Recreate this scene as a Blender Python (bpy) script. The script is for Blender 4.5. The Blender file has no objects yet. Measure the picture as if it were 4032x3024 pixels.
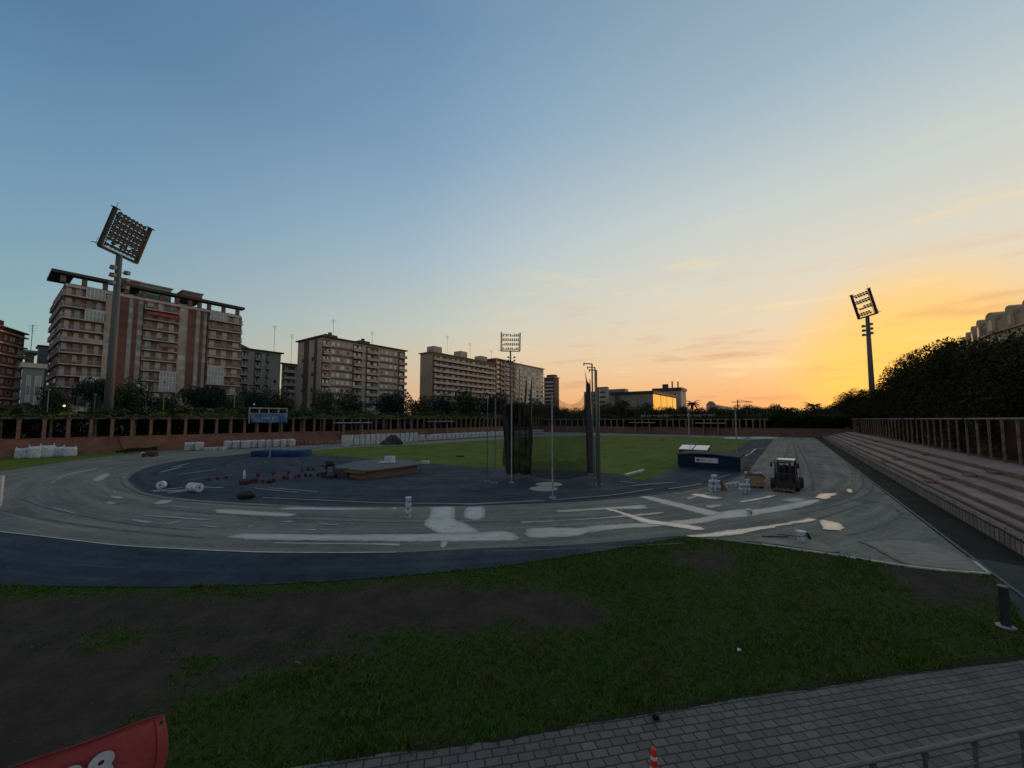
import bpy, bmesh, math, random
import numpy as np
from mathutils import Vector, Matrix
from mathutils.geometry import tessellate_polygon
random.seed(7); RNG = np.random.default_rng(7)
S = bpy.context.scene; COL = S.collection
# ---------------------------------------------------------------- camera
W, F, CX, CY = 4032.0, 1514.0, 2016.0, 1546.0      # photo width, focal length and principal point in photo pixels
TH = math.radians(3.94); CT, ST = math.cos(TH), math.sin(TH); H = 5.0
cam = bpy.data.cameras.new('camera'); co = bpy.data.objects.new('camera', cam); COL.objects.link(co)
cam.sensor_fit = 'HORIZONTAL'; cam.sensor_width = 36.0; cam.lens = F / W * 36.0
cam.shift_y = (CY - 1512) / W; cam.clip_start = 0.05; cam.clip_end = 6000
co.location = (0, 0, H); co.rotation_euler = (math.pi / 2 + TH, 0, 0); S.camera = co
S.view_settings.view_transform = 'Standard'; S.view_settings.look = 'None'
S.view_settings.exposure = 0.0; S.view_settings.gamma = 1.0
# ---------------------------------------------------------------- sky and sun
SUN_AZ, SUN_EL = math.radians(46.0), math.radians(2.6)
def lin(c):
    return tuple(((x / 255) / 12.92 if x / 255 <= 0.04045 else ((x / 255 + 0.055) / 1.055) ** 2.4) for x in c)
world = bpy.data.worlds.new('World'); S.world = world; world.use_nodes = True
nt = world.node_tree; nt.nodes.clear(); N = nt.nodes.new; L = nt.links.new
def wmath(op, a, b=None, c=None):
    n = N('ShaderNodeMath'); n.operation = op
    for i, x in enumerate((a, b, c)):
        if x is None: continue
        if isinstance(x, (int, float)): n.inputs[i].default_value = x
        else: L(x, n.inputs[i])
    return n.outputs[0]
tc = N('ShaderNodeTexCoord'); sep = N('ShaderNodeSeparateXYZ'); L(tc.outputs['Generated'], sep.inputs[0])
el = wmath('DIVIDE', wmath('ARCSINE', sep.outputs[2]), math.pi / 2)
hl = wmath('SQRT', wmath('ADD', wmath('MULTIPLY', sep.outputs[0], sep.outputs[0]), wmath('ADD', wmath('MULTIPLY', sep.outputs[1], sep.outputs[1]), 1e-6)))
cosd = wmath('DIVIDE', wmath('ADD', wmath('MULTIPLY', sep.outputs[0], math.sin(SUN_AZ)), wmath('MULTIPLY', sep.outputs[1], math.cos(SUN_AZ))), hl)
def ramp(stops):
    r = N('ShaderNodeValToRGB'); e = r.color_ramp.elements; r.color_ramp.interpolation = 'EASE' if False else 'LINEAR'
    while len(e) > 1: e.remove(e[-1])
    for i, (deg, c) in enumerate(stops):
        q = e[0] if i == 0 else e.new(max(0, deg) / 90)
        q.position = max(0, deg) / 90; q.color = (*lin(c), 1)
    return r
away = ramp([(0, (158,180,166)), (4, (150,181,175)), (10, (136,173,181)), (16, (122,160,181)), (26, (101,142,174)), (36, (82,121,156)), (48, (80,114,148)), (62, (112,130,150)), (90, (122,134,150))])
backr = ramp([(0, (150,138,140)), (12, (190,170,166)), (30, (165,162,170)), (55, (135,142,156)), (90, (122,134,150))])  # unseen sky behind the camera, made warmer and lighter to brighten the ground
midr = ramp([(0, (239,172,120)), (4, (235,185,140)), (9, (222,202,170)), (13, (206,206,190)), (23, (172,194,205)), (35, (138,168,195)), (47, (112,147,180)), (62, (108,134,160)), (90, (122,134,150))])
sunr = ramp([(0, (240,167,110)), (3.5, (243,185,128)), (7, (241,203,158)), (11, (234,211,180)), (17, (224,216,196)), (26, (202,210,206)), (38, (158,183,198)), (58, (115,142,166)), (90, (122,134,150))])
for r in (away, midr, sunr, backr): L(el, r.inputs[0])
def smooth(v, a, b):
    m = N('ShaderNodeMapRange'); m.interpolation_type = 'SMOOTHSTEP'; m.inputs[1].default_value = a; m.inputs[2].default_value = b
    L(v, m.inputs[0]); return m.outputs[0]
def wmix(f, a, b, mode='MIX'):
    m = N('ShaderNodeMix'); m.data_type = 'RGBA'; m.blend_type = mode
    if isinstance(f, float): m.inputs[0].default_value = f
    else: L(f, m.inputs[0])
    for i, x in ((6, a), (7, b)):
        if isinstance(x, tuple): m.inputs[i].default_value = x
        else: L(x, m.inputs[i])
    return m.outputs[2]
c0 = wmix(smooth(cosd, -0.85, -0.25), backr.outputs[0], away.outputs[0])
c1 = wmix(smooth(cosd, -0.35, 0.85), c0, midr.outputs[0])
c2 = wmix(smooth(cosd, 0.44, 1.08), c1, sunr.outputs[0])
gaz, gel = math.radians(46.5), math.radians(4.5)
dt_ = N('ShaderNodeVectorMath'); dt_.operation = 'DOT_PRODUCT'; L(tc.outputs['Generated'], dt_.inputs[0]); dt_.inputs[1].default_value = (math.sin(gaz) * math.cos(gel), math.cos(gaz) * math.cos(gel), math.sin(gel))
c2 = wmix(wmath('MULTIPLY', smooth(dt_.outputs['Value'], .972, 1.0), .85), c2, (1.0, .60, .11, 1))
# thin streaks of cloud low over the sunset
mp = N('ShaderNodeMapping'); mp.inputs['Scale'].default_value = (2.6, 2.6, 19); mp.inputs['Rotation'].default_value = (0, math.radians(12), 0)
L(tc.outputs['Generated'], mp.inputs[0])
nz = N('ShaderNodeTexNoise'); nz.inputs['Scale'].default_value = 1.6; nz.inputs['Detail'].default_value = 5; nz.inputs['Roughness'].default_value = .55; L(mp.outputs[0], nz.inputs[0])
cl = smooth(nz.outputs[0], .54, .70)
band = wmath('MULTIPLY', smooth(el, .24, .05), wmath('MULTIPLY', smooth(cosd, .45, .95), cl))
c3 = wmix(wmath('MULTIPLY', band, .55), c2, (*lin((206,148,112)), 1))
cl2 = smooth(nz.outputs[0], .45, .30)
c4 = wmix(wmath('MULTIPLY', wmath('MULTIPLY', wmath('MULTIPLY', cl2, smooth(cosd, .5, .95)), smooth(el, .36, .10)), .45), c3, (*lin((255,226,160)), 1))
sky = N('ShaderNodeTexSky'); sky.sky_type = 'NISHITA'; sky.sun_disc = False; sky.sun_elevation = SUN_EL; sky.sun_rotation = SUN_AZ
sky.air_density = 1.3; sky.dust_density = 2.0
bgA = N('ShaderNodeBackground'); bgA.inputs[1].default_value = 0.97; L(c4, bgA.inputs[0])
bgB = N('ShaderNodeBackground'); bgB.inputs[1].default_value = 0.01; L(sky.outputs[0], bgB.inputs[0])
add = N('ShaderNodeAddShader'); L(bgA.outputs[0], add.inputs[0]); L(bgB.outputs[0], add.inputs[1])
wo = N('ShaderNodeOutputWorld'); L(add.outputs[0], wo.inputs[0])
sl = bpy.data.lights.new('sun', 'SUN'); sl.energy = 0.9; sl.color = (1, .60, .30); sl.angle = math.radians(2.0)
so = bpy.data.objects.new('sun', sl); COL.objects.link(so); so.location = (60, 60, 60)
sd = Vector((math.sin(SUN_AZ) * math.cos(SUN_EL), math.cos(SUN_AZ) * math.cos(SUN_EL), math.sin(SUN_EL)))
so.rotation_euler = sd.to_track_quat('Z', 'Y').to_euler()
# ---------------------------------------------------------------- photo measurement helpers
PHI = math.atan(1095 / 1514 * CT); DS, DC = math.sin(PHI), math.cos(PHI)      # direction of the home straight
D2 = Vector((DS, DC, 0)); N2 = Vector((DC, -DS, 0))
def ray(u, v):
    x, up = (u - CX) / F, -(v - CY) / F
    return Vector((x, CT - up * ST, ST + up * CT))
def G(u, v, z=0.0):
    r = ray(u, v); k = (z - H) / r.z
    return Vector((r.x * k, r.y * k, z))
def AT(u, v, Y):
    r = ray(u, v); k = Y / r.y
    return Vector((r.x * k, Y, H + r.z * k))
def T(t, p, z=0.0): return D2 * t + N2 * p + Vector((0, 0, z))
def KK(u, v=1650):
    r = ray(u, v); return r.x / r.y
def tp(u, p, v=1650):
    k = KK(u, v); return p * (DC + k * DS) / (k * DC - DS)
def pt_(u, t, v=1650):
    k = KK(u, v); return t * (k * DC - DS) / (DC + k * DS)
def zat(v, P, u=None):
    # height of the photo row v on the vertical through P
    if u is None: u = CX + F * P.x / (P.y * CT)
    r = ray(u, v); return H + P.y * r.z / r.y
def ppm(Y): return F / Y
# ---------------------------------------------------------------- materials
MATS = {}
def mat(name, col, rough=.8, var=.18, scale=3.0, bump=0.0, col2=None, metal=0.0, spec=.5, stretch=(1,1,1), island=0.0, detail=5, contrast=(.35,.68)):
    if name in MATS: return MATS[name]
    m = bpy.data.materials.new(name); m.use_nodes = True; t = m.node_tree; b = t.nodes['Principled BSDF']
    b.inputs['Roughness'].default_value = rough; b.inputs['Metallic'].default_value = metal
    b.inputs['Specular IOR Level'].default_value = spec
    c2 = col2 if col2 else tuple(max(0, x * (1 - var * 2)) for x in col)
    tcn = t.nodes.new('ShaderNodeTexCoord'); mpn = t.nodes.new('ShaderNodeMapping'); mpn.inputs['Scale'].default_value = stretch
    n = t.nodes.new('ShaderNodeTexNoise'); n.inputs['Scale'].default_value = scale; n.inputs['Detail'].default_value = detail; n.inputs['Roughness'].default_value = .62
    t.links.new(tcn.outputs['Object'], mpn.inputs[0]); t.links.new(mpn.outputs[0], n.inputs[0])
    mr = t.nodes.new('ShaderNodeMapRange'); mr.inputs[1].default_value = contrast[0]; mr.inputs[2].default_value = contrast[1]; t.links.new(n.outputs[0], mr.inputs[0])
    mx = t.nodes.new('ShaderNodeMix'); mx.data_type = 'RGBA'; mx.inputs[6].default_value = (*col, 1); mx.inputs[7].default_value = (*c2, 1)
    t.links.new(mr.outputs[0], mx.inputs[0]); out = mx.outputs[2]
    if island:
        g = t.nodes.new('ShaderNodeNewGeometry'); h = t.nodes.new('ShaderNodeMapRange'); h.inputs[3].default_value = 1 - island; h.inputs[4].default_value = 1 + island
        t.links.new(g.outputs['Random Per Island'], h.inputs[0])
        mm = t.nodes.new('ShaderNodeVectorMath'); mm.operation = 'SCALE'; t.links.new(out, mm.inputs[0]); t.links.new(h.outputs[0], mm.inputs['Scale']); out = mm.outputs[0]
    t.links.new(out, b.inputs['Base Color'])
    if bump:
        bp = t.nodes.new('ShaderNodeBump'); bp.inputs['Strength'].default_value = bump; bp.inputs['Distance'].default_value = .03
        n2 = t.nodes.new('ShaderNodeTexNoise'); n2.inputs['Scale'].default_value = scale * 9; n2.inputs['Detail'].default_value = 4
        t.links.new(mpn.outputs[0], n2.inputs[0]); t.links.new(n2.outputs[0], bp.inputs['Height']); t.links.new(bp.outputs[0], b.inputs['Normal'])
    MATS[name] = m; return m
def bricky(name, c1, c2, mortar, w, h, rot=0.0, axes='XY', rough=.85, bump=.5, msize=.02):
    m = bpy.data.materials.new(name); m.use_nodes = True; t = m.node_tree; b = t.nodes['Principled BSDF']; b.inputs['Roughness'].default_value = rough
    tcn = t.nodes.new('ShaderNodeTexCoord'); mpn = t.nodes.new('ShaderNodeMapping'); mpn.inputs['Rotation'].default_value = (0, 0, rot)
    src = tcn.outputs['Object']
    if axes == 'XZ':
        s_ = t.nodes.new('ShaderNodeSeparateXYZ'); c_ = t.nodes.new('ShaderNodeCombineXYZ'); dt = t.nodes.new('ShaderNodeVectorMath'); dt.operation = 'DOT_PRODUCT'
        dt.inputs[1].default_value = (D2 + N2 * .73)[:]
        t.links.new(src, s_.inputs[0]); t.links.new(src, dt.inputs[0]); t.links.new(dt.outputs['Value'], c_.inputs[0]); t.links.new(s_.outputs[2], c_.inputs[1]); src = c_.outputs[0]
    t.links.new(src, mpn.inputs[0])
    wn = t.nodes.new('ShaderNodeTexNoise'); wn.inputs['Scale'].default_value = 1.3; wn.inputs['Detail'].default_value = 3; t.links.new(mpn.outputs[0], wn.inputs[0])
    off = t.nodes.new('ShaderNodeVectorMath'); off.operation = 'SCALE'; off.inputs['Scale'].default_value = h * .35; t.links.new(wn.outputs['Color'], off.inputs[0])
    ad = t.nodes.new('ShaderNodeVectorMath'); ad.operation = 'ADD'; t.links.new(mpn.outputs[0], ad.inputs[0]); t.links.new(off.outputs[0], ad.inputs[1])
    br = t.nodes.new('ShaderNodeTexBrick'); br.inputs['Scale'].default_value = 1; br.inputs['Brick Width'].default_value = w; br.inputs['Row Height'].default_value = h
    br.inputs['Mortar Size'].default_value = msize; br.inputs['Mortar Smooth'].default_value = .4; br.inputs['Bias'].default_value = 0
    br.inputs['Color1'].default_value = (*c1, 1); br.inputs['Color2'].default_value = (*c2, 1); br.inputs['Mortar'].default_value = (*mortar, 1)
    t.links.new(ad.outputs[0], br.inputs[0])
    n = t.nodes.new('ShaderNodeTexNoise'); n.inputs['Scale'].default_value = .7; n.inputs['Detail'].default_value = 6; t.links.new(tcn.outputs['Object'], n.inputs[0])
    mr = t.nodes.new('ShaderNodeMapRange'); mr.inputs[1].default_value = .3; mr.inputs[2].default_value = .7; mr.inputs[3].default_value = .72; mr.inputs[4].default_value = 1.2; t.links.new(n.outputs[0], mr.inputs[0])
    sc = t.nodes.new('ShaderNodeVectorMath'); sc.operation = 'SCALE'; t.links.new(br.outputs[0], sc.inputs[0]); t.links.new(mr.outputs[0], sc.inputs['Scale'])
    t.links.new(sc.outputs[0], b.inputs['Base Color'])
    bp = t.nodes.new('ShaderNodeBump'); bp.inputs['Strength'].default_value = bump; bp.inputs['Distance'].default_value = .01; bp.invert = True
    t.links.new(br.outputs['Fac'], bp.inputs['Height']); t.links.new(bp.outputs[0], b.inputs['Normal'])
    MATS[name] = m; return m
def surf(name, cols, rough=.6, spec=.3, streak=.5, sc=1.0):
    '''worn ground coating: large stains, streaks that follow the lanes, fine grain'''
    m = bpy.data.materials.new(name); m.use_nodes = True; t = m.node_tree; b = t.nodes['Principled BSDF']; b.inputs['Specular IOR Level'].default_value = spec
    def mth(op, *a):
        n = t.nodes.new('ShaderNodeMath'); n.operation = op
        for i, x in enumerate(a):
            if isinstance(x, (int, float)): n.inputs[i].default_value = x
            else: t.links.new(x, n.inputs[i])
        return n.outputs[0]
    tcn = t.nodes.new('ShaderNodeTexCoord'); P = tcn.outputs['Object']
    def dot(v):
        n = t.nodes.new('ShaderNodeVectorMath'); n.operation = 'DOT_PRODUCT'; n.inputs[1].default_value = v[:]; t.links.new(P, n.inputs[0]); return n.outputs['Value']
    tt = mth('SUBTRACT', dot(D2), BC[0]); pp = mth('SUBTRACT', dot(N2), BC[1]); tn = mth('MINIMUM', tt, 0.0)
    rr = mth('SQRT', mth('ADD', mth('MULTIPLY', tn, tn), mth('MULTIPLY', pp, pp))); al = mth('ADD', mth('MULTIPLY', mth('ARCTAN2', tn, pp), 2.6), mth('MULTIPLY', mth('MAXIMUM', tt, 0.0), .07))
    cb = t.nodes.new('ShaderNodeCombineXYZ'); t.links.new(mth('MULTIPLY', rr, 1.3), cb.inputs[0]); t.links.new(al, cb.inputs[1])
    def nz(vec, s_, det, ro=.6):
        n = t.nodes.new('ShaderNodeTexNoise'); n.inputs['Scale'].default_value = s_; n.inputs['Detail'].default_value = det; n.inputs['Roughness'].default_value = ro; t.links.new(vec, n.inputs[0]); return n.outputs[0]
    def mr(x, a, c):
        n = t.nodes.new('ShaderNodeMapRange'); n.inputs[1].default_value = a; n.inputs[2].default_value = c; t.links.new(x, n.inputs[0]); return n.outputs[0]
    def mx(f, a, c, k=1.0):
        n = t.nodes.new('ShaderNodeMix'); n.data_type = 'RGBA'; t.links.new(mth('MULTIPLY', f, k), n.inputs[0])
        for i, q in ((6, a), (7, c)):
            if isinstance(q, tuple): n.inputs[i].default_value = (*q, 1)
            else: t.links.new(q, n.inputs[i])
        return n.outputs[2]
    c = mx(mr(nz(P, .16 * sc, 8, .65), .38, .62), cols[0], cols[1])
    c = mx(mr(nz(cb.outputs[0], 1.0, 7, .7), .45, .68), c, cols[2], streak)
    c = mx(mr(nz(cb.outputs[0], 2.3, 4, .6), .56, .70), c, cols[1], streak * .8)
    c = mx(mr(nz(P, 1.1 * sc, 9, .72), .5, .72), c, cols[2], .55)
    c = mx(mr(nz(P, 4.5, 8, .78), .48, .68), c, cols[3], .45)
    c = mx(mr(nz(P, 18, 6, .8), .45, .72), c, cols[3], .55)
    t.links.new(c, b.inputs['Base Color'])
    rn = t.nodes.new('ShaderNodeMapRange'); rn.inputs[1].default_value = .35; rn.inputs[2].default_value = .65; rn.inputs[3].default_value = rough - .1; rn.inputs[4].default_value = rough + .2; t.links.new(nz(P, .5, 6, .6), rn.inputs[0]); t.links.new(rn.outputs[0], b.inputs['Roughness'])
    bp = t.nodes.new('ShaderNodeBump'); bp.inputs['Strength'].default_value = .25; bp.inputs['Distance'].default_value = .02; t.links.new(nz(P, 22, 5, .7), bp.inputs['Height']); t.links.new(bp.outputs[0], b.inputs['Normal'])
    MATS[name] = m; return m
def worn(name, c1, c2, c3, rough, spec):
    m = bpy.data.materials.new(name); m.use_nodes = True; t = m.node_tree; b = t.nodes['Principled BSDF']; b.inputs['Specular IOR Level'].default_value = spec; b.inputs['Roughness'].default_value = rough
    tcn = t.nodes.new('ShaderNodeTexCoord'); P = tcn.outputs['Object']
    def nz(s_, det, st=(1, 1, 1)):
        mp_ = t.nodes.new('ShaderNodeMapping'); mp_.inputs['Scale'].default_value = st; mp_.inputs['Rotation'].default_value = (0, 0, .05); t.links.new(P, mp_.inputs[0])
        n = t.nodes.new('ShaderNodeTexNoise'); n.inputs['Scale'].default_value = s_; n.inputs['Detail'].default_value = det; n.inputs['Roughness'].default_value = .68; t.links.new(mp_.outputs[0], n.inputs[0]); return n.outputs[0]
    def mr(x, a, c, lo=0.0, hi=1.0):
        n = t.nodes.new('ShaderNodeMapRange'); n.inputs[1].default_value = a; n.inputs[2].default_value = c; n.inputs[3].default_value = lo; n.inputs[4].default_value = hi; t.links.new(x, n.inputs[0]); return n.outputs[0]
    def mth(op, a, c):
        n = t.nodes.new('ShaderNodeMath'); n.operation = op
        for i, x in enumerate((a, c)):
            if isinstance(x, (int, float)): n.inputs[i].default_value = x
            else: t.links.new(x, n.inputs[i])
        return n.outputs[0]
    def mx(f, a, c):
        n = t.nodes.new('ShaderNodeMix'); n.data_type = 'RGBA'; t.links.new(f, n.inputs[0])
        for i, q in ((6, a), (7, c)):
            if isinstance(q, tuple): n.inputs[i].default_value = (*q, 1)
            else: t.links.new(q, n.inputs[i])
        return n.outputs[2]
    at_ = t.nodes.new('ShaderNodeAttribute'); at_.attribute_name = 'sd'; e = at_.outputs['Fac']
    c = mx(mr(nz(.9, 7), .38, .62), c1, c2); c = mx(mr(nz(3.0, 6, (.35, 1.6, 1)), .52, .70), c, c3); c = mx(mth('MULTIPLY', mr(e, 1.1, .25), .75), c, c3)
    t.links.new(c, b.inputs['Base Color'])
    a = mth('ADD', e, mr(nz(2.2, 9, (.6, 1.3, 1)), .25, .75, -.55, .55)); t.links.new(mr(a, .0, .16), b.inputs['Alpha'])
    bp = t.nodes.new('ShaderNodeBump'); bp.inputs['Strength'].default_value = .2; bp.inputs['Distance'].default_value = .01; t.links.new(nz(14, 6), bp.inputs['Height']); t.links.new(bp.outputs[0], b.inputs['Normal'])
    MATS[name] = m; return m
def lampmat(name, col, s):
    m = bpy.data.materials.new(name); m.use_nodes = True; b = m.node_tree.nodes['Principled BSDF']
    b.inputs['Emission Color'].default_value = (*col, 1); b.inputs['Emission Strength'].default_value = s; MATS[name] = m; return m
def netmat(name, col, density, scale):
    m = bpy.data.materials.new(name); m.use_nodes = True; t = m.node_tree; b = t.nodes['Principled BSDF']
    b.inputs['Base Color'].default_value = (*col, 1); b.inputs['Roughness'].default_value = .9
    tcn = t.nodes.new('ShaderNodeTexCoord'); n = t.nodes.new('ShaderNodeTexNoise'); n.inputs['Scale'].default_value = scale; n.inputs['Detail'].default_value = 3
    t.links.new(tcn.outputs['Object'], n.inputs[0])
    mr = t.nodes.new('ShaderNodeMapRange'); mr.inputs[1].default_value = .3; mr.inputs[2].default_value = .7; mr.inputs[3].default_value = density * .8; mr.inputs[4].default_value = min(1, density * 1.2)
    t.links.new(n.outputs[0], mr.inputs[0]); t.links.new(mr.outputs[0], b.inputs['Alpha']); MATS[name] = m; return m
M = lambda k: MATS[k]
_dl = [(506,1888),(542,1922),(588,1942),(680,1960),(1000,1980),(1452,1994),(1850,1991),(2316,1972),(2741,1923)]
_q = np.array([[G(*x).dot(D2), G(*x).dot(N2)] for x in _dl]); _s = np.linalg.lstsq(np.c_[2 * _q, np.ones(len(_q))], (_q ** 2).sum(1), rcond=None)[0]
BC = (float(_s[0]), float(_s[1])); print('bend centre', BC)
surf('track_grey', [(.200,.190,.158), (.112,.112,.098), (.300,.280,.230), (.060,.062,.054)], .78, .18, .85)
surf('track_blue', [(.042,.058,.074), (.022,.035,.050), (.105,.112,.118), (.012,.020,.029)], .85, .12, .7, 1.6)
surf('apron_blue', [(.024,.042,.062), (.010,.021,.034), (.060,.076,.092), (.006,.012,.020)], .70, .16, .9, 1.2)
surf('asphalt_green', [(.026,.032,.025), (.018,.023,.018), (.034,.038,.030), (.014,.018,.015)], .9, .08, .2)
surf('asphalt_walk', [(.060,.064,.057), (.044,.048,.043), (.072,.075,.066), (.035,.038,.034)], .85, .12, .2)
worn('levelling_screed', (.50,.48,.41), (.38,.37,.32), (.21,.21,.185), .50, .5)
worn('sheen_screed', (.72,.69,.58), (.60,.57,.49), (.26,.26,.23), .30, .6)  # sky sheen on these mortar patches put partly into a lighter colour
worn('soil_patch', (.050,.040,.030), (.032,.034,.016), (.022,.022,.012), .95, .05)
worn('beige_screed', (.26,.232,.182), (.20,.18,.145), (.12,.115,.095), .75, .25)
mat('line_paint', (.30,.33,.34), .5, col2=(.16,.19,.21), scale=2.5)
mat('kerb_white', (.55,.56,.52), .6, col2=(.30,.30,.27), scale=2.2)
mat('kerb_dark', (.035,.045,.06), .6)
surf('infield_grass', [(.125,.165,.028), (.070,.108,.017), (.190,.190,.048), (.036,.062,.012)], .95, .05, .75, 1.0)
mat('park_ground', (.035,.042,.022), .95, col2=(.06,.05,.035), scale=.1)
mat('terracotta', (.235,.092,.052), .9, col2=(.150,.060,.038), scale=.5, bump=.3, detail=9, stretch=(1,1,3))
mat('terracotta_far', (.15,.085,.068), .9, col2=(.09,.055,.045), scale=.5, bump=.3, stretch=(1,1,3))
mat('column_pink', (.24,.130,.085), .9, spec=.2, col2=(.13,.075,.052), scale=2)
mat('column_grey', (.27,.195,.135), .9, spec=.2, col2=(.10,.082,.065), scale=2)
mat('concrete', (.24,.235,.22), .85, scale=1.5, col2=(.15,.145,.135), detail=8)
bricky('tread', (.280,.205,.170), (.215,.155,.130), (.060,.045,.038), 4.1, 40.0, axes='XZ', bump=.3, msize=.03)
bricky('riser', (.195,.112,.072), (.135,.080,.053), (.045,.028,.02), 2.05, 40.0, axes='XZ', bump=.3, msize=.03)
bricky('precast', (.235,.195,.155), (.165,.138,.112), (.028,.025,.022), .46, .66, axes='XZ', bump=.4, msize=.055)
mat('steel', (.16,.165,.165), .55, metal=.2, spec=.3, scale=6)
mat('steel_dark', (.028,.032,.036), .7, spec=.25, metal=0.0, scale=4)
mat('steel_pole', (.11,.122,.115), .65, spec=.3, scale=1.2, stretch=(1,1,.1))
mat('white_pole', (.30,.30,.31), .6, spec=.3, scale=3)
mat('galv', (.10,.125,.125), .5, metal=.3, scale=14, bump=.1)
mat('black', (.012,.012,.014), .6); mat('rubber', (.015,.015,.016), .8)
mat('orange_paint', (.30,.045,.012), .4); mat('red_paint', (.13,.014,.018), .6, col2=(.06,.010,.014))
mat('cone_red', (.60,.03,.02), .5); mat('cone_white', (.6,.6,.6), .5)
mat('bag_white', (.62,.63,.64), .75, scale=4, col2=(.30,.32,.35), bump=.6, detail=8)
mat('block_white', (.56,.55,.53), .8, scale=1.5, col2=(.27,.27,.26), bump=.3, stretch=(2,2,.6))
mat('bucket_white', (.50,.58,.66), .5, scale=9, col2=(.30,.38,.46))
mat('box_beige', (.30,.21,.12), .85, scale=3, col2=(.18,.12,.07))
mat('wood', (.16,.10,.05), .8, scale=2, stretch=(1,1,6), col2=(.08,.05,.025))
mat('mat_blue', (.010,.055,.165), .75, spec=.15, scale=1.2, col2=(.006,.026,.085), bump=.4)
mat('sticker', (.16,.22,.32), .6, scale=20)
mat('wall_edge_dark', (.03,.028,.026), .9)
mat('mat_navy', (.006,.032,.070), .8, spec=.12, scale=1, col2=(.004,.018,.042), bump=.1)
mat('mat_top', (.070,.064,.068), .9, spec=.15, scale=1.5, bump=.2)
mat('banner_blue', (.035,.13,.30), .6, scale=1, col2=(.02,.07,.18), bump=.2)
mat('lid_white', (.78,.76,.70), .25, scale=2, var=.04, spec=.8)
mat('dark_green', (.010,.030,.028), .5)
mat('sign_white', (.50,.53,.58), .5, scale=9, var=.05)
mat('sign_ink', (.03,.045,.12), .6); mat('sign_red', (.22,.03,.06), .6)
mat('banner_red', (.34,.048,.048), .7, scale=3, col2=(.24,.032,.036), bump=.25)
mat('banner_hem', (.36,.065,.055), .7, scale=3, col2=(.28,.045,.042), bump=.2)
mat('banner_ink', (.42,.46,.48), .6, scale=20, col2=(.33,.37,.40))
mat('slab_grey', (.09,.095,.10), .8, scale=1)
mat('brick_pit', (.20,.10,.055), .85, scale=3, col2=(.12,.07,.045), stretch=(1,1,4))
mat('circle', (.30,.29,.24), .6, scale=3, col2=(.20,.195,.17))
mat('leaf_dark', (.050,.058,.024), .85, scale=.5, col2=(.028,.036,.016), island=.5, spec=.2)  # lightened so the colour carries the haze over distant foliage
mat('leaf_black', (.036,.036,.014), .85, scale=.4, col2=(.016,.017,.008), island=.45, spec=.15)
mat('leaf_mid', (.042,.060,.022), .8, scale=.5, col2=(.022,.036,.014), island=.5, spec=.2)
mat('leaf_teal', (.022,.045,.032), .8, scale=.5, col2=(.012,.026,.020), island=.5, spec=.2)
mat('leaf_ivy', (.13,.135,.025), .8, scale=.3, col2=(.022,.036,.014), island=.5, spec=.2)
mat('leaf_hedge', (.026,.034,.016), .9, scale=.3, col2=(.012,.017,.009), island=.5, spec=.1)
mat('bark', (.06,.045,.032), .9, scale=6)
mat('glass_dark', (.035,.045,.05), .15, spec=.8, scale=.6); mat('pane_light', (.30,.34,.33), .35, spec=.7, scale=.4, col2=(.20,.24,.24))
mat('shutter', (.52,.48,.44), .7, scale=.3, col2=(.22,.20,.18)); mat('window_white', (.62,.62,.60), .5, scale=.4, col2=(.5,.5,.48))
mat('wall_beige', (.43,.35,.27), .85, scale=.12, col2=(.30,.245,.20), detail=8, stretch=(1,1,2.5))
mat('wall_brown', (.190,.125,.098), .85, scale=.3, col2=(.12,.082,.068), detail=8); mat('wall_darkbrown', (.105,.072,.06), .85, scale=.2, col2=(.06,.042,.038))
mat('hedge_wall', (.075,.042,.028), .95, spec=.05, scale=.9, col2=(.022,.018,.015), detail=9); mat('wall_red', (.190,.078,.060), .85, scale=.25, col2=(.125,.052,.042), detail=8); mat('wall_brick', (.25,.095,.06), .85, scale=.2, col2=(.16,.062,.045), stretch=(1,1,3))
mat('wall_grey', (.38,.34,.29), .85, scale=.15, col2=(.28,.25,.215), detail=7); mat('wall_slate', (.20,.225,.235), .85, scale=.15, col2=(.15,.17,.18))  # wall_grey raised so its colour carries the haze on far walls
mat('wall_tan', (.34,.28,.20), .85, scale=.15, col2=(.25,.205,.15), detail=8); mat('wall_white', (.46,.44,.40), .8, scale=.2, col2=(.36,.34,.31))
mat('wall_cream', (.46,.32,.18), .8, scale=.2); mat('slab', (.50,.42,.38), .8, scale=.4, col2=(.34,.29,.27))
mat('rail', (.36,.31,.29), .7, scale=.8, col2=(.20,.175,.17)); mat('roof_dark', (.055,.048,.046), .8, scale=.4)
mat('awning_red', (.30,.06,.05), .8, scale=.6); mat('awning_brown', (.24,.14,.10), .8, scale=.6)
mat('stone', (.46,.36,.22), .85, scale=.25, col2=(.28,.22,.14), detail=8); mat('stone_red', (.17,.08,.06), .85, scale=.3)
mat('glass_mirror', (.88,.58,.46), .02, metal=1.0, scale=.05, col2=(.80,.72,.66))  # orange tint put into the mirror to deepen the reflected sunset
lampmat('lit_window', (1, .72, .38), 1.1)
netmat('net_thin', (.012,.013,.012), .36, .5); netmat('net_curtain', (.006,.005,.005), .86, 1.2)
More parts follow.
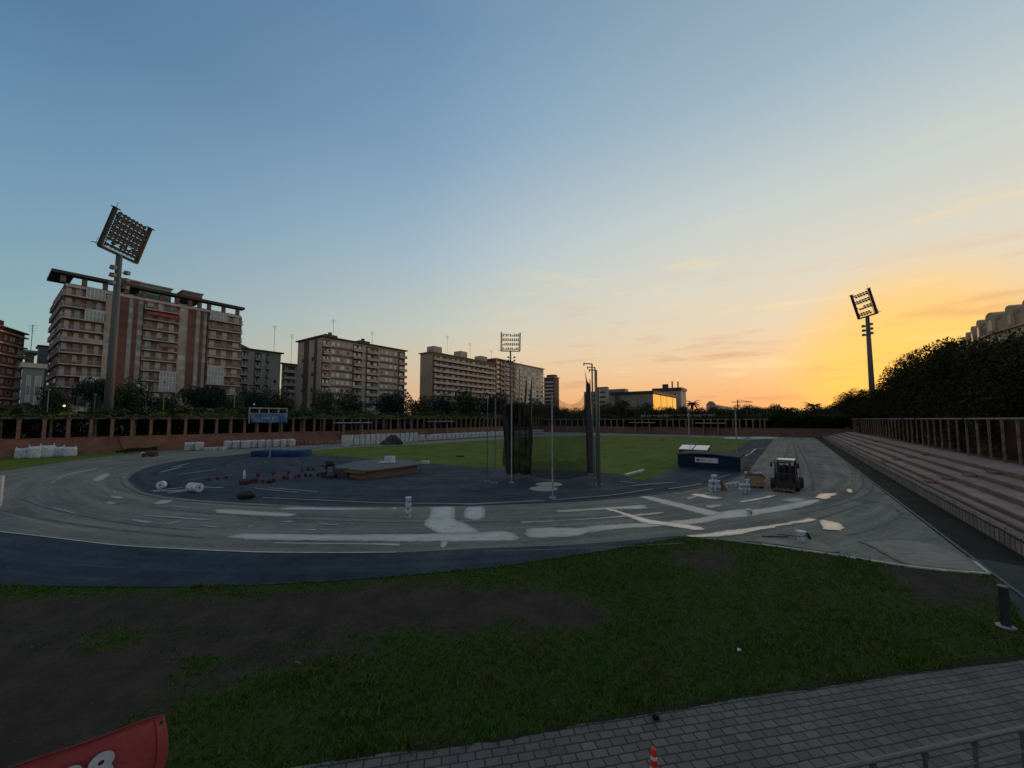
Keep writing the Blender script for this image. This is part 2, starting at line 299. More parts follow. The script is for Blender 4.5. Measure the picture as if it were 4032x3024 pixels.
# ---------------------------------------------------------------- mesh builder
class MB:
    def __init__(s): s.v = []; s.f = []; s.sm = False
    def add(s, vs, fs):
        o = len(s.v); s.v += [tuple(x) for x in vs]; s.f += [tuple(i + o for i in f) for f in fs]; return s
    def hexa(s, b, t):       # bottom ring, top ring of points
        n = len(b); return s.add(list(b) + list(t), [tuple(range(n))[::-1], tuple(range(n, 2 * n))] + [(i, (i + 1) % n, n + (i + 1) % n, n + i) for i in range(n)])
    def box(s, x0, x1, y0, y1, z0, z1):
        q = [(x0, y0), (x1, y0), (x1, y1), (x0, y1)]
        return s.hexa([(x, y, z0) for x, y in q], [(x, y, z1) for x, y in q])
    def fbox(s, fr, a0, a1, b0, b1, z0, z1):
        q = [(a0, b0), (a1, b0), (a1, b1), (a0, b1)]
        return s.hexa([fr(a, b, z0) for a, b in q], [fr(a, b, z1) for a, b in q])
    def prism(s, poly, z0, z1):
        tr = tessellate_polygon([[Vector((p[0], p[1], 0)) for p in poly]]); n = len(poly)
        s.add([(p[0], p[1], z0) for p in poly] + [(p[0], p[1], z1) for p in poly],
              [tuple(t) for t in tr] + [tuple(i + n for i in t) for t in tr] + [(i, (i + 1) % n, n + (i + 1) % n, n + i) for i in range(n)]); return s
    def sheet(s, poly, z):
        tr = tessellate_polygon([[Vector((p[0], p[1], 0)) for p in poly]])
        A, B, C_ = [Vector((poly[i][0], poly[i][1], 0)) for i in tr[0]]
        up = (B - A).cross(C_ - A).z > 0
        s.add([(p[0], p[1], z) for p in poly], [tuple(t) if up else tuple(t)[::-1] for t in tr]); return s
    def tube(s, pts, r, n=8, r2=None, cap=True):
        pts = [Vector(p) for p in pts]; m = len(pts); vs = []; fs = []
        for i, p in enumerate(pts):
            d = (pts[min(i + 1, m - 1)] - pts[max(i - 1, 0)]).normalized()
            a = d.cross(Vector((0, 0, 1)) if abs(d.z) < .9 else Vector((1, 0, 0))).normalized(); b = d.cross(a)
            rr = (r + (r2 - r) * i / (m - 1)) if r2 is not None else (r[i] if isinstance(r, (list, tuple)) else r)
            for k in range(n):
                an = 2 * math.pi * k / n; vs.append(p + a * math.cos(an) * rr + b * math.sin(an) * rr)
        for i in range(m - 1):
            for k in range(n):
                fs.append((i * n + k, i * n + (k + 1) % n, (i + 1) * n + (k + 1) % n, (i + 1) * n + k))
        if cap: fs += [tuple(range(n)), tuple(range((m - 1) * n, m * n))[::-1]]
        return s.add(vs, fs)
    def lathe(s, prof, n=14, c=(0, 0, 0), ax='Z'):
        vs = []; fs = []; m = len(prof)
        for r, z in prof:
            for k in range(n):
                a = 2 * math.pi * k / n; x, y = r * math.cos(a), r * math.sin(a)
                q = (x, y, z) if ax == 'Z' else ((z, x, y) if ax == 'X' else (x, z, y))
                vs.append((q[0] + c[0], q[1] + c[1], q[2] + c[2]))
        for i in range(m - 1):
            for k in range(n): fs.append((i * n + k, i * n + (k + 1) % n, (i + 1) * n + (k + 1) % n, (i + 1) * n + k))
        fs += [tuple(range(n))[::-1], tuple(range((m - 1) * n, m * n))]
        return s.add(vs, fs)
    def rot(s, a, ax='Z'):
        R = Matrix.Rotation(a, 3, ax); s.v = [tuple(R @ Vector(v)) for v in s.v]; return s
    def move(s, x, y, z): s.v = [(a + x, b + y, c + z) for a, b, c in s.v]; return s
    def build(s, name, m, parent=None, bevel=0, smooth=False):
        off = Vector((0, 0, 0)); q = parent
        while q is not None: off += q.location; q = q.parent
        me = bpy.data.meshes.new(name); me.from_pydata([(v[0] - off.x, v[1] - off.y, v[2] - off.z) for v in s.v], [], s.f)
        me.materials.append(MATS[m] if isinstance(m, str) else m)
        if smooth: me.polygons.foreach_set('use_smooth', [True] * len(me.polygons))
        bm = bmesh.new(); bm.from_mesh(me)
        if not s.sm: bmesh.ops.recalc_face_normals(bm, faces=bm.faces)
        if bevel: bmesh.ops.bevel(bm, geom=[e for e in bm.edges if len(e.link_faces) == 2 and e.calc_face_angle(0) > .6], offset=bevel, segments=2, affect='EDGES', profile=.6)
        bm.to_mesh(me); bm.free()
        o = bpy.data.objects.new(name, me); COL.objects.link(o)
        if parent is not None: o.parent = parent
        return o
def tag(o, label=None, cat=None, group=None, kind=None):
    if label: o['label'] = label
    if cat: o['category'] = cat
    if group: o['group'] = group
    if kind: o['kind'] = kind
    return o
def thing(name, label, cat, loc=(0, 0, 0), group=None, rotz=0.0):
    o = bpy.data.objects.new(name, None); COL.objects.link(o); o.location = loc; o.rotation_euler = (0, 0, rotz); o.empty_display_size = .3
    return tag(o, label, cat, group)
def dup(root, loc, rotz=0.0, label=None, group=None, scale=None):
    r = root.copy(); COL.objects.link(r); r.location = loc; r.rotation_euler = (0, 0, rotz)
    if scale: r.scale = scale
    if label: r['label'] = label
    if group: r['group'] = group
    for ch in list(root.children):
        c = ch.copy(); COL.objects.link(c); c.parent = r
        for g in ch.children:
            d = g.copy(); COL.objects.link(d); d.parent = c
    return r
def sheet(name, px, z, m, kind='structure', world_pts=None):
    b = MB(); b.sheet([G(u, v) if isinstance(u, (int, float)) else u for u, v in px] if world_pts is None else world_pts, z)
    return tag(b.build(name, m), kind=kind)
def ribbon(b, pts, w, z0, z1=None):
    pts = [Vector((p[0], p[1], 0)) for p in pts]; Lp = []; Rp = []
    for i, p in enumerate(pts):
        d = (pts[min(i + 1, len(pts) - 1)] - pts[max(i - 1, 0)]).normalized(); n = Vector((-d.y, d.x, 0)) * w / 2
        Lp.append(p + n); Rp.append(p - n)
    for i in range(len(pts) - 1):
        q = [Rp[i], Rp[i + 1], Lp[i + 1], Lp[i]]
        if z1 is None: b.add([(x.x, x.y, z0) for x in q], [(0, 1, 2, 3)])
        else: b.hexa([(x.x, x.y, z0) for x in q], [(x.x, x.y, z1) for x in q])
    return b
def smoothline(pts, k=4):
    pts = [Vector((*p[:2], 0)) for p in pts]; out = []
    for i in range(len(pts) - 1):
        p0, p1, p2, p3 = pts[max(i - 1, 0)], pts[i], pts[i + 1], pts[min(i + 2, len(pts) - 1)]
        for j in range(k):
            t = j / k; out.append(.5 * ((2 * p1) + (p2 - p0) * t + (2 * p0 - 5 * p1 + 4 * p2 - p3) * t * t + (3 * p1 - p0 - 3 * p2 + p3) * t ** 3))
    out.append(pts[-1]); return out
# ================================================================ GROUND
b = MB(); b.sheet([(-3000, -600), (3000, -600), (3000, 4000), (-3000, 4000)], -0.03); tag(b.build('ground', 'park_ground'), kind='structure')
TEND = 134.0; PW = -82.0; PR = 5.11; PB = 6.69
track_edge = [(3896,2262),(3640,2240),(3400,2205),(3160,2170),(3000,2148),(2860,2129),(2740,2118)]
apron_top = [(2740,2109),(2640,2113),(2480,2128),(2300,2143),(2130,2152),(2000,2157),(1860,2162),(1560,2177),(1300,2179),(1000,2176),(696,2163),(450,2148),(200,2118),(0,2096),(-60,2090),(-300,2062)]
bank = [(-300,1880),(0,1857),(120,1838),(250,1820),(440,1795),(560,1784)]
gp = smoothline([G(*q) for q in track_edge + apron_top], 3) + [G(-700,2020), G(-1500,1960), G(-1500,1900)] + smoothline([G(*q) for q in bank], 3) + [T(tp(600, PW + .3), PW + .3), T(TEND, PW + .3), T(TEND, PR)]
b = MB(); b.sheet(gp, 0.012); tag(b.build('running_track', 'track_grey'), kind='structure')
# outer blue apron in front of the bend
ab = [(-300,2308),(0,2306),(300,2311),(700,2312),(1100,2301),(1400,2283),(1700,2258),(2000,2228),(2300,2182),(2500,2148),(2640,2124),(2740,2112)]
b = MB(); b.sheet(smoothline([G(*q) for q in apron_top], 3) + smoothline([G(*q) for q in ab], 3), 0.016); tag(b.build('blue_apron', 'apron_blue'), kind='structure')
b = MB(); ribbon(b, smoothline([G(*q) for q in [(1560,2178),(1300,2180),(1000,2177),(696,2164),(450,2149),(200,2119),(0,2097),(-60,2091),(-300,2063)]], 4), .07, .044); tag(b.build('apron_edge_line', 'kerb_white'), kind='structure')
# inner blue area (D)
d_low = [(506,1888),(511,1897),(542,1922),(588,1942),(680,1960),(859,1972),(1000,1980),(1181,1988),(1452,1994),(1678,1994),(1850,1991),(2000,1986),(2160,1980),(2316,1972),(2579,1948),(2741,1923),(2859,1898),(2949,1857)]
d_right = [(3000,1790),(3047,1727)]
d_up = [(2957,1733),(2880,1779),(2665,1845),(2610,1868),(2540,1888),(2500,1884),(2440,1872),(2360,1862),(2200,1853),(1994,1846),(1800,1835),(1690,1825),(1510,1812),(1330,1797),(1181,1789),(1060,1780),(1000,1784),(859,1798),(746,1809),(633,1829),(542,1857)]
dl = smoothline([G(*q) for q in d_low], 4); du = smoothline([G(*q) for q in d_up[6:]] + [G(506,1888)], 3)
b = MB(); b.sheet(dl + [G(*q) for q in d_right] + [G(*q) for q in d_up[:6]] + du[:-1], 0.016); tag(b.build('blue_surface', 'track_blue'), kind='structure')
b = MB(); ribbon(b, dl, .10, .0, .055); tag(b.build('inner_kerb', 'kerb_dark'), kind='structure')
gi = smoothline([G(*q) for q in [(1181,1788),(1230,1776),(1389,1761),(1678,1748),(2000,1728),(2089,1721),(2365,1714),(2600,1718),(2800,1723)]], 3) + [G(2853,1727), G(2957,1733), G(2880,1779), G(2770,1808), G(2665,1843), G(2610,1866)] + smoothline([G(*q) for q in [(2540,1889),(2500,1887),(2440,1872),(2360,1862),(2200,1853),(1994,1846),(1800,1835),(1690,1825),(1510,1812),(1460,1808),(1330,1797),(1181,1788)]], 3)[:-1]
b = MB(); b.sheet(gi, 0.028); tag(b.build('infield_grass', 'infield_grass'), kind='structure')
# right: strip below the stand, walkway
def TP(slope_p, t): return T(t, slope_p)
s_end = G(3872, 2203); t_s = s_end.dot(D2)
b = MB(); b.sheet([T(t_s, PR), T(t_s - .35, PB + .05), T(TEND, PB + .05), T(TEND, PR)], 0.012); tag(b.build('strip_below_stand', 'asphalt_green'), kind='structure')
b = MB(); b.sheet([G(3896,2262), T(t_s, PR), T(t_s - .35, PB + .05), T(0, PB + .05), T(-14, 18), T(-20, 0), G(4090,2620), G(4040,2480), G(3975,2350), G(3925,2296)], 0.012); tag(b.build('walkway', 'asphalt_walk'), kind='structure')
b = MB(); ribbon(b, [T(t_s - 4.2, PR), T(TEND, PR)], .09, .0, .05); tag(b.build('outer_kerb', 'kerb_dark'), kind='structure')
wk = smoothline([G(*q) for q in [(3000,2146),(3160,2169),(3280,2186),(3400,2205),(3640,2240),(3896,2262)]], 4)
b = MB(); ribbon(b, wk, .10, .0, .05); ribbon(b, [G(3896,2262), G(3862,2235), G(3836,2214)], .09, 0, .048); tag(b.build('white_kerb', 'kerb_white'), kind='structure')
# grass bank at the left under the big bags
b = MB(); lf = smoothline([G(*q) for q in bank + [(640,1779)]], 3)
tw0 = tp(640, PW + .3); b.sheet([T(-60, PW + .3), T(-60, -60)] + lf[::1] + [T(tw0, PW + .3)], 0.018)
tag(b.build('grass_verge', 'infield_grass'), kind='structure')
def polydist(px, py, poly):
    n = len(poly); inside = np.zeros(px.shape, bool); dist = np.full(px.shape, 1e9)
    for i in range(n):
        x1, y1 = poly[i]; x2, y2 = poly[(i + 1) % n]
        c = ((y1 > py) != (y2 > py)) & (px < (x2 - x1) * (py - y1) / (y2 - y1 + 1e-9) + x1); inside ^= c
        dx, dy = x2 - x1, y2 - y1; t = np.clip(((px - x1) * dx + (py - y1) * dy) / (dx * dx + dy * dy + 1e-9), 0, 1)
        dist = np.minimum(dist, np.hypot(px - x1 - t * dx, py - y1 - t * dy))
    return np.where(inside, dist, -dist)
def fastmesh(me, vs, fs):
    n, k = fs.shape; me.vertices.add(len(vs)); me.vertices.foreach_set('co', vs.astype(np.float32).ravel())
    me.loops.add(n * k); me.loops.foreach_set('vertex_index', fs.astype(np.int32).ravel()); me.polygons.add(n)
    me.polygons.foreach_set('loop_start', np.arange(0, n * k, k, dtype=np.int32)); me.polygons.foreach_set('loop_total', np.full(n, k, dtype=np.int32))
    me.update(calc_edges=True)
# ---------------- repair patches and painted lines
patches = {
 'levelling_screed': [
  [(886,2118),(962,2102),(1180,2104),(1360,2106),(1560,2104),(1730,2102),(1890,2097),(2000,2093),(2047,2122),(2000,2132),(1800,2134),(1600,2134),(1300,2131),(1000,2128)],
  [(1694,1998),(1745,1996),(1791,1997),(1793,2025),(1797,2050),(1835,2062),(1890,2098),(1810,2102),(1726,2102),(1668,2067),(1690,2030)],
  [(1833,1997),(1870,1996),(1905,1997),(1912,2030),(1895,2044),(1870,2049),(1825,2036)],
  [(1085,2137),(1300,2139),(1480,2141),(1570,2142),(1560,2150),(1400,2145),(1090,2142)],
  [(1735,2136),(1765,2136),(1750,2161),(1733,2155)],
  [(840,2012),(880,2006),(1020,2014),(1155,2022),(1162,2030),(1120,2036),(980,2030),(860,2022)],
  [(1095,2003),(1180,1997),(1330,2000),(1480,2002),(1492,2006),(1340,2010),(1220,2009),(1120,2009)],
  [(2065,2085),(2135,2077),(2270,2080),(2350,2070),(2520,2060),(2650,2052),(2780,2035),(2860,2012),(2960,2007),(3000,2003),(3080,1988),(3180,1970),(3240,1970),(3180,1992),(3100,2012),(3000,2026),(2960,2036),(2845,2045),(2780,2060),(2640,2072),(2440,2085),(2330,2098),(2280,2112),(2180,2118),(2080,2119)],
  [(2515,1958),(2560,1955),(2690,1985),(2840,2020),(2820,2029),(2780,2030),(2690,2006),(2600,1982)],
  [(2195,2010),(2330,2001),(2400,1997),(2520,1990),(2550,1998),(2530,2005),(2380,2009),(2200,2020)],
  [(2050,2055),(2200,2050),(2350,2040),(2590,2018),(2614,2020),(2560,2030),(2300,2048),(2115,2058),(2060,2062)],
  [(2775,1997),(2790,1990),(2845,1988),(2840,1993),(2800,2002)], [(3070,1972),(3110,1960),(3172,1966),(3140,1978)],
  [(357,1892),(393,1870),(438,1866),(416,1886),(380,1897)], [(427,1956),(452,1952),(493,1960),(461,1966)], [(411,1981),(434,1975),(461,1983),(429,1987)], [(441,1934),(460,1935),(452,1942)],
  [(601,1983),(633,1972),(687,1969),(664,1983),(610,1988)], [(511,2049),(543,2047),(606,2058),(565,2061)], [(565,2029),(700,2038),(823,2047),(820,2051),(700,2043),(570,2033)], [(650,2064),(716,2050),(712,2054),(660,2067)],
  [(787,2069),(863,2077),(861,2080),(795,2074)], [(674,1992),(746,1999),(740,2002),(680,1996)], [(203,1999),(255,2010),(305,2024),(300,2027),(250,2014),(205,2003)],
  [(195,1902),(250,1871),(315,1857),(380,1845),(378,1849),(318,1861),(258,1876),(203,1906)],
  [(1253,2063),(1332,2067),(1325,2071),(1258,2066)], [(1183,2088),(1244,2086),(1240,2091),(1186,2090)], [(1262,2087),(1293,2088),(1290,2091),(1264,2090)], [(1538,2003),(1565,1999),(1560,2007),(1540,2008)], [(1109,2054),(1152,2054),(1148,2059),(1112,2057)],
  [(2950,1722),(3000,1718),(3060,1722),(3050,1727),(2960,1727)], [(2849,1723),(2900,1721),(2940,1724),(2910,1728),(2860,1727)],
  [(975,2077),(1000,2068),(992,2075),(980,2081)], [(2700,1963),(2760,1948),(2830,1930),(2850,1926),(2790,1944),(2720,1966)]],
 'sheen_screed': [
  [(2365,2003),(2395,2003),(2440,2015),(2560,2048),(2660,2062),(2740,2074),(2780,2087),(2750,2092),(2680,2081),(2600,2070),(2530,2060),(2480,2040),(2420,2018)],
  [(2690,2114),(2770,2104),(2860,2092),(3000,2076),(3150,2050),(3180,2043),(3217,2052),(3100,2070),(3020,2086),(2950,2098),(2880,2111),(2760,2118),(2710,2117)],
  [(2720,1950),(2740,1945),(2790,1953),(2845,1962),(2830,1967),(2800,1967)], [(2915,1978),(2930,1972),(3000,1960),(3050,1950),(3060,1953),(2990,1970),(2920,1981)],
  [(3210,1962),(3230,1946),(3300,1945),(3280,1955),(3255,1967)], [(3229,2053),(3245,2051),(3310,2064),(3320,2078),(3318,2093),(3280,2091),(3240,2085),(3230,2076)], [(3330,1932),(3345,1926),(3358,1938),(3346,1942)]],
 'soil_patch': [
  [(1185,3030),(1500,2982),(2005,2921),(2230,2876),(2400,2842),(2580,2815),(2750,2786),(3000,2748),(3250,2712),(3500,2674),(3750,2638),(4032,2606),(4032,2586),(3750,2617),(3500,2654),(3250,2692),(3000,2729),(2750,2767),(2580,2796),(2400,2824),(2005,2904),(1500,2966),(1185,3014)]],
 'beige_screed': [
  [(3375,2133),(3460,2127),(3560,2125),(3663,2141),(3730,2160),(3793,2183),(3840,2215),(3891,2257),(3800,2252),(3640,2238),(3560,2222),(3490,2190),(3420,2152)],
  [(2990,2118),(3060,2122),(3130,2124),(3220,2134),(3270,2150),(3305,2170),(3290,2180),(3180,2168),(3080,2152),(3000,2141),(2930,2130)],
  [(470,1878),(500,1862),(530,1852),(506,1888),(542,1925),(588,1945),(700,1963),(859,1976),(1000,1984),(1100,1990),(1085,1996),(950,1990),(800,1980),(660,1968),(560,1948),(505,1925),(480,1905)]],
}
k = 0
for mname, pls in patches.items():
    for pl in pls:
        wp = [G(*q) for q in pl]; q = smoothline(wp + [wp[0]], 3)[:-1]
        qa = np.array([(p.x, p.y) for p in q]); x0, y0 = qa.min(0) - .3; x1, y1 = qa.max(0) + .3
        cell = .07
        while (x1 - x0) * (y1 - y0) / cell ** 2 > 26000: cell *= 1.2
        gx_ = np.arange(x0, x1, cell); gy_ = np.arange(y0, y1, cell); X_, Y_ = np.meshgrid(gx_, gy_); d_ = polydist(X_, Y_, [tuple(p) for p in qa]); amp = max(.05, min(.26, .9 * d_.max())) if mname != 'soil_patch' else .11
        nx_ = len(gx_); ii = (np.arange(len(gy_) - 1)[:, None] * nx_ + np.arange(nx_ - 1)[None]); ok = d_[:-1, :-1] > -.6 * amp - cell; ii = ii[ok]
        if not len(ii): continue
        fs_ = np.stack([ii, ii + 1, ii + nx_ + 1, ii + nx_], 1); used, inv = np.unique(fs_, return_inverse=True)
        vs_ = np.stack([X_.ravel()[used], Y_.ravel()[used], np.full(len(used), .0325 if mname == 'soil_patch' else .020 + k * .0005)], 1); me = bpy.data.meshes.new('track_patch'); fastmesh(me, vs_, inv.reshape(-1, 4))
        at = me.attributes.new('sd', 'FLOAT', 'POINT'); at.data.foreach_set('value', (d_.ravel()[used] / amp).astype(np.float32)); me.materials.append(M(mname))
        o = bpy.data.objects.new('track_patch', me); COL.objects.link(o); tag(o, kind='structure'); k += 1
lines = [((1057,1923),(1251,1938),.13),((1000,1924),(1172,1942),.11),((1034,1962),(1517,1983),.12),((1517,1983),(1860,1987),.12),((1860,1987),(2140,1972),.12),((2172,1972),(2410,1952),.12),((2410,1952),(2570,1927),.10),
 ((2634,1927),(2764,1907),.14),((2490,1914),(2660,1900),.12),((2443,1898),(2502,1904),.14),((2823,1884),(2877,1870),.14),((633,1861),(718,1839),.28),((676,1842),(748,1825),.25),((692,1872),(850,1850),.28),((741,1891),(918,1871),.16),((590,1935),(720,1922),.3),((660,1943),(735,1932),.35),((780,1920),(880,1922),.25),
 ((2880,1819),(2950,1790),.2),((2955,1786),(2975,1768),.22),((2980,1768),(3010,1765),.2),((1830,1990),(2150,1975),.05)]
b = MB()
for a, c, w in lines: ribbon(b, smoothline([G(*a), (G(*a) + G(*c)) / 2, G(*c)], 3), w, .048)
tag(b.build('painted_lines', 'line_paint'), kind='structure')
for u, v, r in ((2161,1908,1.02), (2140,1925,1.02)):
    c = G(u, v); b = MB(); b.sheet([(c.x + r * math.cos(a * math.pi / 24), c.y + r * math.sin(a * math.pi / 24)) for a in range(48)], .022)
    tag(b.build('throwing_circle', 'circle'), kind='structure')
# tyre marks swept over the straight by the machines
mat('tyre_dark', (.085,.087,.078), .85, spec=.1, scale=2.0, col2=(.150,.146,.125), contrast=(.4,.6)); mat('tyre_pale', (.25,.24,.20), .8, spec=.2, scale=2.0, col2=(.16,.155,.13), contrast=(.4,.6))
marks = [([(3080,1990),(3200,1960),(3310,1930),(3350,1880),(3330,1830),(3290,1790)],'tyre_pale',.10),([(3120,2010),(3260,1980),(3370,1940),(3400,1900),(3380,1850)],'tyre_dark',.16),([(3150,2025),(3300,1990),(3420,1945),(3440,1905)],'tyre_dark',.14),
 ([(3000,1925),(3040,1870),(3090,1800),(3110,1750)],'tyre_dark',.22),([(3150,1930),(3150,1860),(3135,1790),(3125,1745)],'tyre_dark',.24),([(3200,1935),(3195,1870),(3160,1790),(3140,1750)],'tyre_dark',.22),
 ([(3340,2100),(3430,2070),(3470,2040),(3420,2010),(3390,2005)],'tyre_pale',.05),([(3330,2110),(3420,2090),(3520,2050),(3540,2020),(3480,1990)],'tyre_dark',.08),([(3200,2050),(3330,2010),(3420,1980),(3500,1990),(3560,2030)],'tyre_dark',.10),
 ([(3340,1875),(3350,1895),(3335,1915)],'tyre_pale',.08),([(2700,2140),(2300,2160),(2050,2168),(1900,2172)],'tyre_dark',.10),([(2060,2052),(1700,2060),(1300,2052),(900,2030),(600,1998)],'tyre_dark',.12),([(2500,2030),(2200,2040),(1800,2046),(1400,2040),(1000,2020)],'tyre_dark',.09),
 ([(0,2010),(200,2050),(480,2090),(800,2120)],'tyre_dark',.14),([(60,1960),(220,2010),(480,2060),(760,2090)],'tyre_dark',.10),([(200,1850),(330,1830),(470,1815),(600,1808)],'tyre_dark',.3),([(2950,1905),(3010,1880),(3060,1880),(3040,1900)],'tyre_pale',.10)]
for i_, (pts_, mm_, w_) in enumerate(marks):
    b = MB(); ribbon(b, smoothline([G(*q) for q in pts_], 6), w_, .0165 + i_ * .0002); tag(b.build('tyre_mark', mm_), kind='structure')
# ---------------- pavers
pv = [(700,3100),(1185,3024),(1500,2975),(2005,2913),(2230,2868),(2400,2833),(2580,2805),(2750,2775),(3000,2737),(3250,2700),(3500,2662),(3750,2625),(4032,2592),(4300,2560)]
va = G(2400,2833); vb = G(3750,2625); pang = math.atan2(vb.y - va.y, vb.x - va.x)
bricky('paver', (.128,.112,.099), (.082,.075,.069), (.022,.020,.018), .245, .150, rot=-pang, bump=.7, msize=.014)
pe = smoothline([G(*q) for q in pv], 3)
b = MB(); b.sheet(pe + [Vector((30, 6, 0)), Vector((30, -20, 0)), Vector((-25, -20, 0))], 0.028); tag(b.build('paving', 'paver'), kind='structure')
# ---------------- foreground lawn with bare earth
def gpoly(px): return [tuple(G(u, v)[:2]) for u, v in px]
dirt = [(gpoly([(-400,2375),(300,2352),(900,2338),(1400,2322),(1800,2306),(2050,2306),(2200,2335),(2330,2385),(2385,2440),(2350,2490),(2200,2490),(1900,2470),(1500,2490),(1100,2505),(700,2500),(300,2500),(0,2520),(-400,2540)]), 1.0, .85),
        (gpoly([(-400,2545),(300,2540),(600,2555),(780,2590),(760,2690),(640,2760),(480,2860),(300,2990),(100,3080),(-500,3160)]), 1.0, .4),
        (gpoly([(3420,2214),(3880,2268),(3935,2320),(3980,2450),(3920,2470),(3850,2410),(3700,2380),(3600,2330),(3480,2262)]), .74, .5),
        (gpoly([(2690,2165),(2800,2150),(2900,2165),(2930,2205),(2880,2245),(2760,2250),(2680,2210)]), .82, .6),
        (gpoly([(-400,2500),(300,2490),(800,2490),(1100,2510),(1000,2560),(760,2600),(300,2560),(-400,2570)]), .97, .45),
        (gpoly([(3000,2190),(3400,2260),(3600,2330),(3700,2420),(3500,2380),(3200,2290),(2950,2230)]), .35, .5),
        (gpoly([(400,2900),(560,2700),(900,2560),(1300,2520),(1800,2510),(1500,2590),(1000,2650),(760,2760),(640,2900)]), .62, .5)]
rng = np.random.default_rng(3)
def vnoise(x, y, s, seed):
    r = np.random.default_rng(seed); g = r.random((64, 64)); xs, ys = x / s + 20, y / s + 20
    x0 = np.floor(xs).astype(int); y0 = np.floor(ys).astype(int); fx, fy = xs - x0, ys - y0; fx = fx * fx * (3 - 2 * fx); fy = fy * fy * (3 - 2 * fy)
    q = lambda a, c: g[a % 64, c % 64]
    return (q(x0, y0) * (1 - fx) + q(x0 + 1, y0) * fx) * (1 - fy) + (q(x0, y0 + 1) * (1 - fx) + q(x0 + 1, y0 + 1) * fx) * fy
def dirtmask(x, y):
    m = np.zeros(x.shape); w = (vnoise(x, y, 1.3, 1) - .5) * 1.1 + (vnoise(x, y, .4, 2) - .5) * .5
    for pl, amp, soft in dirt:
        d = polydist(x, y, pl) + w * .8; m = np.maximum(m, amp * np.clip(.5 + d / (2 * soft), 0, 1))
    return m
def lawn_h(x, y):
    return (vnoise(x, y, 3.0, 5) - .5) * .05
gx = np.arange(-46, 20.01, .22); gy = np.arange(1.5, 20.3, .22); X, Y = np.meshgrid(gx, gy); nx, ny = len(gx), len(gy)
Z = np.full(X.shape, -.004) ; mask = dirtmask(X, Y)
me = bpy.data.meshes.new('lawn'); vs = np.stack([X.ravel(), Y.ravel(), Z.ravel()], 1)
ii = (np.arange(ny - 1)[:, None] * nx + np.arange(nx - 1)[None]).ravel(); fs = np.stack([ii, ii + 1, ii + nx + 1, ii + nx], 1)
fastmesh(me, vs, fs); at = me.attributes.new('dirt', 'FLOAT', 'POINT'); at.data.foreach_set('value', mask.ravel().astype(np.float32))
m = bpy.data.materials.new('lawn'); m.use_nodes = True; t = m.node_tree; bs = t.nodes['Principled BSDF']; bs.inputs['Roughness'].default_value = .95; bs.inputs['Specular IOR Level'].default_value = .1
an = t.nodes.new('ShaderNodeAttribute'); an.attribute_name = 'dirt'; tcn = t.nodes.new('ShaderNodeTexCoord')
def nnoise(sc, det): 
    n = t.nodes.new('ShaderNodeTexNoise'); n.inputs['Scale'].default_value = sc; n.inputs['Detail'].default_value = det; n.inputs['Roughness'].default_value = .65; t.links.new(tcn.outputs['Object'], n.inputs[0]); return n.outputs[0]
def nmix(f, a, c):
    x = t.nodes.new('ShaderNodeMix'); x.data_type = 'RGBA'
    for i, q in ((0, f), (6, a), (7, c)):
        if isinstance(q, tuple): x.inputs[i].default_value = (*q, 1)
        else: t.links.new(q, x.inputs[i])
    return x.outputs[2]
def nmr(s, a, c):
    x = t.nodes.new('ShaderNodeMapRange'); x.inputs[1].default_value = a; x.inputs[2].default_value = c; t.links.new(s, x.inputs[0]); return x.outputs[0]
gcol = nmix(nmr(nnoise(.8, 6), .38, .62), (.034,.078,.010), (.060,.066,.020)); gcol = nmix(nmr(nnoise(9, 5), .3, .7), gcol, (.022,.034,.009))
dcol = nmix(nmr(nnoise(1.1, 8), .35, .65), (.060,.047,.038), (.031,.025,.021)); dcol = nmix(nmr(nnoise(14, 6), .55, .75), dcol, (.088,.070,.056)); dcol = nmix(nmr(nnoise(3.5, 9), .55, .72), dcol, (.030,.026,.019))
ad = t.nodes.new('ShaderNodeMath'); ad.operation = 'ADD'; t.links.new(an.outputs['Fac'], ad.inputs[0])
sb = t.nodes.new('ShaderNodeMapRange'); sb.inputs[3].default_value = -.35; sb.inputs[4].default_value = .35; t.links.new(nnoise(5, 8), sb.inputs[0]); t.links.new(sb.outputs[0], ad.inputs[1])
fin = nmix(nmr(ad.outputs[0], .35, .62), gcol, dcol); t.links.new(fin, bs.inputs['Base Color'])
bp = t.nodes.new('ShaderNodeBump'); bp.inputs['Strength'].default_value = .8; bp.inputs['Distance'].default_value = .03; t.links.new(nnoise(25, 8), bp.inputs['Height']); t.links.new(bp.outputs[0], bs.inputs['Normal'])
me.materials.append(m); o = bpy.data.objects.new('lawn', me); COL.objects.link(o); tag(o, kind='structure')
# grass blades
fg = gpoly([(-400,2308),(0,2306),(300,2311),(700,2312),(1100,2301),(1400,2283),(1700,2258),(2000,2228),(2300,2182),(2500,2148),(2680,2118),(2860,2130),(3000,2149),(3160,2171),(3400,2206),(3640,2242),(3896,2264),(3935,2310),(3990,2400),(4040,2500),(4080,2585),(3750,2625),(3500,2660),(3250,2700),(3000,2737),(2750,2775),(2580,2805),(2400,2833),(2230,2868),(2005,2913),(1500,2975),(1185,3024),(700,3100),(-600,3100)])
n = 170000; px = rng.uniform(-30, 16, n); py = 3.2 + (rng.random(n) ** 1.35) * 17
sd_ = polydist(px, py, fg); dm = dirtmask(px, py)
edge = np.clip(1 + sd_ / .10, 0, 1)
keep = (rng.random(n) < edge) & (rng.random(n) > dm * 1.02 - .02) & (np.abs(px) < py * 1.5 + 1.5)
px, py, dm, sd_ = px[keep], py[keep], dm[keep], sd_[keep]; n = len(px)
hh = (.03 + .05 * rng.random(n)) * (.6 + .9 * vnoise(px, py, 1.1, 9)) * np.clip(1.15 - dm, .4, 1)
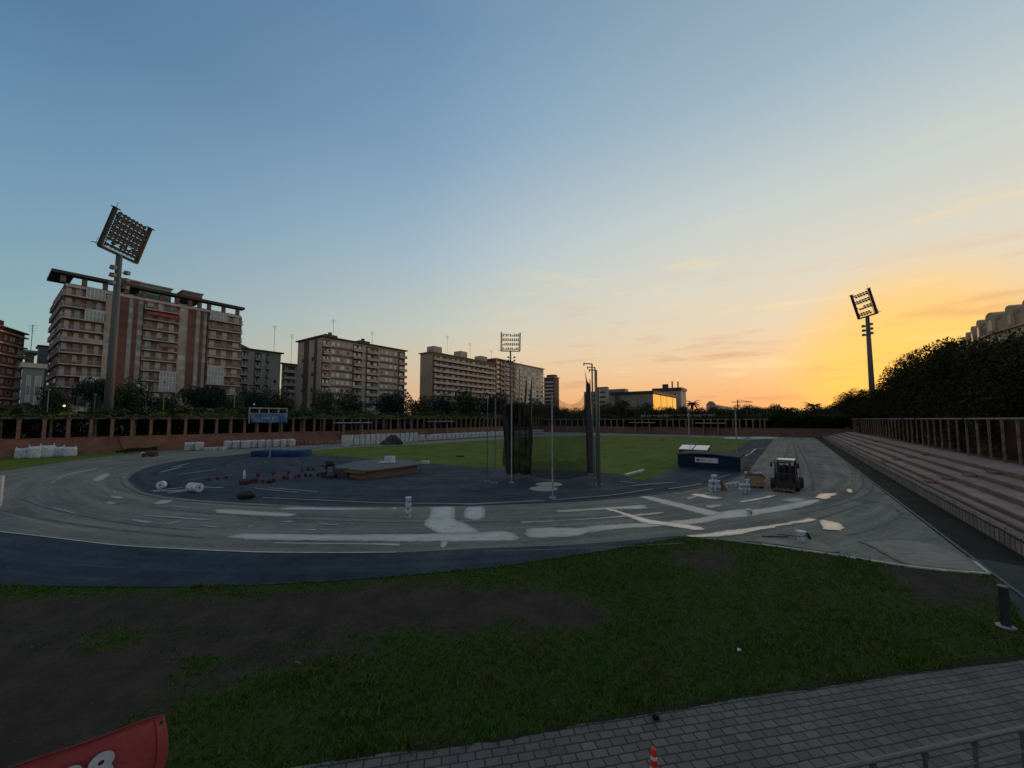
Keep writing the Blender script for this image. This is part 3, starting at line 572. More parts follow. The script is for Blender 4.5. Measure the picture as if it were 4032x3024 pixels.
# clumps of taller grass along the paving edge
hh = .8 * hh * (1 + .6 * np.clip((vnoise(px, py, .55, 21) - .72) / .15, 0, 1)) * (.75 + .5 * vnoise(px, py, 4.0, 22))
hh = np.where((np.abs(sd_) < .25) & (vnoise(px, py, .5, 11) > .55), hh * 1.7, hh)
B = 3; an_ = rng.uniform(0, 2 * np.pi, (n, B)); w = .006 + .004 * rng.random((n, B)) + py[:, None] * .0007
ox = rng.normal(0, .02, (n, B)); oy = rng.normal(0, .02, (n, B)); lx = rng.normal(0, .45, (n, B)); ly = rng.normal(0, .45, (n, B))
bx, by = px[:, None] + ox, py[:, None] + oy; h = hh[:, None] * rng.uniform(.6, 1.3, (n, B))
v0 = np.stack([bx - np.cos(an_) * w, by - np.sin(an_) * w, np.full((n, B), -.01)], -1); v1 = np.stack([bx + np.cos(an_) * w, by + np.sin(an_) * w, np.full((n, B), -.01)], -1)
v2 = np.stack([bx + lx * h, by + ly * h, h], -1); vs = np.stack([v0, v1, v2], 2).reshape(-1, 3); fs = np.arange(len(vs)).reshape(-1, 3)
me = bpy.data.meshes.new('grass'); fastmesh(me, vs, fs)
mat('grass_blade', (.044,.112,.010), .8, col2=(.080,.092,.020), scale=.9, island=.45, spec=.15, detail=6, contrast=(.42,.62)); me.materials.append(M('grass_blade'))
o = bpy.data.objects.new('grass', me); COL.objects.link(o); tag(o, 'short patchy dark green grass on the slope before the bend', 'grass', kind='stuff')

n = 2600; px = rng.uniform(-22, 14, n * 6); py = rng.uniform(4, 16, n * 6); dm = dirtmask(px, py); kp = (dm > .55) & (polydist(px, py, fg) > 0); px, py = px[kp][:n], py[kp][:n]; n = len(px)
s_ = (.006 + .016 * rng.random(n) ** 3)[:, None]; base_ = np.array([(1,0,0),(-.5,.8,0),(-.5,-.8,0),(0,0,.8)]); an2 = rng.uniform(0, 6.28, n)
vx = base_[None, :, 0] * np.cos(an2)[:, None] - base_[None, :, 1] * np.sin(an2)[:, None]; vy = base_[None, :, 0] * np.sin(an2)[:, None] + base_[None, :, 1] * np.cos(an2)[:, None]
vv = np.stack([px[:, None] + vx * s_, py[:, None] + vy * s_, base_[None, :, 2] * s_ + .0 * vx], -1).reshape(-1, 3); o4 = np.arange(n)[:, None, None] * 4; fs = (np.array([(0,1,3),(1,2,3),(2,0,3)])[None] + o4).reshape(-1, 3)
me = bpy.data.meshes.new('pebbles'); fastmesh(me, vv, fs); mat('pebble', (.075,.065,.055), .9, island=.6); me.materials.append(M('pebble')); o = bpy.data.objects.new('pebbles', me); COL.objects.link(o); tag(o, 'small stones scattered over the bare earth', 'pebbles', kind='stuff')

n = 1500; cu = rng.uniform(900, 3700, n * 3); cv = rng.uniform(1960, 2160, n * 3); pts_ = [G(a_, c_) for a_, c_ in zip(cu, cv)]; pts_ = np.array([(p.x, p.y) for p in pts_]); tr_poly = gpoly([(900,1985),(1700,2000),(2300,1980),(2950,1900),(3100,1960),(3500,1960),(3750,2180),(3300,2180),(2720,2105),(2000,2150),(1000,2170)]); kp = polydist(pts_[:, 0], pts_[:, 1], tr_poly) > 0; pts_ = pts_[kp][:n]; n = len(pts_)
s_ = (.012 + .03 * rng.random(n) ** 3)[:, None]; an2 = rng.uniform(0, 6.28, n); vx = base_[None, :, 0] * np.cos(an2)[:, None] - base_[None, :, 1] * np.sin(an2)[:, None]; vy = base_[None, :, 0] * np.sin(an2)[:, None] + base_[None, :, 1] * np.cos(an2)[:, None]
vv = np.stack([pts_[:, 0:1] + vx * s_, pts_[:, 1:2] + vy * s_, .03 + base_[None, :, 2] * s_ * .6 + 0 * vx], -1).reshape(-1, 3); o4 = np.arange(n)[:, None, None] * 4; fs = (np.array([(0,1,3),(1,2,3),(2,0,3)])[None] + o4).reshape(-1, 3)
me = bpy.data.meshes.new('rubble'); fastmesh(me, vv, fs); mat('rubble', (.16,.155,.14), .9, island=.8); me.materials.append(M('rubble')); o = bpy.data.objects.new('rubble', me); COL.objects.link(o); tag(o, 'crumbs of stripped rubber and mortar scattered on the grey track', 'rubble', kind='stuff')
# ================================================================ WALLS, STANDS, PERGOLAS
ZT = 2.33     # park level behind the walls
bricky('brick_wall', (.215,.092,.058), (.150,.066,.045), (.12,.075,.055), .5, .16, axes='XZ', bump=.3, msize=.012)
# raised park ground behind the walls
b = MB(); b.prism([T(-80, PW - .35)[:2], T(TEND + .35, PW - .35)[:2], T(TEND + .35, 60)[:2], T(900, 60)[:2], T(900, -900)[:2], T(-80, -900)[:2]], -.02, ZT - .06); tag(b.build('park_terrace', 'park_ground'), kind='structure')
b = MB(); b.prism([T(-40, 13.6)[:2], T(TEND + .3, 13.6)[:2], T(TEND + .3, 90)[:2], T(-40, 90)[:2]], -.02, 1.58); tag(b.build('park_terrace', 'park_ground'), kind='structure')
w1 = thing('retaining_wall', 'long terracotta brick wall below the left colonnade', 'wall', T(40, PW))
fr = lambda a, b_, z: T(a, PW - b_, z)
b = MB()
for (bt, z) in ((0, 0),): pass
b.hexa([T(-60, PW + .35, 0), T(TEND, PW + .35, 0), T(TEND, PW - .4, 0), T(-60, PW - .4, 0)], [T(-60, PW, ZT), T(TEND, PW, ZT), T(TEND, PW - .4, ZT), T(-60, PW - .4, ZT)]); b.build('wall', 'brick_wall', w1)
b = MB(); b.hexa([T(-60, PW + .06, ZT + .003), T(TEND - .1, PW + .06, ZT + .003), T(TEND - .1, PW - .5, ZT + .003), T(-60, PW - .5, ZT + .003)], [T(-60, PW + .06, ZT + .1), T(TEND - .1, PW + .06, ZT + .1), T(TEND - .1, PW - .5, ZT + .1), T(-60, PW - .5, ZT + .1)]); b.build('coping', 'terracotta', w1)
P0 = G(485, 1782); tq = tp(478, PW + .3)
b = MB(); b.tube([T(tp(468, PW), PW + .1, ZT + .15), T(tp(476, PW), PW + .45, 1.6), T(tp(482, PW), PW + .5, .9), T(tp(490, PW), PW + 1.0, .08), T(tp(496, PW), PW + 2.2, .05)], .07, 6); tag(b.build('hose', 'black'), 'dark hose hanging down the left brick wall to the ground', 'hose')
w2 = thing('retaining_wall', 'dark brick end wall across the far end of the track', 'wall', T(TEND, -40))
b = MB(); b.hexa([T(TEND - .35, PW + .4, 0), T(TEND - .35, 16, 0), T(TEND + .4, 16, 0), T(TEND + .4, PW + .4, 0)], [T(TEND, PW + .4, ZT), T(TEND, 16, ZT), T(TEND + .4, 16, ZT), T(TEND + .4, PW + .4, ZT)]); b.build('wall', 'terracotta_far', w2)
b = MB(); b.hexa([T(TEND - .06, PW + .5, ZT + .003), T(TEND - .06, 13, ZT + .003), T(TEND + .5, 13, ZT + .003), T(TEND + .5, PW + .5, ZT + .003)], [T(TEND - .06, PW + .5, ZT + .1), T(TEND - .06, 13, ZT + .1), T(TEND + .5, 13, ZT + .1), T(TEND + .5, PW + .5, ZT + .1)]); b.build('coping', 'terracotta_far', w2)
# pergolas
def columns(root, pts, w, z0, z1, m, n=(DC, -DS)):
    for q in pts:
        b = MB(); x, y = q.x, q.y; a = PHI
        b.box(-w / 2, w / 2, -w / 2, w / 2, z0, z1 - .24).box(-w * .62, w * .62, -w * .62, w * .62, z1 - .24, z1).rot(-PHI).move(x, y, 0); b.build('column', m, root)
sp = 2.155; t_first = tp(76, PW - .25)
pg = thing('pergola', 'long pergola of pinkish columns on the left brick wall with ivy on top', 'pergola', T(40, PW - .2, ZT))
ts = [t_first + sp * k for k in range(-4, 64) if t_first + sp * k < TEND + 1]
columns(pg, [T(t_, PW - .25) for t_ in ts], .36, ZT + .1, 5.02, 'column_pink')
bk = [t_ for i, t_ in enumerate(ts) if i % 2 == 1]
columns(pg, [T(t_ + .8, PW - 3.2) for t_ in bk], .30, ZT - .05, 5.02, 'column_grey')
b = MB(); b.fbox(lambda a, q, z: T(a, PW - .25 - q, z), ts[0] - 1, TEND + 1, -.16, .16, 5.023, 5.25); b.fbox(lambda a, q, z: T(a, PW - 3.2 - q, z), ts[0] - 1, TEND + 1, -.16, .16, 5.023, 5.25); b.build('beam', 'concrete', pg)
for i, t_ in enumerate(ts):
    if i % 3 == 0: b = MB(); b.fbox(lambda a, q, z: T(a, PW - q, z), t_ - .07, t_ + .07, -.5, 3.9, 5.253, 5.40); b.build('crossbeam', 'concrete', pg)
pg2 = thing('pergola', 'dark pergola of grey columns on the far end wall', 'pergola', T(TEND + .3, -40, ZT))
ps = [pt_(u, TEND + .3) for u in (2163,2185,2207,2229,2252,2275,2298,2333,2357,2382,2407,2430,2455,2500,2528,2554,2601,2626,2650,2675,2700,2726,2772,2798,2826,2857,2885,2912,2938,2964,2992,3010)]
columns(pg2, [T(TEND + .3, p_) for p_ in ps], .34, ZT + .1, 4.8, 'column_grey')
b = MB(); b.fbox(lambda a, q, z: T(TEND + .3 + q, a, z), PW + .5, ps[-1] + 1, -.16, .16, 4.803, 5.03); b.build('beam', 'concrete', pg2)
for p_ in ps[::3]:
    b = MB(); b.fbox(lambda a, q, z: T(TEND + q, p_ + a, z), -.07, .07, -.3, 3.2, 5.033, 5.16); b.build('crossbeam', 'concrete', pg2)
pg3 = thing('pergola', 'long row of slim concrete columns along the top of the right stand', 'pergola', T(50, 13.24, 1.64))
tr0 = tp(4012, 13.24, 1740)
tr = [tr0 + 2.49 * k for k in range(-3, 50) if tr0 + 2.49 * k < TEND]
columns(pg3, [T(t_, 13.24) for t_ in tr], .125, 1.643, 4.98, 'column_grey')
b = MB(); b.fbox(lambda a, q, z: T(a, 13.24 + q, z), tr[0] - 4, TEND + .3, -.12, .12, 4.983, 5.12); b.build('beam', 'concrete', pg3)
b = MB(); b.fbox(lambda a, q, z: T(a, 13.24 + q, z), tr[0] - 4, TEND + .3, 1.6, 1.8, 1.6, 4.9); b.build('back_wall', 'hedge_wall', pg3)
# stand
st = thing('grandstand', 'long terraced grandstand with brown risers beside the home straight', 'grandstand', T(60, 9))
t0s = tp(4032, PB, 2200) - 9
steps = [(7.55, .45, 8.17, .45), (8.17, .713, 9.07, .45), (9.07, 1.03, 10.12, .713), (10.12, 1.306, 11.22, 1.03), (11.22, 1.638, 13.6, 1.306)]
for i, (p0, z, p1, zb) in enumerate(steps):
    b = MB(); b.fbox(lambda a, q, zz: T(a, q, zz), t0s, TEND - 1, p0 if i else PB + .2, p1, z - .09, z); b.build('tread', 'tread', st)
    if i: b = MB(); b.fbox(lambda a, q, zz: T(a, q, zz), t0s + .01, TEND - 1.01, p0 + .03, p1 + .02, 0.0, z - .093); b.build('riser', 'riser', st)
b = MB(); b.fbox(lambda a, q, zz: T(a, q, zz), t0s - .05, TEND - .5, PB + .012, PB + .15, 0, .60)
b.fbox(lambda a, q, zz: T(a, q, zz), t0s - .05, TEND - .5, PB - .03, PB + .2, .603, .66); b.build('front_wall', 'precast', st)
b = MB(); b.tube([T(t0s, PB + .05, .76), T(TEND - 2, PB + .05, .76)], .025, 6); tt = t0s
while tt < TEND - 3: b.tube([T(tt, PB + .05, .655), T(tt, PB + .05, .76)], .018, 5); tt += 1.5
b.build('handrail', 'steel', st)
b = MB(); b.fbox(lambda a, q, zz: T(a, q, zz), t0s + .5, TEND - 1.5, 7.35, 7.545, .452, .60); b.build('kerb', 'riser', st)
for ua in (3560, 3775, 3400):
    ta = tp(ua, 9.5, 1790)
    for i, (p0, z, p1, zb) in enumerate(steps[1:]):
        b = MB(); b.fbox(lambda a, q, zz: T(a, q, zz), ta - .45, ta + .45, p0 - .42, p0 - .002, zb + .002, zb + (z - zb) / 2); b.build('aisle_step', 'riser', st)
# T shaped shelters on the walls
def shelter(pa, pb, zb, zt, lab, over=1.6, w=.42):
    r = thing('shelter_frame', lab, 'shelter frame', pa, 'concrete frames standing on the stadium walls'); ax = (pb - pa).normalized(); sd2 = Vector((-ax.y, ax.x, 0))
    for q in (pa, pb):
        b = MB(); fr = lambda a, c, z, q=q: Vector((q.x, q.y, 0)) + ax * a + sd2 * c + Vector((0, 0, z)); b.fbox(fr, -w / 2, w / 2, -w / 2, w / 2, zb, zt - .3); b.build('post', 'column_grey', r)
    Lx = (pb - pa).length; fr = lambda a, c, z: Vector((pa.x, pa.y, 0)) + ax * a + sd2 * c + Vector((0, 0, z))
    b = MB(); b.fbox(fr, -over, Lx + over, -.9, .9, zt - .297, zt); b.build('beam', 'concrete', r, bevel=.03)
def onp(u, p, v=1690): return T(tp(u, p, v), p)
shelter(onp(1352, PW + 1.2), onp(1425, PW + 1.2), 0.0, 4.35, 'concrete frame rising from behind the white panel wall, nearest one', 2.1)
shelter(onp(1711, PW + 1.2), onp(1759, PW + 1.2), 0.0, 4.5, 'concrete frame standing on the left wall near the middle of the back straight', 2.3)
shelter(T(TEND - .9, pt_(2502, TEND - .9)), T(TEND - .9, pt_(2557, TEND - .9)), .3, 4.0, 'concrete frame on the far end wall left of the vaulting posts', 2.0, .38)
shelter(T(TEND - .9, pt_(2768, TEND - .9)), T(TEND - .9, pt_(2826, TEND - .9)), .3, 3.9, 'concrete frame on the far end wall between the vaulting posts', 2.2, .38)
# pale fence panels above the far pergola
pf = thing('picket_fence', 'pale slatted fence panels above the far pergola', 'fence', T(TEND + 5, -25, ZT)); b = MB()
pa_, pb_ = pt_(2524, TEND + 5), pt_(2812, TEND + 5); x = pa_
while x < pb_:
    b.fbox(lambda a, q, z: T(TEND + 5 + q, a, z), x, x + random.choice((.28, .6, .6)), 0, .06, 5.1, 6.55 + random.uniform(-.1, .1)); x += .72
b.build('panel', 'concrete', pf); b = MB(); b.fbox(lambda a, q, z: T(TEND + 5 + q, a, z), pa_, pb_, .07, .12, ZT, 5.4); b.build('base', 'wall_darkbrown', pf)
# ================================================================ FLOODLIGHT MASTS
def mast(base, ztop, hc, az, Wd, Hh, tilt, lab, r0=.5, r1=.33, ncol=9, nrow=4, side=1, lr=1.0):
    """hc: height of the bottom beam of the head; az: compass direction of the head's long axis; tilt: lean towards the field"""
    r = thing('floodlight_mast', lab, 'floodlight mast', base, 'tall stadium floodlight masts')
    b = MB(); b.tube([base, base + Vector((0, 0, hc - .2))], r0, 12, r1); b.build('pole', 'steel_pole', r, smooth=True)
    ax = Vector((math.sin(az), math.cos(az), 0)); fw = Vector((ax.y, -ax.x, 0)) * side       # towards the field
    up = (Vector((0, 0, math.cos(tilt))) + fw * math.sin(tilt)); nf = (fw * math.cos(tilt) - Vector((0, 0, math.sin(tilt))))
    O = base + Vector((0, 0, hc))
    def P(a, h, d=0): return O + ax * a + up * h + nf * d
    def bar(b, a0, a1, h0, h1, d0, d1): b.hexa([P(a0, h0, d0), P(a1, h0, d0), P(a1, h0, d1), P(a0, h0, d1)], [P(a0, h1, d0), P(a1, h1, d0), P(a1, h1, d1), P(a0, h1, d1)])
    b = MB(); bar(b, -Wd / 2, Wd / 2, -.35, .05, -.35, .25)
    for s in (-1, 1):
        bar(b, s * Wd / 2 - .22, s * Wd / 2 + .22, -.2, Hh, -.3, .15)
        bar(b, s * Wd / 2 - .5, s * Wd / 2 + .5, Hh - .02, Hh + .12, -.35, .3)
        bar(b, s * (Wd / 2 - .55) - .05, s * (Wd / 2 - .55) + .05, 0, Hh - .4, -.02, .06)
        for k in range(7): bar(b, min(s * Wd / 2, s * (Wd / 2 - .55)), max(s * Wd / 2, s * (Wd / 2 - .55)), .3 + k * Hh / 7.4, .38 + k * Hh / 7.4, -.02, .04)
    b.build('head_frame', 'steel_dark', r)
    b = MB(); rows = []
    for k in range(nrow):
        h0 = .75 + k * (Hh - 1.3) / (nrow - .8)
        bar(b, -Wd / 2 + .3, Wd / 2 - .3, h0 - .05, h0 + .05, -.05, .05); bar(b, -Wd / 2 + .3, Wd / 2 - .3, h0 - .5, h0 - .44, -.5, -.44)
        rows.append(h0)
    b.build('rack', 'steel_dark', r)
    for h0 in rows:
        for j in range(ncol):
            a = -Wd / 2 + .75 + j * (Wd - 1.5) / (ncol - 1)
            for dh, dd in ((.32, .12), (-.2, .0)):
                if random.random() < .08: continue
                b = MB(); c = P(a + random.uniform(-.05, .05), h0 + dh, dd); q = 6; R_ = [c]
                b.tube([c - nf * .22 , c + nf * .02, c + nf * .22], [.10 * lr, .21 * lr, .26 * lr], 8); b.build('floodlight', 'steel_dark', r) if False else MBL.append((b, r))
    b = MB(); b.tube([P(-Wd / 2, 0, -.1), P(-Wd / 2 - .7, .1, -.1), P(-Wd / 2 - 1.3, -.1, -.1)], .06, 5); b.tube([P(-Wd / 2 - .9, -.1, .2), P(-Wd / 2 - .9, .9, .2), P(-Wd / 2 - .4, .9, .2)], .04, 5); b.tube([P(-Wd / 2, Hh, 0), P(-Wd / 2, Hh + 1.0, 0)], .035, 5)
    b.tube([P(Wd / 2 - .6, Hh - .3, 0), P(Wd / 2 - .9, Hh + .1, 0)], .035, 5); b.build('maintenance_arm', 'steel_dark', r)
    # lower lamps around the pole
    for k in range(3):
        for s in (-1, 1):
            z = hc - 2.6 - k * 1.25
            b = MB(); c = base + Vector((0, 0, z)) + ax * s * .95 * (1 if s < 0 else 1.6) ; b.tube([base + Vector((0, 0, z - .25)), c + Vector((0, 0, -.25))], .05, 5)
            b.hexa([c + Vector((-.35, -.3, -.3)), c + Vector((.35, -.3, -.3)), c + Vector((.35, .3, -.3)), c + Vector((-.35, .3, -.3))], [c + Vector((-.22, -.2, .35)), c + Vector((.5, -.2, .25)), c + Vector((.5, .2, .25)), c + Vector((-.22, .2, .35))]); b.build('lower_lamp', 'galv', r)
    return r
MBL = []
def flush_lamps():
    # every floodlight is its own part; at most 100 per mast
    for b, r in MBL: b.build('floodlight', 'steel_dark', r)
    MBL.clear()
def vmast(u, v, p, ztop_v, ztop_u): pass
B1 = T(tp(427, -88, 1600), -88); zb1 = zat(1000, B1, 466)
mast(Vector((B1.x, B1.y, ZT)), 0, zb1 - ZT, math.radians(-6), 6.6, 6.3, math.radians(17), 'tallest looking floodlight mast, thick pole before the big left apartment block', .62, .40, ncol=8, nrow=6, side=1, lr=1.15); flush_lamps()
Yc = 150.0; kc = KK(2010, 1600); B2 = Vector((kc * Yc, Yc, ZT)); zb2 = zat(1381, B2)
mast(B2, 0, zb2 - ZT, math.radians(86), 7.4, 6.9, math.radians(10), 'distant floodlight mast seen face on, right of the long balcony block', .42, .30, ncol=9, side=1); flush_lamps()
Yr = 105.0; kr = KK(3434, 1540); B3 = Vector((kr * Yr, Yr, 1.6)); zb3 = zat(1243, B3)
mast(B3, 0, zb3 - 1.6, math.radians(4), 5.9, 6.9, math.radians(14), 'floodlight mast rising out of the dark trees at the sunset', .75, .45, ncol=6, side=-1); flush_lamps()
# ================================================================ BUILDINGS
class Bld:
    def __init__(s, name, label, p, ul, uc, ur, vref, vtop, wall, z0=ZT - .1, top_at=None, depth=None, cat='building'):
        s.p = p; s.v = vref; s.t0 = tp(uc, p, vref); s.t1 = tp(ur, p, vref); s.p2 = p - depth if depth else pt_(ul, s.t0, vref)
        C0 = T(s.t0, p); s.C0 = C0; s.H = zat(vtop, C0 if top_at is None else T(tp(top_at, p, vtop), p)); s.z0 = z0
        s.root = thing(name, label, cat, T(s.t0, p, z0)); s.wallm = wall
        s.side = lambda a, q, z: T(s.t0 + a, p + q, z)
        s.end = lambda a, q, z: T(s.t0 - q, p - a, z)
        b = MB(); b.fbox(s.side, 0, s.t1 - s.t0, -(p - s.p2), 0, z0, s.H); b.build('wall', wall, s.root)
        s.nw = 0
    def a(s, u, v=None): return tp(u, s.p, v or s.v) - s.t0
    def e(s, u, v=None): return s.p - pt_(u, s.t0, v or s.v)
    def rng(s, fr, u0, u1):
        f = s.a if fr == 'side' else s.e
        x, y = f(u0), f(u1); return (min(x, y), max(x, y))
    def F(s, fr): return s.side if fr == 'side' else s.end
    def panel(s, fr, u0, u1, z0, z1, m, pr=.06, name='wall_panel'):
        x, y = s.rng(fr, u0, u1); b = MB(); b.fbox(s.F(fr), x, y, .002, pr, z0, z1); return b.build(name, m, s.root)
    def pan(s, fr, x, y, z0, z1, m, pr=.06, name='wall_panel'):
        b = MB(); b.fbox(s.F(fr), x, y, .002, pr, z0, z1); return b.build(name, m, s.root)
    def window(s, fr, x, y, z0, z1, m='glass_dark', frame=True, b0=.0, name='window'):
        if s.nw >= 100: return
        s.nw += 1; F_ = s.F(fr); b = MB(); b.fbox(F_, x, y, b0 + .004, b0 + .035, z0, z1)
        o = b.build(name, m, s.root)
        if frame:
            b = MB(); w = .07
            for q in ((x, x + w, z0, z1), (y - w, y, z0, z1), (x + w, y - w, z0, z0 + w), (x + w, y - w, z1 - w, z1)): b.fbox(F_, q[0], q[1], b0 + .037, b0 + .08, q[2], q[3])
            b.build('frame', 'window_white', o)
        return o
    def balcony(s, fr, u0, u1, z, fh, d=1.3, railm='rail', glazed=0, awn=None, wins=3, slabm='slab', wallm='wall_brown', shut='shutter', solid=False, x=None):
        x0, x1 = x if x else s.rng(fr, u0, u1); F_ = s.F(fr)
        b = MB(); b.fbox(F_, x0, x1, .005, d, z - .13, z + .10); o = b.build('balcony', slabm, s.root)
        b = MB()
        if solid: b.fbox(F_, x0 + .02, x1 - .02, d - .1, d - .02, z + .103, z + 1.0)
        else:
            b.fbox(F_, x0 + .02, x1 - .02, d - .07, d - .02, z + .96, z + 1.03)
            q = x0 + .03; k = 0
            while q < x1 - .05:
                w_ = .10 if k % 16 == 0 else .035; b.fbox(F_, q, q + w_, d - .06, d - .03, z + .103, z + .958); q += .16; k += 1
            b.fbox(F_, x0 + .01, x0 + .06, .05, d - .08, z + .2, z + 1.02)
        b.build('railing', railm, o)
        b = MB(); b.fbox(F_, x0 + .02, x1 - .02, .004, .03, z + .104, z + fh - .14); b.build('back_wall', wallm, o)
        n = wins; wl = (x1 - x0) / n
        for k in range(n):
            xa = x0 + wl * (k + .22 + random.uniform(-.06, .06)); ww = wl * random.uniform(.42, .6); m = random.choice((shut, shut, 'glass_dark', 'pane_light'))
            b = MB(); b.fbox(F_, xa, xa + ww, .033, .07, z + .12 + (0 if k % 2 else .0), z + 2.15); b.build('door', m, o)
            if random.random() < .25: b = MB(); b.fbox(F_, xa + ww * .1, xa + ww * .9, .074, .5, z + .11, z + .7); b.build('clutter', random.choice(('window_white', 'wall_slate', 'leaf_mid')), o)
        if glazed:
            ga, gb = (x0 + (x1 - x0) * glazed[0], x0 + (x1 - x0) * glazed[1]); g = MB(); g.fbox(F_, ga, gb, d - .15, d + .01, z + .11, z + fh - .14); g.build('glazing', 'pane_light', o)
            g = MB(); nn = 5
            for k in range(nn + 1):
                xx = ga + (gb - ga) * k / nn; g.fbox(F_, xx - .05, xx + .05, d + .012, d + .06, z + .12, z + fh - .15)
            g.fbox(F_, ga, gb, d + .062, d + .09, z + 1.0, z + 1.12); g.fbox(F_, ga, gb, d + .062, d + .09, z + fh - .26, z + fh - .15); g.build('glazing_bars', 'window_white', o)
        if awn:
            ga, gb = (x0 + (x1 - x0) * awn[0], x0 + (x1 - x0) * awn[1]); g = MB()
            g.add([F_(ga, .1, z + fh - .2), F_(gb, .1, z + fh - .2), F_(gb, d + .9, z + fh - 1.25), F_(ga, d + .9, z + fh - 1.25), F_(ga, .1, z + fh - .26), F_(gb, .1, z + fh - .26), F_(gb, d + .9, z + fh - 1.31), F_(ga, d + .9, z + fh - 1.31)], [(0,1,2,3),(4,5,6,7),(0,1,5,4),(2,3,7,6),(0,3,7,4),(1,2,6,5)])
            g.fbox(F_, ga, gb, d + .88, d + .92, z + fh - 1.55, z + fh - 1.3); g.build('awning', awn[2], o)
        return o
# ---- big left apartment block
B = Bld('apartment_block', 'largest apartment block at left with red vertical stripes and slab canopy roof', -130, 199, 243, 946, 1300, 1112, 'wall_darkbrown')
za = zat(1145, T(tp(402, B.p, 1145), B.p)); zb = zat(1575, T(tp(402, B.p, 1575), B.p)); FH = (za - zb) / 10
fl = [za - FH * k for k in range(0, 13) if za - FH * k > ZT + 2]
zt = B.H
B.pan('side', 0, B.t1 - B.t0, fl[0] - .1 + .0, zt - .05, 'wall_brown', .10)
for u0, u1, mm in ((408,434,'wall_beige'),(434,461,'wall_brown'),(461,500,'wall_red'),(500,520,'wall_grey'),(520,537,'wall_red'),(537,558,'wall_grey'),(702,738,'wall_beige'),(738,768,'wall_red'),(768,786,'wall_grey'),(786,799,'wall_red'),(799,812,'wall_grey')):
    B.panel('side', u0, u1, ZT + 3, fl[0] - .15, mm, .35 if mm == 'wall_red' else .22)
for k, z in enumerate(fl[1:]):
    for u0, u1, m in ((412,432,'shutter'),(503,518,'pane_light'),(540,556,'shutter'),(706,734,'shutter'),(771,784,'pane_light')):
        x, y = B.rng('side', u0, u1); off = .225
        if (k * 7 + u0) % 5 < 4 and B.nw < 100: B.window('side', x, y, z + .9, z + 2.1, random.choice((m, 'shutter', 'pane_light')), frame=False, b0=off)
    B.balcony('side', 236, 404, z, FH, 1.5, wins=4, glazed=((.52, .98) if k in (0, 2, 8) else 0), awn=None, solid=(k in (4, 9)))
    B.balcony('side', 561, 700, z, FH, 1.1, wins=3, glazed=((.52, .98) if k in (7, 8) else 0), awn=((.05, .98, 'awning_red') if k == 1 else ((.45, .98, 'awning_brown') if k == 4 else None)))
    B.balcony('side', 818, 951, z, FH, 1.1, wins=3, glazed=((.02, .48) if k in (0, 6, 7) else 0))
    B.balcony('end', 199, 243, z, FH, .45, wins=2, x=(0.0, B.rng('end', 199, 243)[1]))
# canopy roof on piers
zc0, zc1 = zat(1082, T(tp(243, B.p, 1082), B.p)), zat(1070, T(tp(243, B.p, 1070), B.p))
b = MB(); b.fbox(B.side, -2.2, B.a(958, 1213), -1.0, 1.3, zc0 + .1, zc1 + .05); b.fbox(B.side, -2.2, 1.2, -min(B.p - B.p2, 9), -1.003, zc0 + .1, zc1 + .05); b.build('canopy_roof', 'roof_dark', B.root)
for u in (246, 332, 415, 500, 570, 640, 700, 752, 790, 828, 885, 940):
    x = B.a(u, 1130); b = MB(); b.fbox(B.side, x - .4, x + .4, -.5, .4, B.H + .002, zc0 - .002); b.build('pier', 'wall_brown', B.root)
b = MB(); b.fbox(B.side, 0, B.t1 - B.t0, .002, .5, B.H - .9, B.H - .3); b.build('parapet', 'slab', B.root)
for (u0, u1, v, m) in ((482, 562, 1098, 'wall_brown'), (562, 690, 1116, 'wall_slate'), (735, 812, 1148, 'wall_brown')):
    x0, x1 = B.a(u0, v), B.a(u1, v); zz = zat(v, T(tp(u0, B.p - 3, v), B.p - 3)); b = MB(); b.fbox(B.side, x0, x1, -10, -3, B.H + .002 if m == 'wall_slate' else zc1 + .152, zz); b.build('penthouse', m, B.root)
    b = MB(); b.fbox(B.side, x0 - .3, x1 + .3, -10.3, -2.7, zz + .002, zz + .25); b.build('penthouse_roof', 'slab', B.root)
# ground floor shopfront
for u0, u1, mm in ((250, 300, 'wall_slate'), (320, 372, 'wall_white'), (440, 520, 'wall_white'), (560, 690, 'glass_dark'), (702, 745, 'wall_tan'), (830, 950, 'wall_white')):
    B.panel('side', u0, u1, ZT, ZT + 3.2, mm, .9, 'shopfront')
# ---- red brick block at far left
_keep = (PHI, DS, DC, D2, N2)
def setdir(phi):
    global PHI, DS, DC, D2, N2
    PHI = phi; DS, DC = math.sin(phi), math.cos(phi); D2 = Vector((DS, DC, 0)); N2 = Vector((DC, -DS, 0))
setdir(math.radians(-30))
pB = T(0, 0).x + (-AT(60, 1500, 84).x * 0) + AT(60, 1500, 84).dot(N2)
B = Bld('apartment_block', 'red brick block cut by the left edge of the photo', pB, -200, -120, 97, 1330, 1316, 'wall_brick', top_at=90, depth=12)
_dz = zat(1355, T(tp(60, pB, 1355), pB)) - zat(1397, T(tp(60, pB, 1397), pB))
for k in range(8):
    z = B.H - 1.15 * _dz - k * _dz
    if z < ZT: break
    B.pan('side', 0, B.t1 - B.t0 + .4, z + _dz * .72, z + _dz * .85, 'slab', .5, 'band')
    for (u0, u1) in ((-30, -22), (-10, 3), (17, 25), (40, 57), (74, 84)):
        x, y = B.rng('side', u0, u1); B.window('side', x, y, z + _dz * .15, z + _dz * .55, random.choice(('pane_light', 'shutter', 'glass_dark')), b0=.0)
    if k: B.balcony('side', 70, 97, z - .1, _dz, .9, wins=2, wallm='wall_brick')
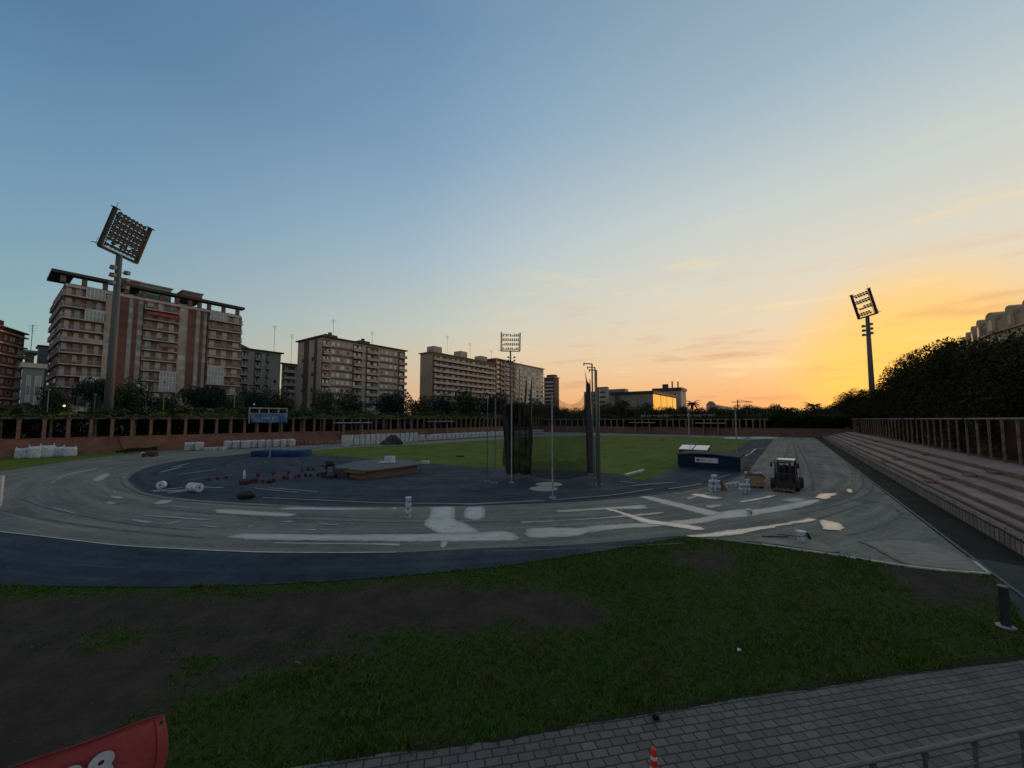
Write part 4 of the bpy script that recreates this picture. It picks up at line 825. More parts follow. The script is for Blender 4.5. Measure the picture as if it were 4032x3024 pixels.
b = MB(); b.fbox(B.side, 0, B.t1 - B.t0 + .3, -8, .55, B.H + .002, B.H + .3); b.fbox(B.side, 0, B.a(22, 1300), -7, -.3, B.H + .302, B.H + 1.6); b.build('roof', 'wall_brick', B.root)
setdir(_keep[0])
# ---- slate grey house with white windows
B = Bld('town_house', 'small slate grey house with white framed windows at left', -118, 84, 86, 172, 1500, 1446, 'wall_slate')
for k in range(4):
    z = zat(1478 + 38 * k, T(tp(100, B.p, 1478), B.p))
    for (u0, u1) in ((104, 121), (137, 162)):
        x, y = B.rng('side', u0, u1); B.window('side', x, y, z - 1.9, z, 'glass_dark' if k % 2 else 'pane_light')
b = MB(); b.fbox(B.side, -.3, B.t1 - B.t0 + .3, -6, .5, B.H + .002, zat(1428, B.C0)); b.build('cornice', 'wall_white', B.root)
B = Bld('roof_house', 'small orange lit rooftop house between the brick and grey blocks', -140, 99, 101, 136, 1400, 1388, 'wall_cream', cat='building')
B.panel('side', 119, 133, B.H - 6.5, B.H - 3.2, 'glass_dark', .1, 'window'); B.panel('side', 103, 118, B.H - 7.5, B.H - 4, 'wall_white', .1, 'terrace'); b = MB(); b.fbox(B.side, -.5, B.t1 - B.t0 + .5, -6, .9, B.H + .002, B.H + .5); b.build('roof', 'slab', B.root)
B = Bld('grey_block', 'plain blue grey windowless block behind the slate house', -150, 146, 150, 190, 1400, 1364, 'wall_slate'); b = MB(); b.fbox(B.side, -.2, B.t1 - B.t0, -6, .2, B.H + .002, B.H + .4); b.build('roof', 'roof_dark', B.root)
# ---- dim block with sloping dark roof, and its small neighbour
def generic(name, lab, p, ul, uc, ur, vref, vtop, wall, floors, v1, wins, m_rail='rail', balc=(), fh=None, top_at=None, roof=None, endw=(), shut='shutter', u_ref=None, solid=False, depth=None):
    B = Bld(name, lab, p, ul, uc, ur, vref, vtop, wall, top_at=top_at, depth=depth); ur_ = u_ref or (uc + ur) / 2
    z = B.H - (fh or 2.9) - .5
    for k in range(floors):
        zz = z - k * (fh or 2.9)
        if zz < ZT + 2: break
        for q in wins:
            x, y = B.rng('side', q[0], q[1]); mm = q[2] if len(q) > 2 else random.choice((shut, 'pane_light', 'glass_dark', shut)); B.window('side', x, y, zz + .8, zz + 2.1, mm, frame=False, b0=.0)
        for q in endw:
            x, y = B.rng('end', q[0], q[1]); B.window('end', x, y, zz + .8, zz + 2.1, 'shutter' if k % 2 else 'glass_dark', frame=False)
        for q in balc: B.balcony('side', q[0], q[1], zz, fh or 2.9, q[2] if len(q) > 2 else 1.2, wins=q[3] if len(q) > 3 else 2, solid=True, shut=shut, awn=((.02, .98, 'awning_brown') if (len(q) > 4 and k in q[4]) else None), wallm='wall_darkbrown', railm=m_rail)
    if roof:
        b = MB(); b.fbox(B.side, -.8, B.t1 - B.t0 + .8, -(B.p - B.p2) - .5, .9, B.H + .003, B.H + .45); r_ = b.build('roof', roof, B.root)
    return B
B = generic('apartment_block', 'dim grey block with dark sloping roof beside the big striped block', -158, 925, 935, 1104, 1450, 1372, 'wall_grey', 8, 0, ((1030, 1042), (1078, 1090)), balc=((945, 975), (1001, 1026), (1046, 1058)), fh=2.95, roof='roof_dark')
b = MB(); x0, x1 = B.a(935), B.a(985); b.add([B.side(x0, 0, B.H + .46), B.side(x1, 0, B.H + .46), B.side(x1, -8, B.H + .46), B.side(x0, -8, B.H + .46), B.side(x0, -3, B.H + 2.4), B.side(x1 - 2, -3, B.H + 2.2)], [(0, 1, 5, 4), (2, 3, 4, 5), (0, 4, 3), (1, 2, 5)]); b.build('attic', 'roof_dark', B.root)
B = generic('apartment_block', 'low narrow block with white balconies left of the brown tile-banded block', -165, 1108, 1112, 1178, 1480, 1433, 'wall_grey', 7, 0, (), balc=((1114, 1160, 1.0, 2),), fh=2.7, m_rail='wall_white', roof='roof_dark')
# ---- second large block with many small windows
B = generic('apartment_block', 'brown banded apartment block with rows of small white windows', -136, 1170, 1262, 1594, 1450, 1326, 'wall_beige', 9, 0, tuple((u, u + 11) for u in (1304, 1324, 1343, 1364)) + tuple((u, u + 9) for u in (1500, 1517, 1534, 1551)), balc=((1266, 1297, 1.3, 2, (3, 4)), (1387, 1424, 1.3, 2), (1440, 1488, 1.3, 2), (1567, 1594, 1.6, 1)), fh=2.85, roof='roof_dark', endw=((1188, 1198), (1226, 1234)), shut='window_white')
for u0, u1 in ((1195, 1214), (1236, 1246)): B.panel('end', u0, u1, ZT + 2, B.H - .4, 'wall_darkbrown', .12)
for k in range(9):
    z = B.H - 3.4 - k * 2.85
    if z > ZT + 2: B.panel('side', 1300, 1386, z - .3, z + .5, 'wall_brown', .09, 'band'); B.panel('side', 1492, 1565, z - .3, z + .5, 'wall_brown', .09, 'band')
for u0, u1, v in ((1304, 1352, 1318), (1440, 1480, 1343)):
    x0, x1 = B.a(u0, v), B.a(u1, v); zz = zat(v, T(tp(u0, B.p - 4, v), B.p - 4)); b = MB(); b.fbox(B.side, x0, x1, -9, -4, B.H + .46, max(zz, B.H + 1.5)); b.fbox(B.side, x1 - 2.2, x1 - 1.2, -7, -6, max(zz, B.H + 1.5) + .002, max(zz, B.H + 1.5) + 1.3); b.build('roof_hut', 'roof_dark', B.root)
# ---- long balcony block
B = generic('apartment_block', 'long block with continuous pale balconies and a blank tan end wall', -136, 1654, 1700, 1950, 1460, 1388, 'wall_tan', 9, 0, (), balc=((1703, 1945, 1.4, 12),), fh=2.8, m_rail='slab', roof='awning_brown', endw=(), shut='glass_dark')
for (u, k) in ((1735, 6), (1753, 6), (1785, 6), (1800, 6), (1880, 7), (1735, 7), (1750, 7), (1812, 6), (1868, 6), (1895, 6)):
    z = B.H - 3.4 - k * 2.8
    if z > ZT: x, y = B.rng('side', u, u + 6); B.window('side', x, y, z + 1.0, z + 2.3, 'window_white', frame=False, b0=.08)
for u0, u1, v in ((1731, 1763, 1366), (1836, 1862, 1386), (1916, 1940, 1405)):
    x0, x1 = B.a(u0, v), B.a(u1, v); zz = zat(v, T(tp(u0, B.p - 4, v), B.p - 4)); b = MB(); b.fbox(B.side, x0, x1, -9, -4, B.H + .46, max(zz, B.H + 1.2)); b.build('roof_hut', 'wall_grey', B.root)
B = generic('apartment_block', 'red brown block with vertical stripes adjoining the long balcony block', -136.2, 1951, 1952, 2017, 1480, 1413, 'wall_red', 9, 0, ((1958, 1966, 'window_white'), (1992, 2000)), balc=((1969, 1981, 1.2, 1), (1989, 2012, 1.0, 1)), fh=2.8, roof='slab', depth=14)
for u in (1952, 1984): B.panel('side', u, u + 4, ZT + 2, B.H - .2, 'wall_cream', .5)
B = generic('apartment_block', 'pale grid fronted block at the right end of the long row', -136.4, 2018, 2019, 2140, 1500, 1430, 'wall_white', 9, 0, tuple((u, u + 8) for u in (2034, 2049, 2064, 2080, 2096, 2112, 2128)), balc=((2021, 2031, 1.0, 1),), fh=2.8, roof='slab', shut='glass_dark', depth=14)
B = generic('apartment_block', 'narrow dark block with white banded balconies next to the pale grid block', -150, 2142, 2183, 2201, 1540, 1486, 'wall_darkbrown', 1, 0, (), fh=2.9, roof='slab')
for k in range(9):
    z = B.H - 4 - k * 2.9
    if z > ZT + 2: x0, x1 = B.rng('end', 2142, 2180); b = MB(); b.fbox(B.end, x0, x1, .003, 1.0, z - .2, z + .8); b.build('balcony', 'wall_white', B.root)
x0, x1 = B.rng('end', 2150, 2180); b = MB(); b.fbox(B.end, x0, x1, -6, -1, B.H + .46, B.H + 2.5); b.build('roof_hut', 'roof_dark', B.root)
# ---- far centre group
B = Bld('office_block', 'low grey office wing behind the hammer cage posts', -20, 2302, 2345, 2400, 1560, 1538, 'wall_grey', depth=20) if False else None
def farbox(name, lab, p_far_t, ul, uc, ur, vtop, wall, cat='building', dside=None):
    """box whose end wall (facing us) lies at track distance t, corner at uc, long side to the right"""
    p = pt_(uc, p_far_t, 1600); s = Bld.__new__(Bld); s.p = p; s.v = 1580; s.t0 = p_far_t; s.t1 = tp(ur, p, 1580) if ur else p_far_t + (dside or 20); s.p2 = pt_(ul, p_far_t, 1580)
    s.C0 = T(s.t0, p); s.H = zat(vtop, s.C0); s.z0 = ZT; s.nw = 0; s.root = thing(name, lab, cat, T(s.t0, p, ZT))
    s.side = lambda a, q, z: T(s.t0 + a, p + q, z); s.end = lambda a, q, z: T(s.t0 - q, p - a, z)
    b = MB(); b.fbox(s.side, 0, s.t1 - s.t0, -(p - s.p2), 0, ZT, s.H); b.build('wall', wall, s.root); return s
B = farbox('concert_hall', 'low hall with ribbed grey front and a glass side glowing orange', 235, 2402, 2571, 2662, 1549, 'wall_grey')
b = MB(); b.fbox(B.side, -1.2, B.t1 - B.t0 + .5, -(B.p - B.p2), 1.0, B.H + .003, B.H + 1.6); b.build('roof', 'roof_dark', B.root)
b = MB(); b.fbox(B.side, .4, B.t1 - B.t0 - .2, .01, .12, ZT, B.H - .4); b.build('glass_front', 'glass_mirror', B.root)
b = MB()
for k in range(1, 4): x = (B.t1 - B.t0) * (k / 4 + .05); b.fbox(B.side, x, x + .25, .13, .25, ZT, B.H - .4)
b.build('mullions', 'roof_dark', B.root)
L_ = B.p - B.p2; b = MB(); x = .5
while x < L_: b.fbox(B.end, x, x + .45, .01, .35, ZT, B.H - 1.0); x += 1.1
b.build('ribs', 'wall_slate', B.root)
x0, x1 = B.rng('end', 2423, 2441); b = MB(); b.fbox(B.end, x0, x1, .36, .6, ZT, B.H - .2); b.build('stair_shaft', 'wall_darkbrown', B.root)
B = farbox('office_block', 'grey tower behind the low hall at its left', 262, 2348, 2390, 2398, 1526, 'wall_grey'); b = MB(); b.fbox(B.side, -.3, 3, -(B.p - B.p2) - .3, .3, B.H + .003, B.H + .6); b.build('roof', 'roof_dark', B.root)
for k in range(6):
    x0, x1 = B.rng('end', 2354, 2384); B.window('end', x0, x1, B.H - 4 - k * 3.4, B.H - 2.7 - k * 3.4, 'glass_dark', frame=False)
B = farbox('office_block', 'pale low wing seen through the hammer cage posts', 250, 2300, 2347, 2350, 1541, 'wall_slate')
for k in range(5):
    x0, x1 = B.rng('end', 2304, 2344); B.window('end', x0, x1, B.H - 3.6 - k * 3.2, B.H - 2.2 - k * 3.2, 'glass_dark', frame=False)
B = farbox('office_block', 'grey rooftop block with pale band above the low hall', 275, 2398, 2460, 2474, 1534, 'wall_slate'); b = MB(); b.fbox(B.side, -.4, B.t1 - B.t0, -(B.p - B.p2), .4, B.H + .003, B.H + .7); b.build('roof', 'slab', B.root)
B = farbox('office_tower', 'grey tower with lit window columns and rooftop chimneys behind the orange glass', 300, 2572, 2682, 2702, 1537, 'wall_grey')
b = MB(); b.fbox(B.side, -.8, B.t1 - B.t0, -(B.p - B.p2) - .5, .8, B.H + .003, B.H + 2.2); b.build('roof', 'roof_dark', B.root)
for k in range(9):
    for (u0, u1) in ((2684, 2688), (2693, 2697)):
        x0, x1 = B.rng('side', u0, u1); B.window('side', x0, x1, B.H - 5 - k * 3.1, B.H - 3.3 - k * 3.1, 'wall_cream', frame=False)
for k in range(6):
    x0, x1 = B.rng('end', 2580 + k * 15, 2588 + k * 15); B.window('end', x0, x1, B.H - 3.4, B.H - 2.0, 'glass_dark', frame=False)
for (u, w, h) in ((2610, 20, 3), (2645, 3, 5), (2668, 3, 4.5)):
    x0 = B.e(u + w); b = MB(); b.fbox(B.end, x0, x0 + w * .2, -3, -1, B.H + 2.2, B.H + 2.2 + h); b.build('chimney', 'roof_dark', B.root)
B = farbox('far_building', 'small pale arched building far off above the treeline', 420, 2780, 2815, 2882, 1592, 'wall_grey')
b = MB(); 
for k in range(8): a0 = (B.p - B.p2) * k / 8; hh = 3.2 * math.sin(math.pi * (k + .5) / 8); b.fbox(B.end, a0, a0 + (B.p - B.p2) / 8 - .01, -9, .2, B.H + .003, B.H + hh)
b.build('roof', 'wall_slate', B.root)
for k in range(5):
    x0, x1 = B.rng('side', 2820 + k * 12, 2826 + k * 12); B.window('side', x0, x1, B.H - 5, B.H - 1.5, 'wall_cream', frame=False)
# ---- ornate stone terrace block at the right edge, its front gently curved
Hs = 35.0
plan = []
for u, v in ((4420,1020),(4230,1100),(4100,1150),(4032,1178),(3963,1203),(3885,1234),(3850,1262),(3828,1286),(3808,1309),(3790,1333),(3773,1357)):
    d_ = ray(u, v); k_ = (Hs - H) / d_.z; plan.append(Vector((d_.x * k_, d_.y * k_, 0)))
R = thing('stone_mansion', 'ornate stone block with stepped arched gables above the dark trees at right', 'building', Vector((plan[5].x, plan[5].y, 1.6)))
def arch(b, fr, xc, w, z0, zs, q0, q1, n=10, rise=1.0):
    prof = [(-w / 2, z0), (w / 2, z0)] + [(w / 2 * math.cos(math.pi * i / n), zs + rise * w / 2 * math.sin(math.pi * i / n)) for i in range(n + 1)]
    m_ = len(prof); b.add([fr(xc + x, q0, z) for x, z in prof] + [fr(xc + x, q1, z) for x, z in prof], [tuple(range(m_))[::-1], tuple(range(m_, 2 * m_))] + [(i, (i + 1) % m_, m_ + (i + 1) % m_, m_ + i) for i in range(m_)])
wall_b, corn_b, roof_b = MB(), MB(), MB()
for i in range(len(plan) - 1):
    A_, C_ = plan[i], plan[i + 1]; ax_ = C_ - A_; ln = ax_.length; ax_.normalize(); ou = Vector((-ax_.y, ax_.x, 0))
    if ou.dot(A_) > 0: ou = -ou
    sd = lambda a, q, z, A_=A_, ax_=ax_, ou=ou: A_ + ax_ * a + ou * q + Vector((0, 0, z))
    wall_b.fbox(sd, 0, ln, -10, 0, 1.6, Hs - 3.2)
    for (z0, z1, q) in ((Hs - 6.4, Hs - 5.9, .55), (Hs - 9.9, Hs - 9.4, .6), (Hs - 13.0, Hs - 12.7, .35)): corn_b.fbox(sd, .01, ln - .01, .003, q, z0, z1)
    b = MB(); b.fbox(sd, 0, ln, -7, -.5, Hs - 3.198, Hs - 1.9); roof_b.v, roof_b.f = roof_b.v, roof_b.f; roof_b.fbox(sd, 0, ln, -7, -.5, Hs - 3.198, Hs - 1.7)
    big = 3 if False else (i == 2)
    w_ = min(9.0, ln * .62) if ln > 14 else max(2.6, min(4.0, ln * .45)); xc = ln - w_ * .55
    b = MB(); arch(b, sd, xc, w_, Hs - 5.8, Hs - w_ * .25 - .4, -4.5, .45, rise=.55); g = b.build('gable', 'stone', R)
    b = MB(); arch(b, sd, xc, w_ * .5, Hs - 5.4, Hs - 3.4, .46, .50); b.build('arched_window', 'glass_dark' if w_ < 6 else 'pane_light', g)
    if ln > 9: b = MB(); b.fbox(sd, 1.2, ln - w_ * 1.2, .004, .1, Hs - 5.6, Hs - 3.7); b.build('loggia', 'stone_red', R)
    x = 1.4
    while x < ln - .8:
        for zz in (Hs - 9.0, Hs - 12.2):
            b = MB(); arch(b, sd, x, .95, zz, zz + 1.5, .004, .06); b.build('window', random.choice(('glass_dark', 'glass_dark', 'glass_dark', 'pane_light', 'window_white')), R)
        x += 2.7
wall_b.build('wall', 'stone', R); corn_b.build('cornice', 'stone', R); roof_b.build('attic', 'stone', R)
# ---- aerials
def aerial(u, v0, v1, p, lab, t=None, zb=None):
    P = T(tp(u, p, v0), p) if t is None else T(t, pt_(u, t, v0)); z1 = zat(v0, P); z0 = zat(v1, P); b = MB(); b.tube([Vector((P.x, P.y, z0 - 1.0)), Vector((P.x, P.y, z1))], .06, 5)
    for k in range(3): w_ = 1.2 - k * .25; z = z1 - .3 - k * .55; b.tube([P + Vector((-w_, 0, z)), P + Vector((w_, .1, z))], .03, 4)
    b.tube([P + Vector((-.5, 0, z1 - .15)), P + Vector((.3, 0, z1 - .15))], .03, 4); tag(b.build('roof_aerial', 'steel_dark'), lab, 'aerial', 'aerials on the roofs')
for a in ((130, 1278, 1383, -143, 'aerial above the small orange rooftop house at far left'), (1083, 1282, 1398, -160, 'tall aerial on the dim grey block with the sloping roof'), (1150, 1316, 1440, -167, 'aerial on the low narrow block left of the banded block'), (1313, 1258, 1325, -142, 'left aerial on the brown banded block'), (1466, 1305, 1350, -142, 'right aerial on the brown banded block'), (1761, 1322, 1380, -141, 'left aerial on the long balcony block'), (1851, 1350, 1400, -141, 'middle aerial on the long balcony block'), (2052, 1425, 1445, -141, 'short aerial on the pale grid block'), (1935, 1380, 1415, -141, 'short aerial beside the face-on floodlight mast')): aerial(a[0], a[1], a[2], a[3], a[4])
# ================================================================ OBJECTS
def wpx(px, Y): return px * Y / F
def bag_mesh(seed, w=1.0, h=1.0, straps=True):
    r = random.Random(seed); b = MB(); n = 16; prof = [(.0, 0), (.44, 0), (.50, .08), (.53, .3), (.51, .6), (.54, .8), (.50, .93), (.40, .98), (.0, .93)]
    ph = [r.uniform(0, 6) for _ in range(4)]; vs = []
    for q, z in prof:
        for k in range(n):
            a = 2 * math.pi * k / n; sq = 1 / max(abs(math.cos(a)), abs(math.sin(a))); sq = 1 + (sq - 1) * .65
            rr = q * sq * (1 + .05 * math.sin(3 * a + ph[0] + z * 4) + .03 * math.sin(7 * a + ph[1])); zz = z + .03 * math.sin(2 * a + ph[2]) * z
            vs.append((rr * math.cos(a) * w, rr * math.sin(a) * w, zz * h))
    fs = [(i * n + k, i * n + (k + 1) % n, (i + 1) * n + (k + 1) % n, (i + 1) * n + k) for i in range(len(prof) - 1) for k in range(n)]
    b.add(vs, fs); return b
def strap_mesh(w, h):
    b = MB()
    for sx in (-1, 1):
        for sy in (-1, 1): b.tube([(sx * .42 * w, sy * .42 * w, .9 * h), (sx * .38 * w, sy * .40 * w, 1.10 * h), (sx * .22 * w, sy * .42 * w, 1.13 * h), (sx * .16 * w, sy * .40 * w, .95 * h)], .025, 5)
    return b
def big_bag(u0, u1, vb, vt, lab, group, seed, straps=True, m='bag_white', name='bulk_bag'):
    P = G((u0 + u1) / 2, vb); w = wpx(u1 - u0, P.y) * .76; P.y += w * .4; P.x *= 1 + w * .4 / P.y; h = wpx(vb - vt, P.y) * .97
    r = thing(name, lab, 'bulk bag', P, group, rotz=-PHI + random.uniform(-.2, .2)); r.rotation_euler = (0, 0, 0)
    b = bag_mesh(seed, w, h); b.rot(-PHI + random.uniform(-.15, .15)); b.move(P.x, P.y, .02); b.build('sack', m, r, smooth=True)
    if straps: s = strap_mesh(w, h); s.rot(-PHI); s.move(P.x, P.y, .02); s.build('strap', m, r)
    return r
for i, (u0, u1, vb, vt, lab) in enumerate(((62,111,1807,1765,'leftmost white bulk bag, half slumped, by the left brick wall'), (111,156,1806,1758,'second white bulk bag from the left with a grey patch, by the brick wall'), (156,210,1803,1755,'tallest of the five white bulk bags by the left brick wall'), (208,250,1800,1759,'fourth white bulk bag from the left, by the brick wall'), (249,297,1799,1762,'rightmost of the five white bulk bags, open at the top'))):
    big_bag(u0, u1, vb, vt, lab, 'bulk bags on the grass at left', 20 + i)
for i, (u0, u1, vb, vt, lab) in enumerate(((727,763,1776,1742,'left of the two lone round bales left of the row'), (765,799,1775,1741,'right of the two lone round bales left of the row'), (881,911,1768,1736,'first pale round sack in the row by the left wall'), (913,945,1767,1735,'second pale round sack in the row by the left wall'), (947,984,1766,1734,'third pale round sack in the row by the left wall'), (985,1011,1764,1733,'fourth sack in the row, seen behind the first mat upright'), (1013,1044,1763,1732,'fifth sack in the row, right of the first mat upright'), (1045,1068,1762,1732,'sixth sack in the row, behind the second mat upright'), (1072,1101,1761,1731,'seventh sack in the row, right of the second mat upright'), (1102,1126,1760,1729,'eighth sack in the row, second from its right end'), (1127,1160,1758,1729,'widest sack at the right end of the row by the left wall'))):
    big_bag(u0, u1, vb, vt, lab, 'pale round sacks along the left wall', 40 + i, straps=False, m='block_white', name='round_sack')
for i, (u0, u1, vb, h, lab) in enumerate(((800,848,1773,.45,'left low white pallet stack between the round sacks'), (850,884,1771,.5,'right low white pallet stack between the round sacks'))):
    P = G((u0 + u1) / 2, vb); w = wpx(u1 - u0, P.y); b = MB(); b.box(-w / 2, w / 2, -.4, .4, .0, .14)
    for k in range(3): b.box(-w / 2, w / 2, -.42, .42, .16 + k * .1, .24 + k * .1)
    b.move(P.x, P.y, .02); tag(b.build('pallet_stack', 'block_white'), lab, 'pallet stack', 'low white pallet stacks')
for i, (a, c) in enumerate(((1180,1265),(1280,1355),(1370,1440),(1460,1540),(1550,1692),(1705,1780),(1795,1862),(1880,2020),(2040,2120),(2130,2190))):
    u0, u1 = 950 + a / 5.53, 950 + c / 5.53; P = G((u0 + u1) / 2, 1754 - i * .9); w = wpx(u1 - u0, P.y) * .93; h = .72
    r = thing('crate', '%s tan crate of the row between the pale sacks and the white panel wall' % ('leftmost', 'second', 'third', 'fourth', 'wide fifth', 'sixth', 'seventh', 'wide eighth', 'ninth', 'rightmost')[i], 'crate', P, 'tan crates along the left wall')
    b = MB(); b.box(-w / 2, w / 2, -.5, .5, .1, h); b.rot(0); b.move(P.x, P.y, .02); b.build('box', 'box_beige' if i > 2 else 'terracotta', r, bevel=.02); b = MB()
    for s in (-1, 0, 1): b.box(s * w * .4 - .05, s * w * .4 + .05, -.5, .5, 0, .098)
    b.move(P.x, P.y, .02); b.build('pallet', 'wood', r); b = MB(); b.box(-w / 2 - .03, w / 2 + .03, -.53, .53, h + .002, h + .05); b.move(P.x, P.y, .02); b.build('lid', 'wood', r)
# white panel wall and white blocks along the back straight
pw = -68.0; ta, tb = tp(1347, pw, 1740), tp(1645, pw, 1725)
r = thing('panel_wall', 'long white hoarding of tall panels left of the dark tarpaulin pile', 'hoarding', T(ta, pw)); fr = lambda a, q, z: T(a, pw - q, z); n = 15
for k in range(n):
    a0 = ta + (tb - ta) * k / n; a1 = ta + (tb - ta) * (k + 1) / n - .03; b = MB(); b.fbox(fr, a0, a1, 0, .12, .05, 2.0 + random.uniform(-.03, .03)); b.build('panel', 'block_white', r)
    b = MB(); b.fbox(fr, a0 - .04, a0 + .05, -.07, -.002, .02, 2.06); b.build('post', 'steel', r)
b = MB(); b.fbox(fr, ta - .1, ta + .1, -2.2, -.08, .02, 2.0); b.build('end_panel', 'block_white', r)
k = 0; t_ = tb + .5
while t_ < tp(2130, pw, 1705):
    w = random.uniform(1.15, 1.35); P = T(t_ + w / 2, pw - .1, .02)
    r = thing('white_block', 'white wrapped block in the long row along the back straight', 'wrapped block', P, 'white wrapped blocks along the back straight')
    b = MB(); b.box(-w / 2, w / 2, -.5, .5, .14, 1.45 + random.uniform(-.06, .06)).rot(math.pi / 2 - PHI).move(P.x, P.y, .0); b.build('load', 'block_white', r, bevel=.07)
    b = MB()
    for s in (-1, 0, 1): b.box(s * w * .38 - .06, s * w * .38 + .06, -.5, .5, .02, .135)
    b.rot(math.pi / 2 - PHI).move(P.x, P.y, 0); b.build('pallet', 'wood', r); t_ += w + .25 + (.9 if random.random() < .12 else 0)
# tarpaulin pile
P = G(1530, 1752); b = MB(); vs = []; n = 18; prof = [(1.0, 0), (.95, .25), (.75, .55), (.5, .85), (.22, 1.0), (0, 1.02)]
for i, (q, z) in enumerate(prof):
    for k in range(n):
        a = 2 * math.pi * k / n; rr = q * (1 + .22 * math.sin(3 * a + i) + .1 * math.sin(7 * a)); vs.append((rr * math.cos(a) * 2.0 + .5 * z, rr * math.sin(a) * 1.1, z * (1.25 + .55 * math.sin(2 * a + 1.6) + .2 * math.sin(5 * a))))
b.add(vs, [(i * n + k, i * n + (k + 1) % n, (i + 1) * n + (k + 1) % n, (i + 1) * n + k) for i in range(len(prof) - 1) for k in range(n)]); b.move(P.x, P.y + 1, .02)
mat('tarp', (.035,.042,.05), .8, col2=(.010,.012,.015), scale=1.1, bump=.4); tag(b.build('tarpaulin_pile', 'tarp', smooth=True), 'dark crumpled tarpaulin pile against the white hoarding', 'tarpaulin pile')
# high jump mat with uprights
P = G(1085, 1799); w = wpx(196, P.y); r = thing('landing_mat', 'blue covered high jump landing mat on the left of the blue area', 'landing mat', P)
b = MB(); nx_, ny_ = 26, 6; gr = []
def mz(i, j): return .70 + .05 * math.sin(i * .9) + .03 * math.sin(i * 2.3 + j)
for half, (x0, x1) in enumerate(((-w / 2, -.55), (-.5, w / 2))):
    b = MB(); vs = []; fs = []; nn = 14
    prof = [(-.02, -.1), (-.05, .12), (.0, .55), (.08, .70), (1.2, .74), (2.8, .72), (2.9, .1)]
    for i in range(nn + 1):
        x = x0 + (x1 - x0) * i / nn
        for j, (y, z) in enumerate(prof): vs.append((x + .04 * math.sin(j * 2 + i), y + .09 * math.sin(i * 1.7 + half) * (1 if j < 3 else 0), max(0.01, z + .04 * math.sin(i * 1.3 + j))))
    m_ = len(prof); fs = [(i * m_ + j, i * m_ + j + 1, (i + 1) * m_ + j + 1, (i + 1) * m_ + j) for i in range(nn) for j in range(m_ - 1)] + [tuple(range(m_)), tuple(range(nn * m_, nn * m_ + m_))[::-1]]
    b.add(vs, fs).move(P.x, P.y, .02); b.build('cushion', 'mat_blue', r, smooth=True)
def upright(u, vb, vt, lab, r_=.045, m='white_pole', foot=True, cat='upright', name='jump_upright', group=None):
    P = G(u, vb); zt_ = zat(vt, P); q = thing(name, lab, cat, P, group); b = MB(); b.tube([P, Vector((P.x, P.y, zt_))], r_, 8); b.build('pole', m, q)
    if foot: b = MB(); b.box(-.35, .35, -.06, .06, .02, .10).box(-.06, .06, -.35, .35, .021, .09).box(-r_ * 2, r_ * 2, -r_ * 2, r_ * 2, .101, .3).move(P.x, P.y, 0); b.build('foot', 'steel', q)
    return q
upright(1062, 1803, 1728, 'white upright in front of the blue landing mat', .06); upright(1003, 1778, 1727, 'thin white upright behind the blue landing mat', .04)
# big navy vault mat
P = G(2795, 1852); Lft, Rgt = G(2669, 1842), G(2919, 1856); ax = N2.copy(); w = (Rgt - Lft).dot(N2); bk = D2.copy(); hM = 1.36
r = thing('vault_mat', 'long navy vaulting mat with grey weather cover and a white sign', 'landing mat', Lft)
fr = lambda a, q, z: Lft + ax * a + bk * q + Vector((0, 0, z))
b = MB(); b.fbox(fr, .12, w - .12, .15, 4.3, .02, .22); b.build('base', 'dark_green', r)
b = MB(); b.fbox(fr, 0, w, 0, 4.4, .221, hM); b.build('cushion', 'mat_navy', r, bevel=.03)
b = MB(); b.fbox(fr, w - .02 + .022, w + .05, .1, 4.3, .03, hM - .1); b.build('end_board', 'box_beige', r)
b = MB(); n = 12; vs = []
for i in range(n + 1):
    x = -.06 + (w + .12) * i / n; z = hM + .06 + .16 * math.sin(math.pi * min(1, i / n * 1.1 + .02)) ** .7
    for (q, dz) in ((-.07, -.10), (-.07, 0.0), (1.2, .04), (3.2, .04), (4.45, 0), (4.45, -.1)): vs.append(fr(x, q, z + dz))
b.add(vs, [(i * 6 + j, i * 6 + j + 1, (i + 1) * 6 + j + 1, (i + 1) * 6 + j) for i in range(n) for j in range(5)] + [tuple(range(6)), tuple(range(n * 6, n * 6 + 6))]); b.build('cover', 'mat_top', r)
sx0, sx1 = w * .295, w * .665; b = MB(); b.fbox(fr, sx0, sx1, -.03, -.002, .70, 1.17); sg = b.build('sign', 'sign_white', r)
def text(body, size, m, pos, xdir, zdir, parent, name='lettering', off=0.0, align='LEFT', ext=.002):
    c = bpy.data.curves.new('t', 'FONT'); c.body = body; c.size = size; c.extrude = ext; c.offset = off; c.align_x = align
    o = bpy.data.objects.new('t', c); COL.objects.link(o); dg = bpy.context.evaluated_depsgraph_get(); me = bpy.data.meshes.new_from_object(o.evaluated_get(dg)); COL.objects.unlink(o); bpy.data.objects.remove(o)
    x = xdir.normalized(); z = zdir.normalized(); y = z.cross(x) * -1; R_ = Matrix((x, z, x.cross(z))).transposed(); me.name = name; off_ = Vector((0, 0, 0)); q = parent
    while q is not None: off_ += q.location; q = q.parent
    for v in me.vertices: v.co = R_ @ v.co + Vector(pos) - off_
    me.materials.clear(); me.materials.append(MATS[m]); o = bpy.data.objects.new(name, me); COL.objects.link(o)
    if parent: o.parent = parent
    return o
text('FISIO', .17, 'sign_ink', fr(sx0 + .52, -.036, .88), ax, Vector((0, 0, 1)), sg, off=.006); text('SALUD', .15, 'steel_dark', fr(sx0 + 1.15, -.036, .885), ax, Vector((0, 0, 1)), sg)
b = MB(); b.fbox(fr, sx0 + .15, sx0 + .42, -.034, -.031, .80, 1.06); b.build('emblem', 'sign_red', sg); b = MB(); b.fbox(fr, sx0 + .22, sx0 + .35, -.040, -.035, .86, 1.0); b.build('emblem', 'sign_ink', sg)
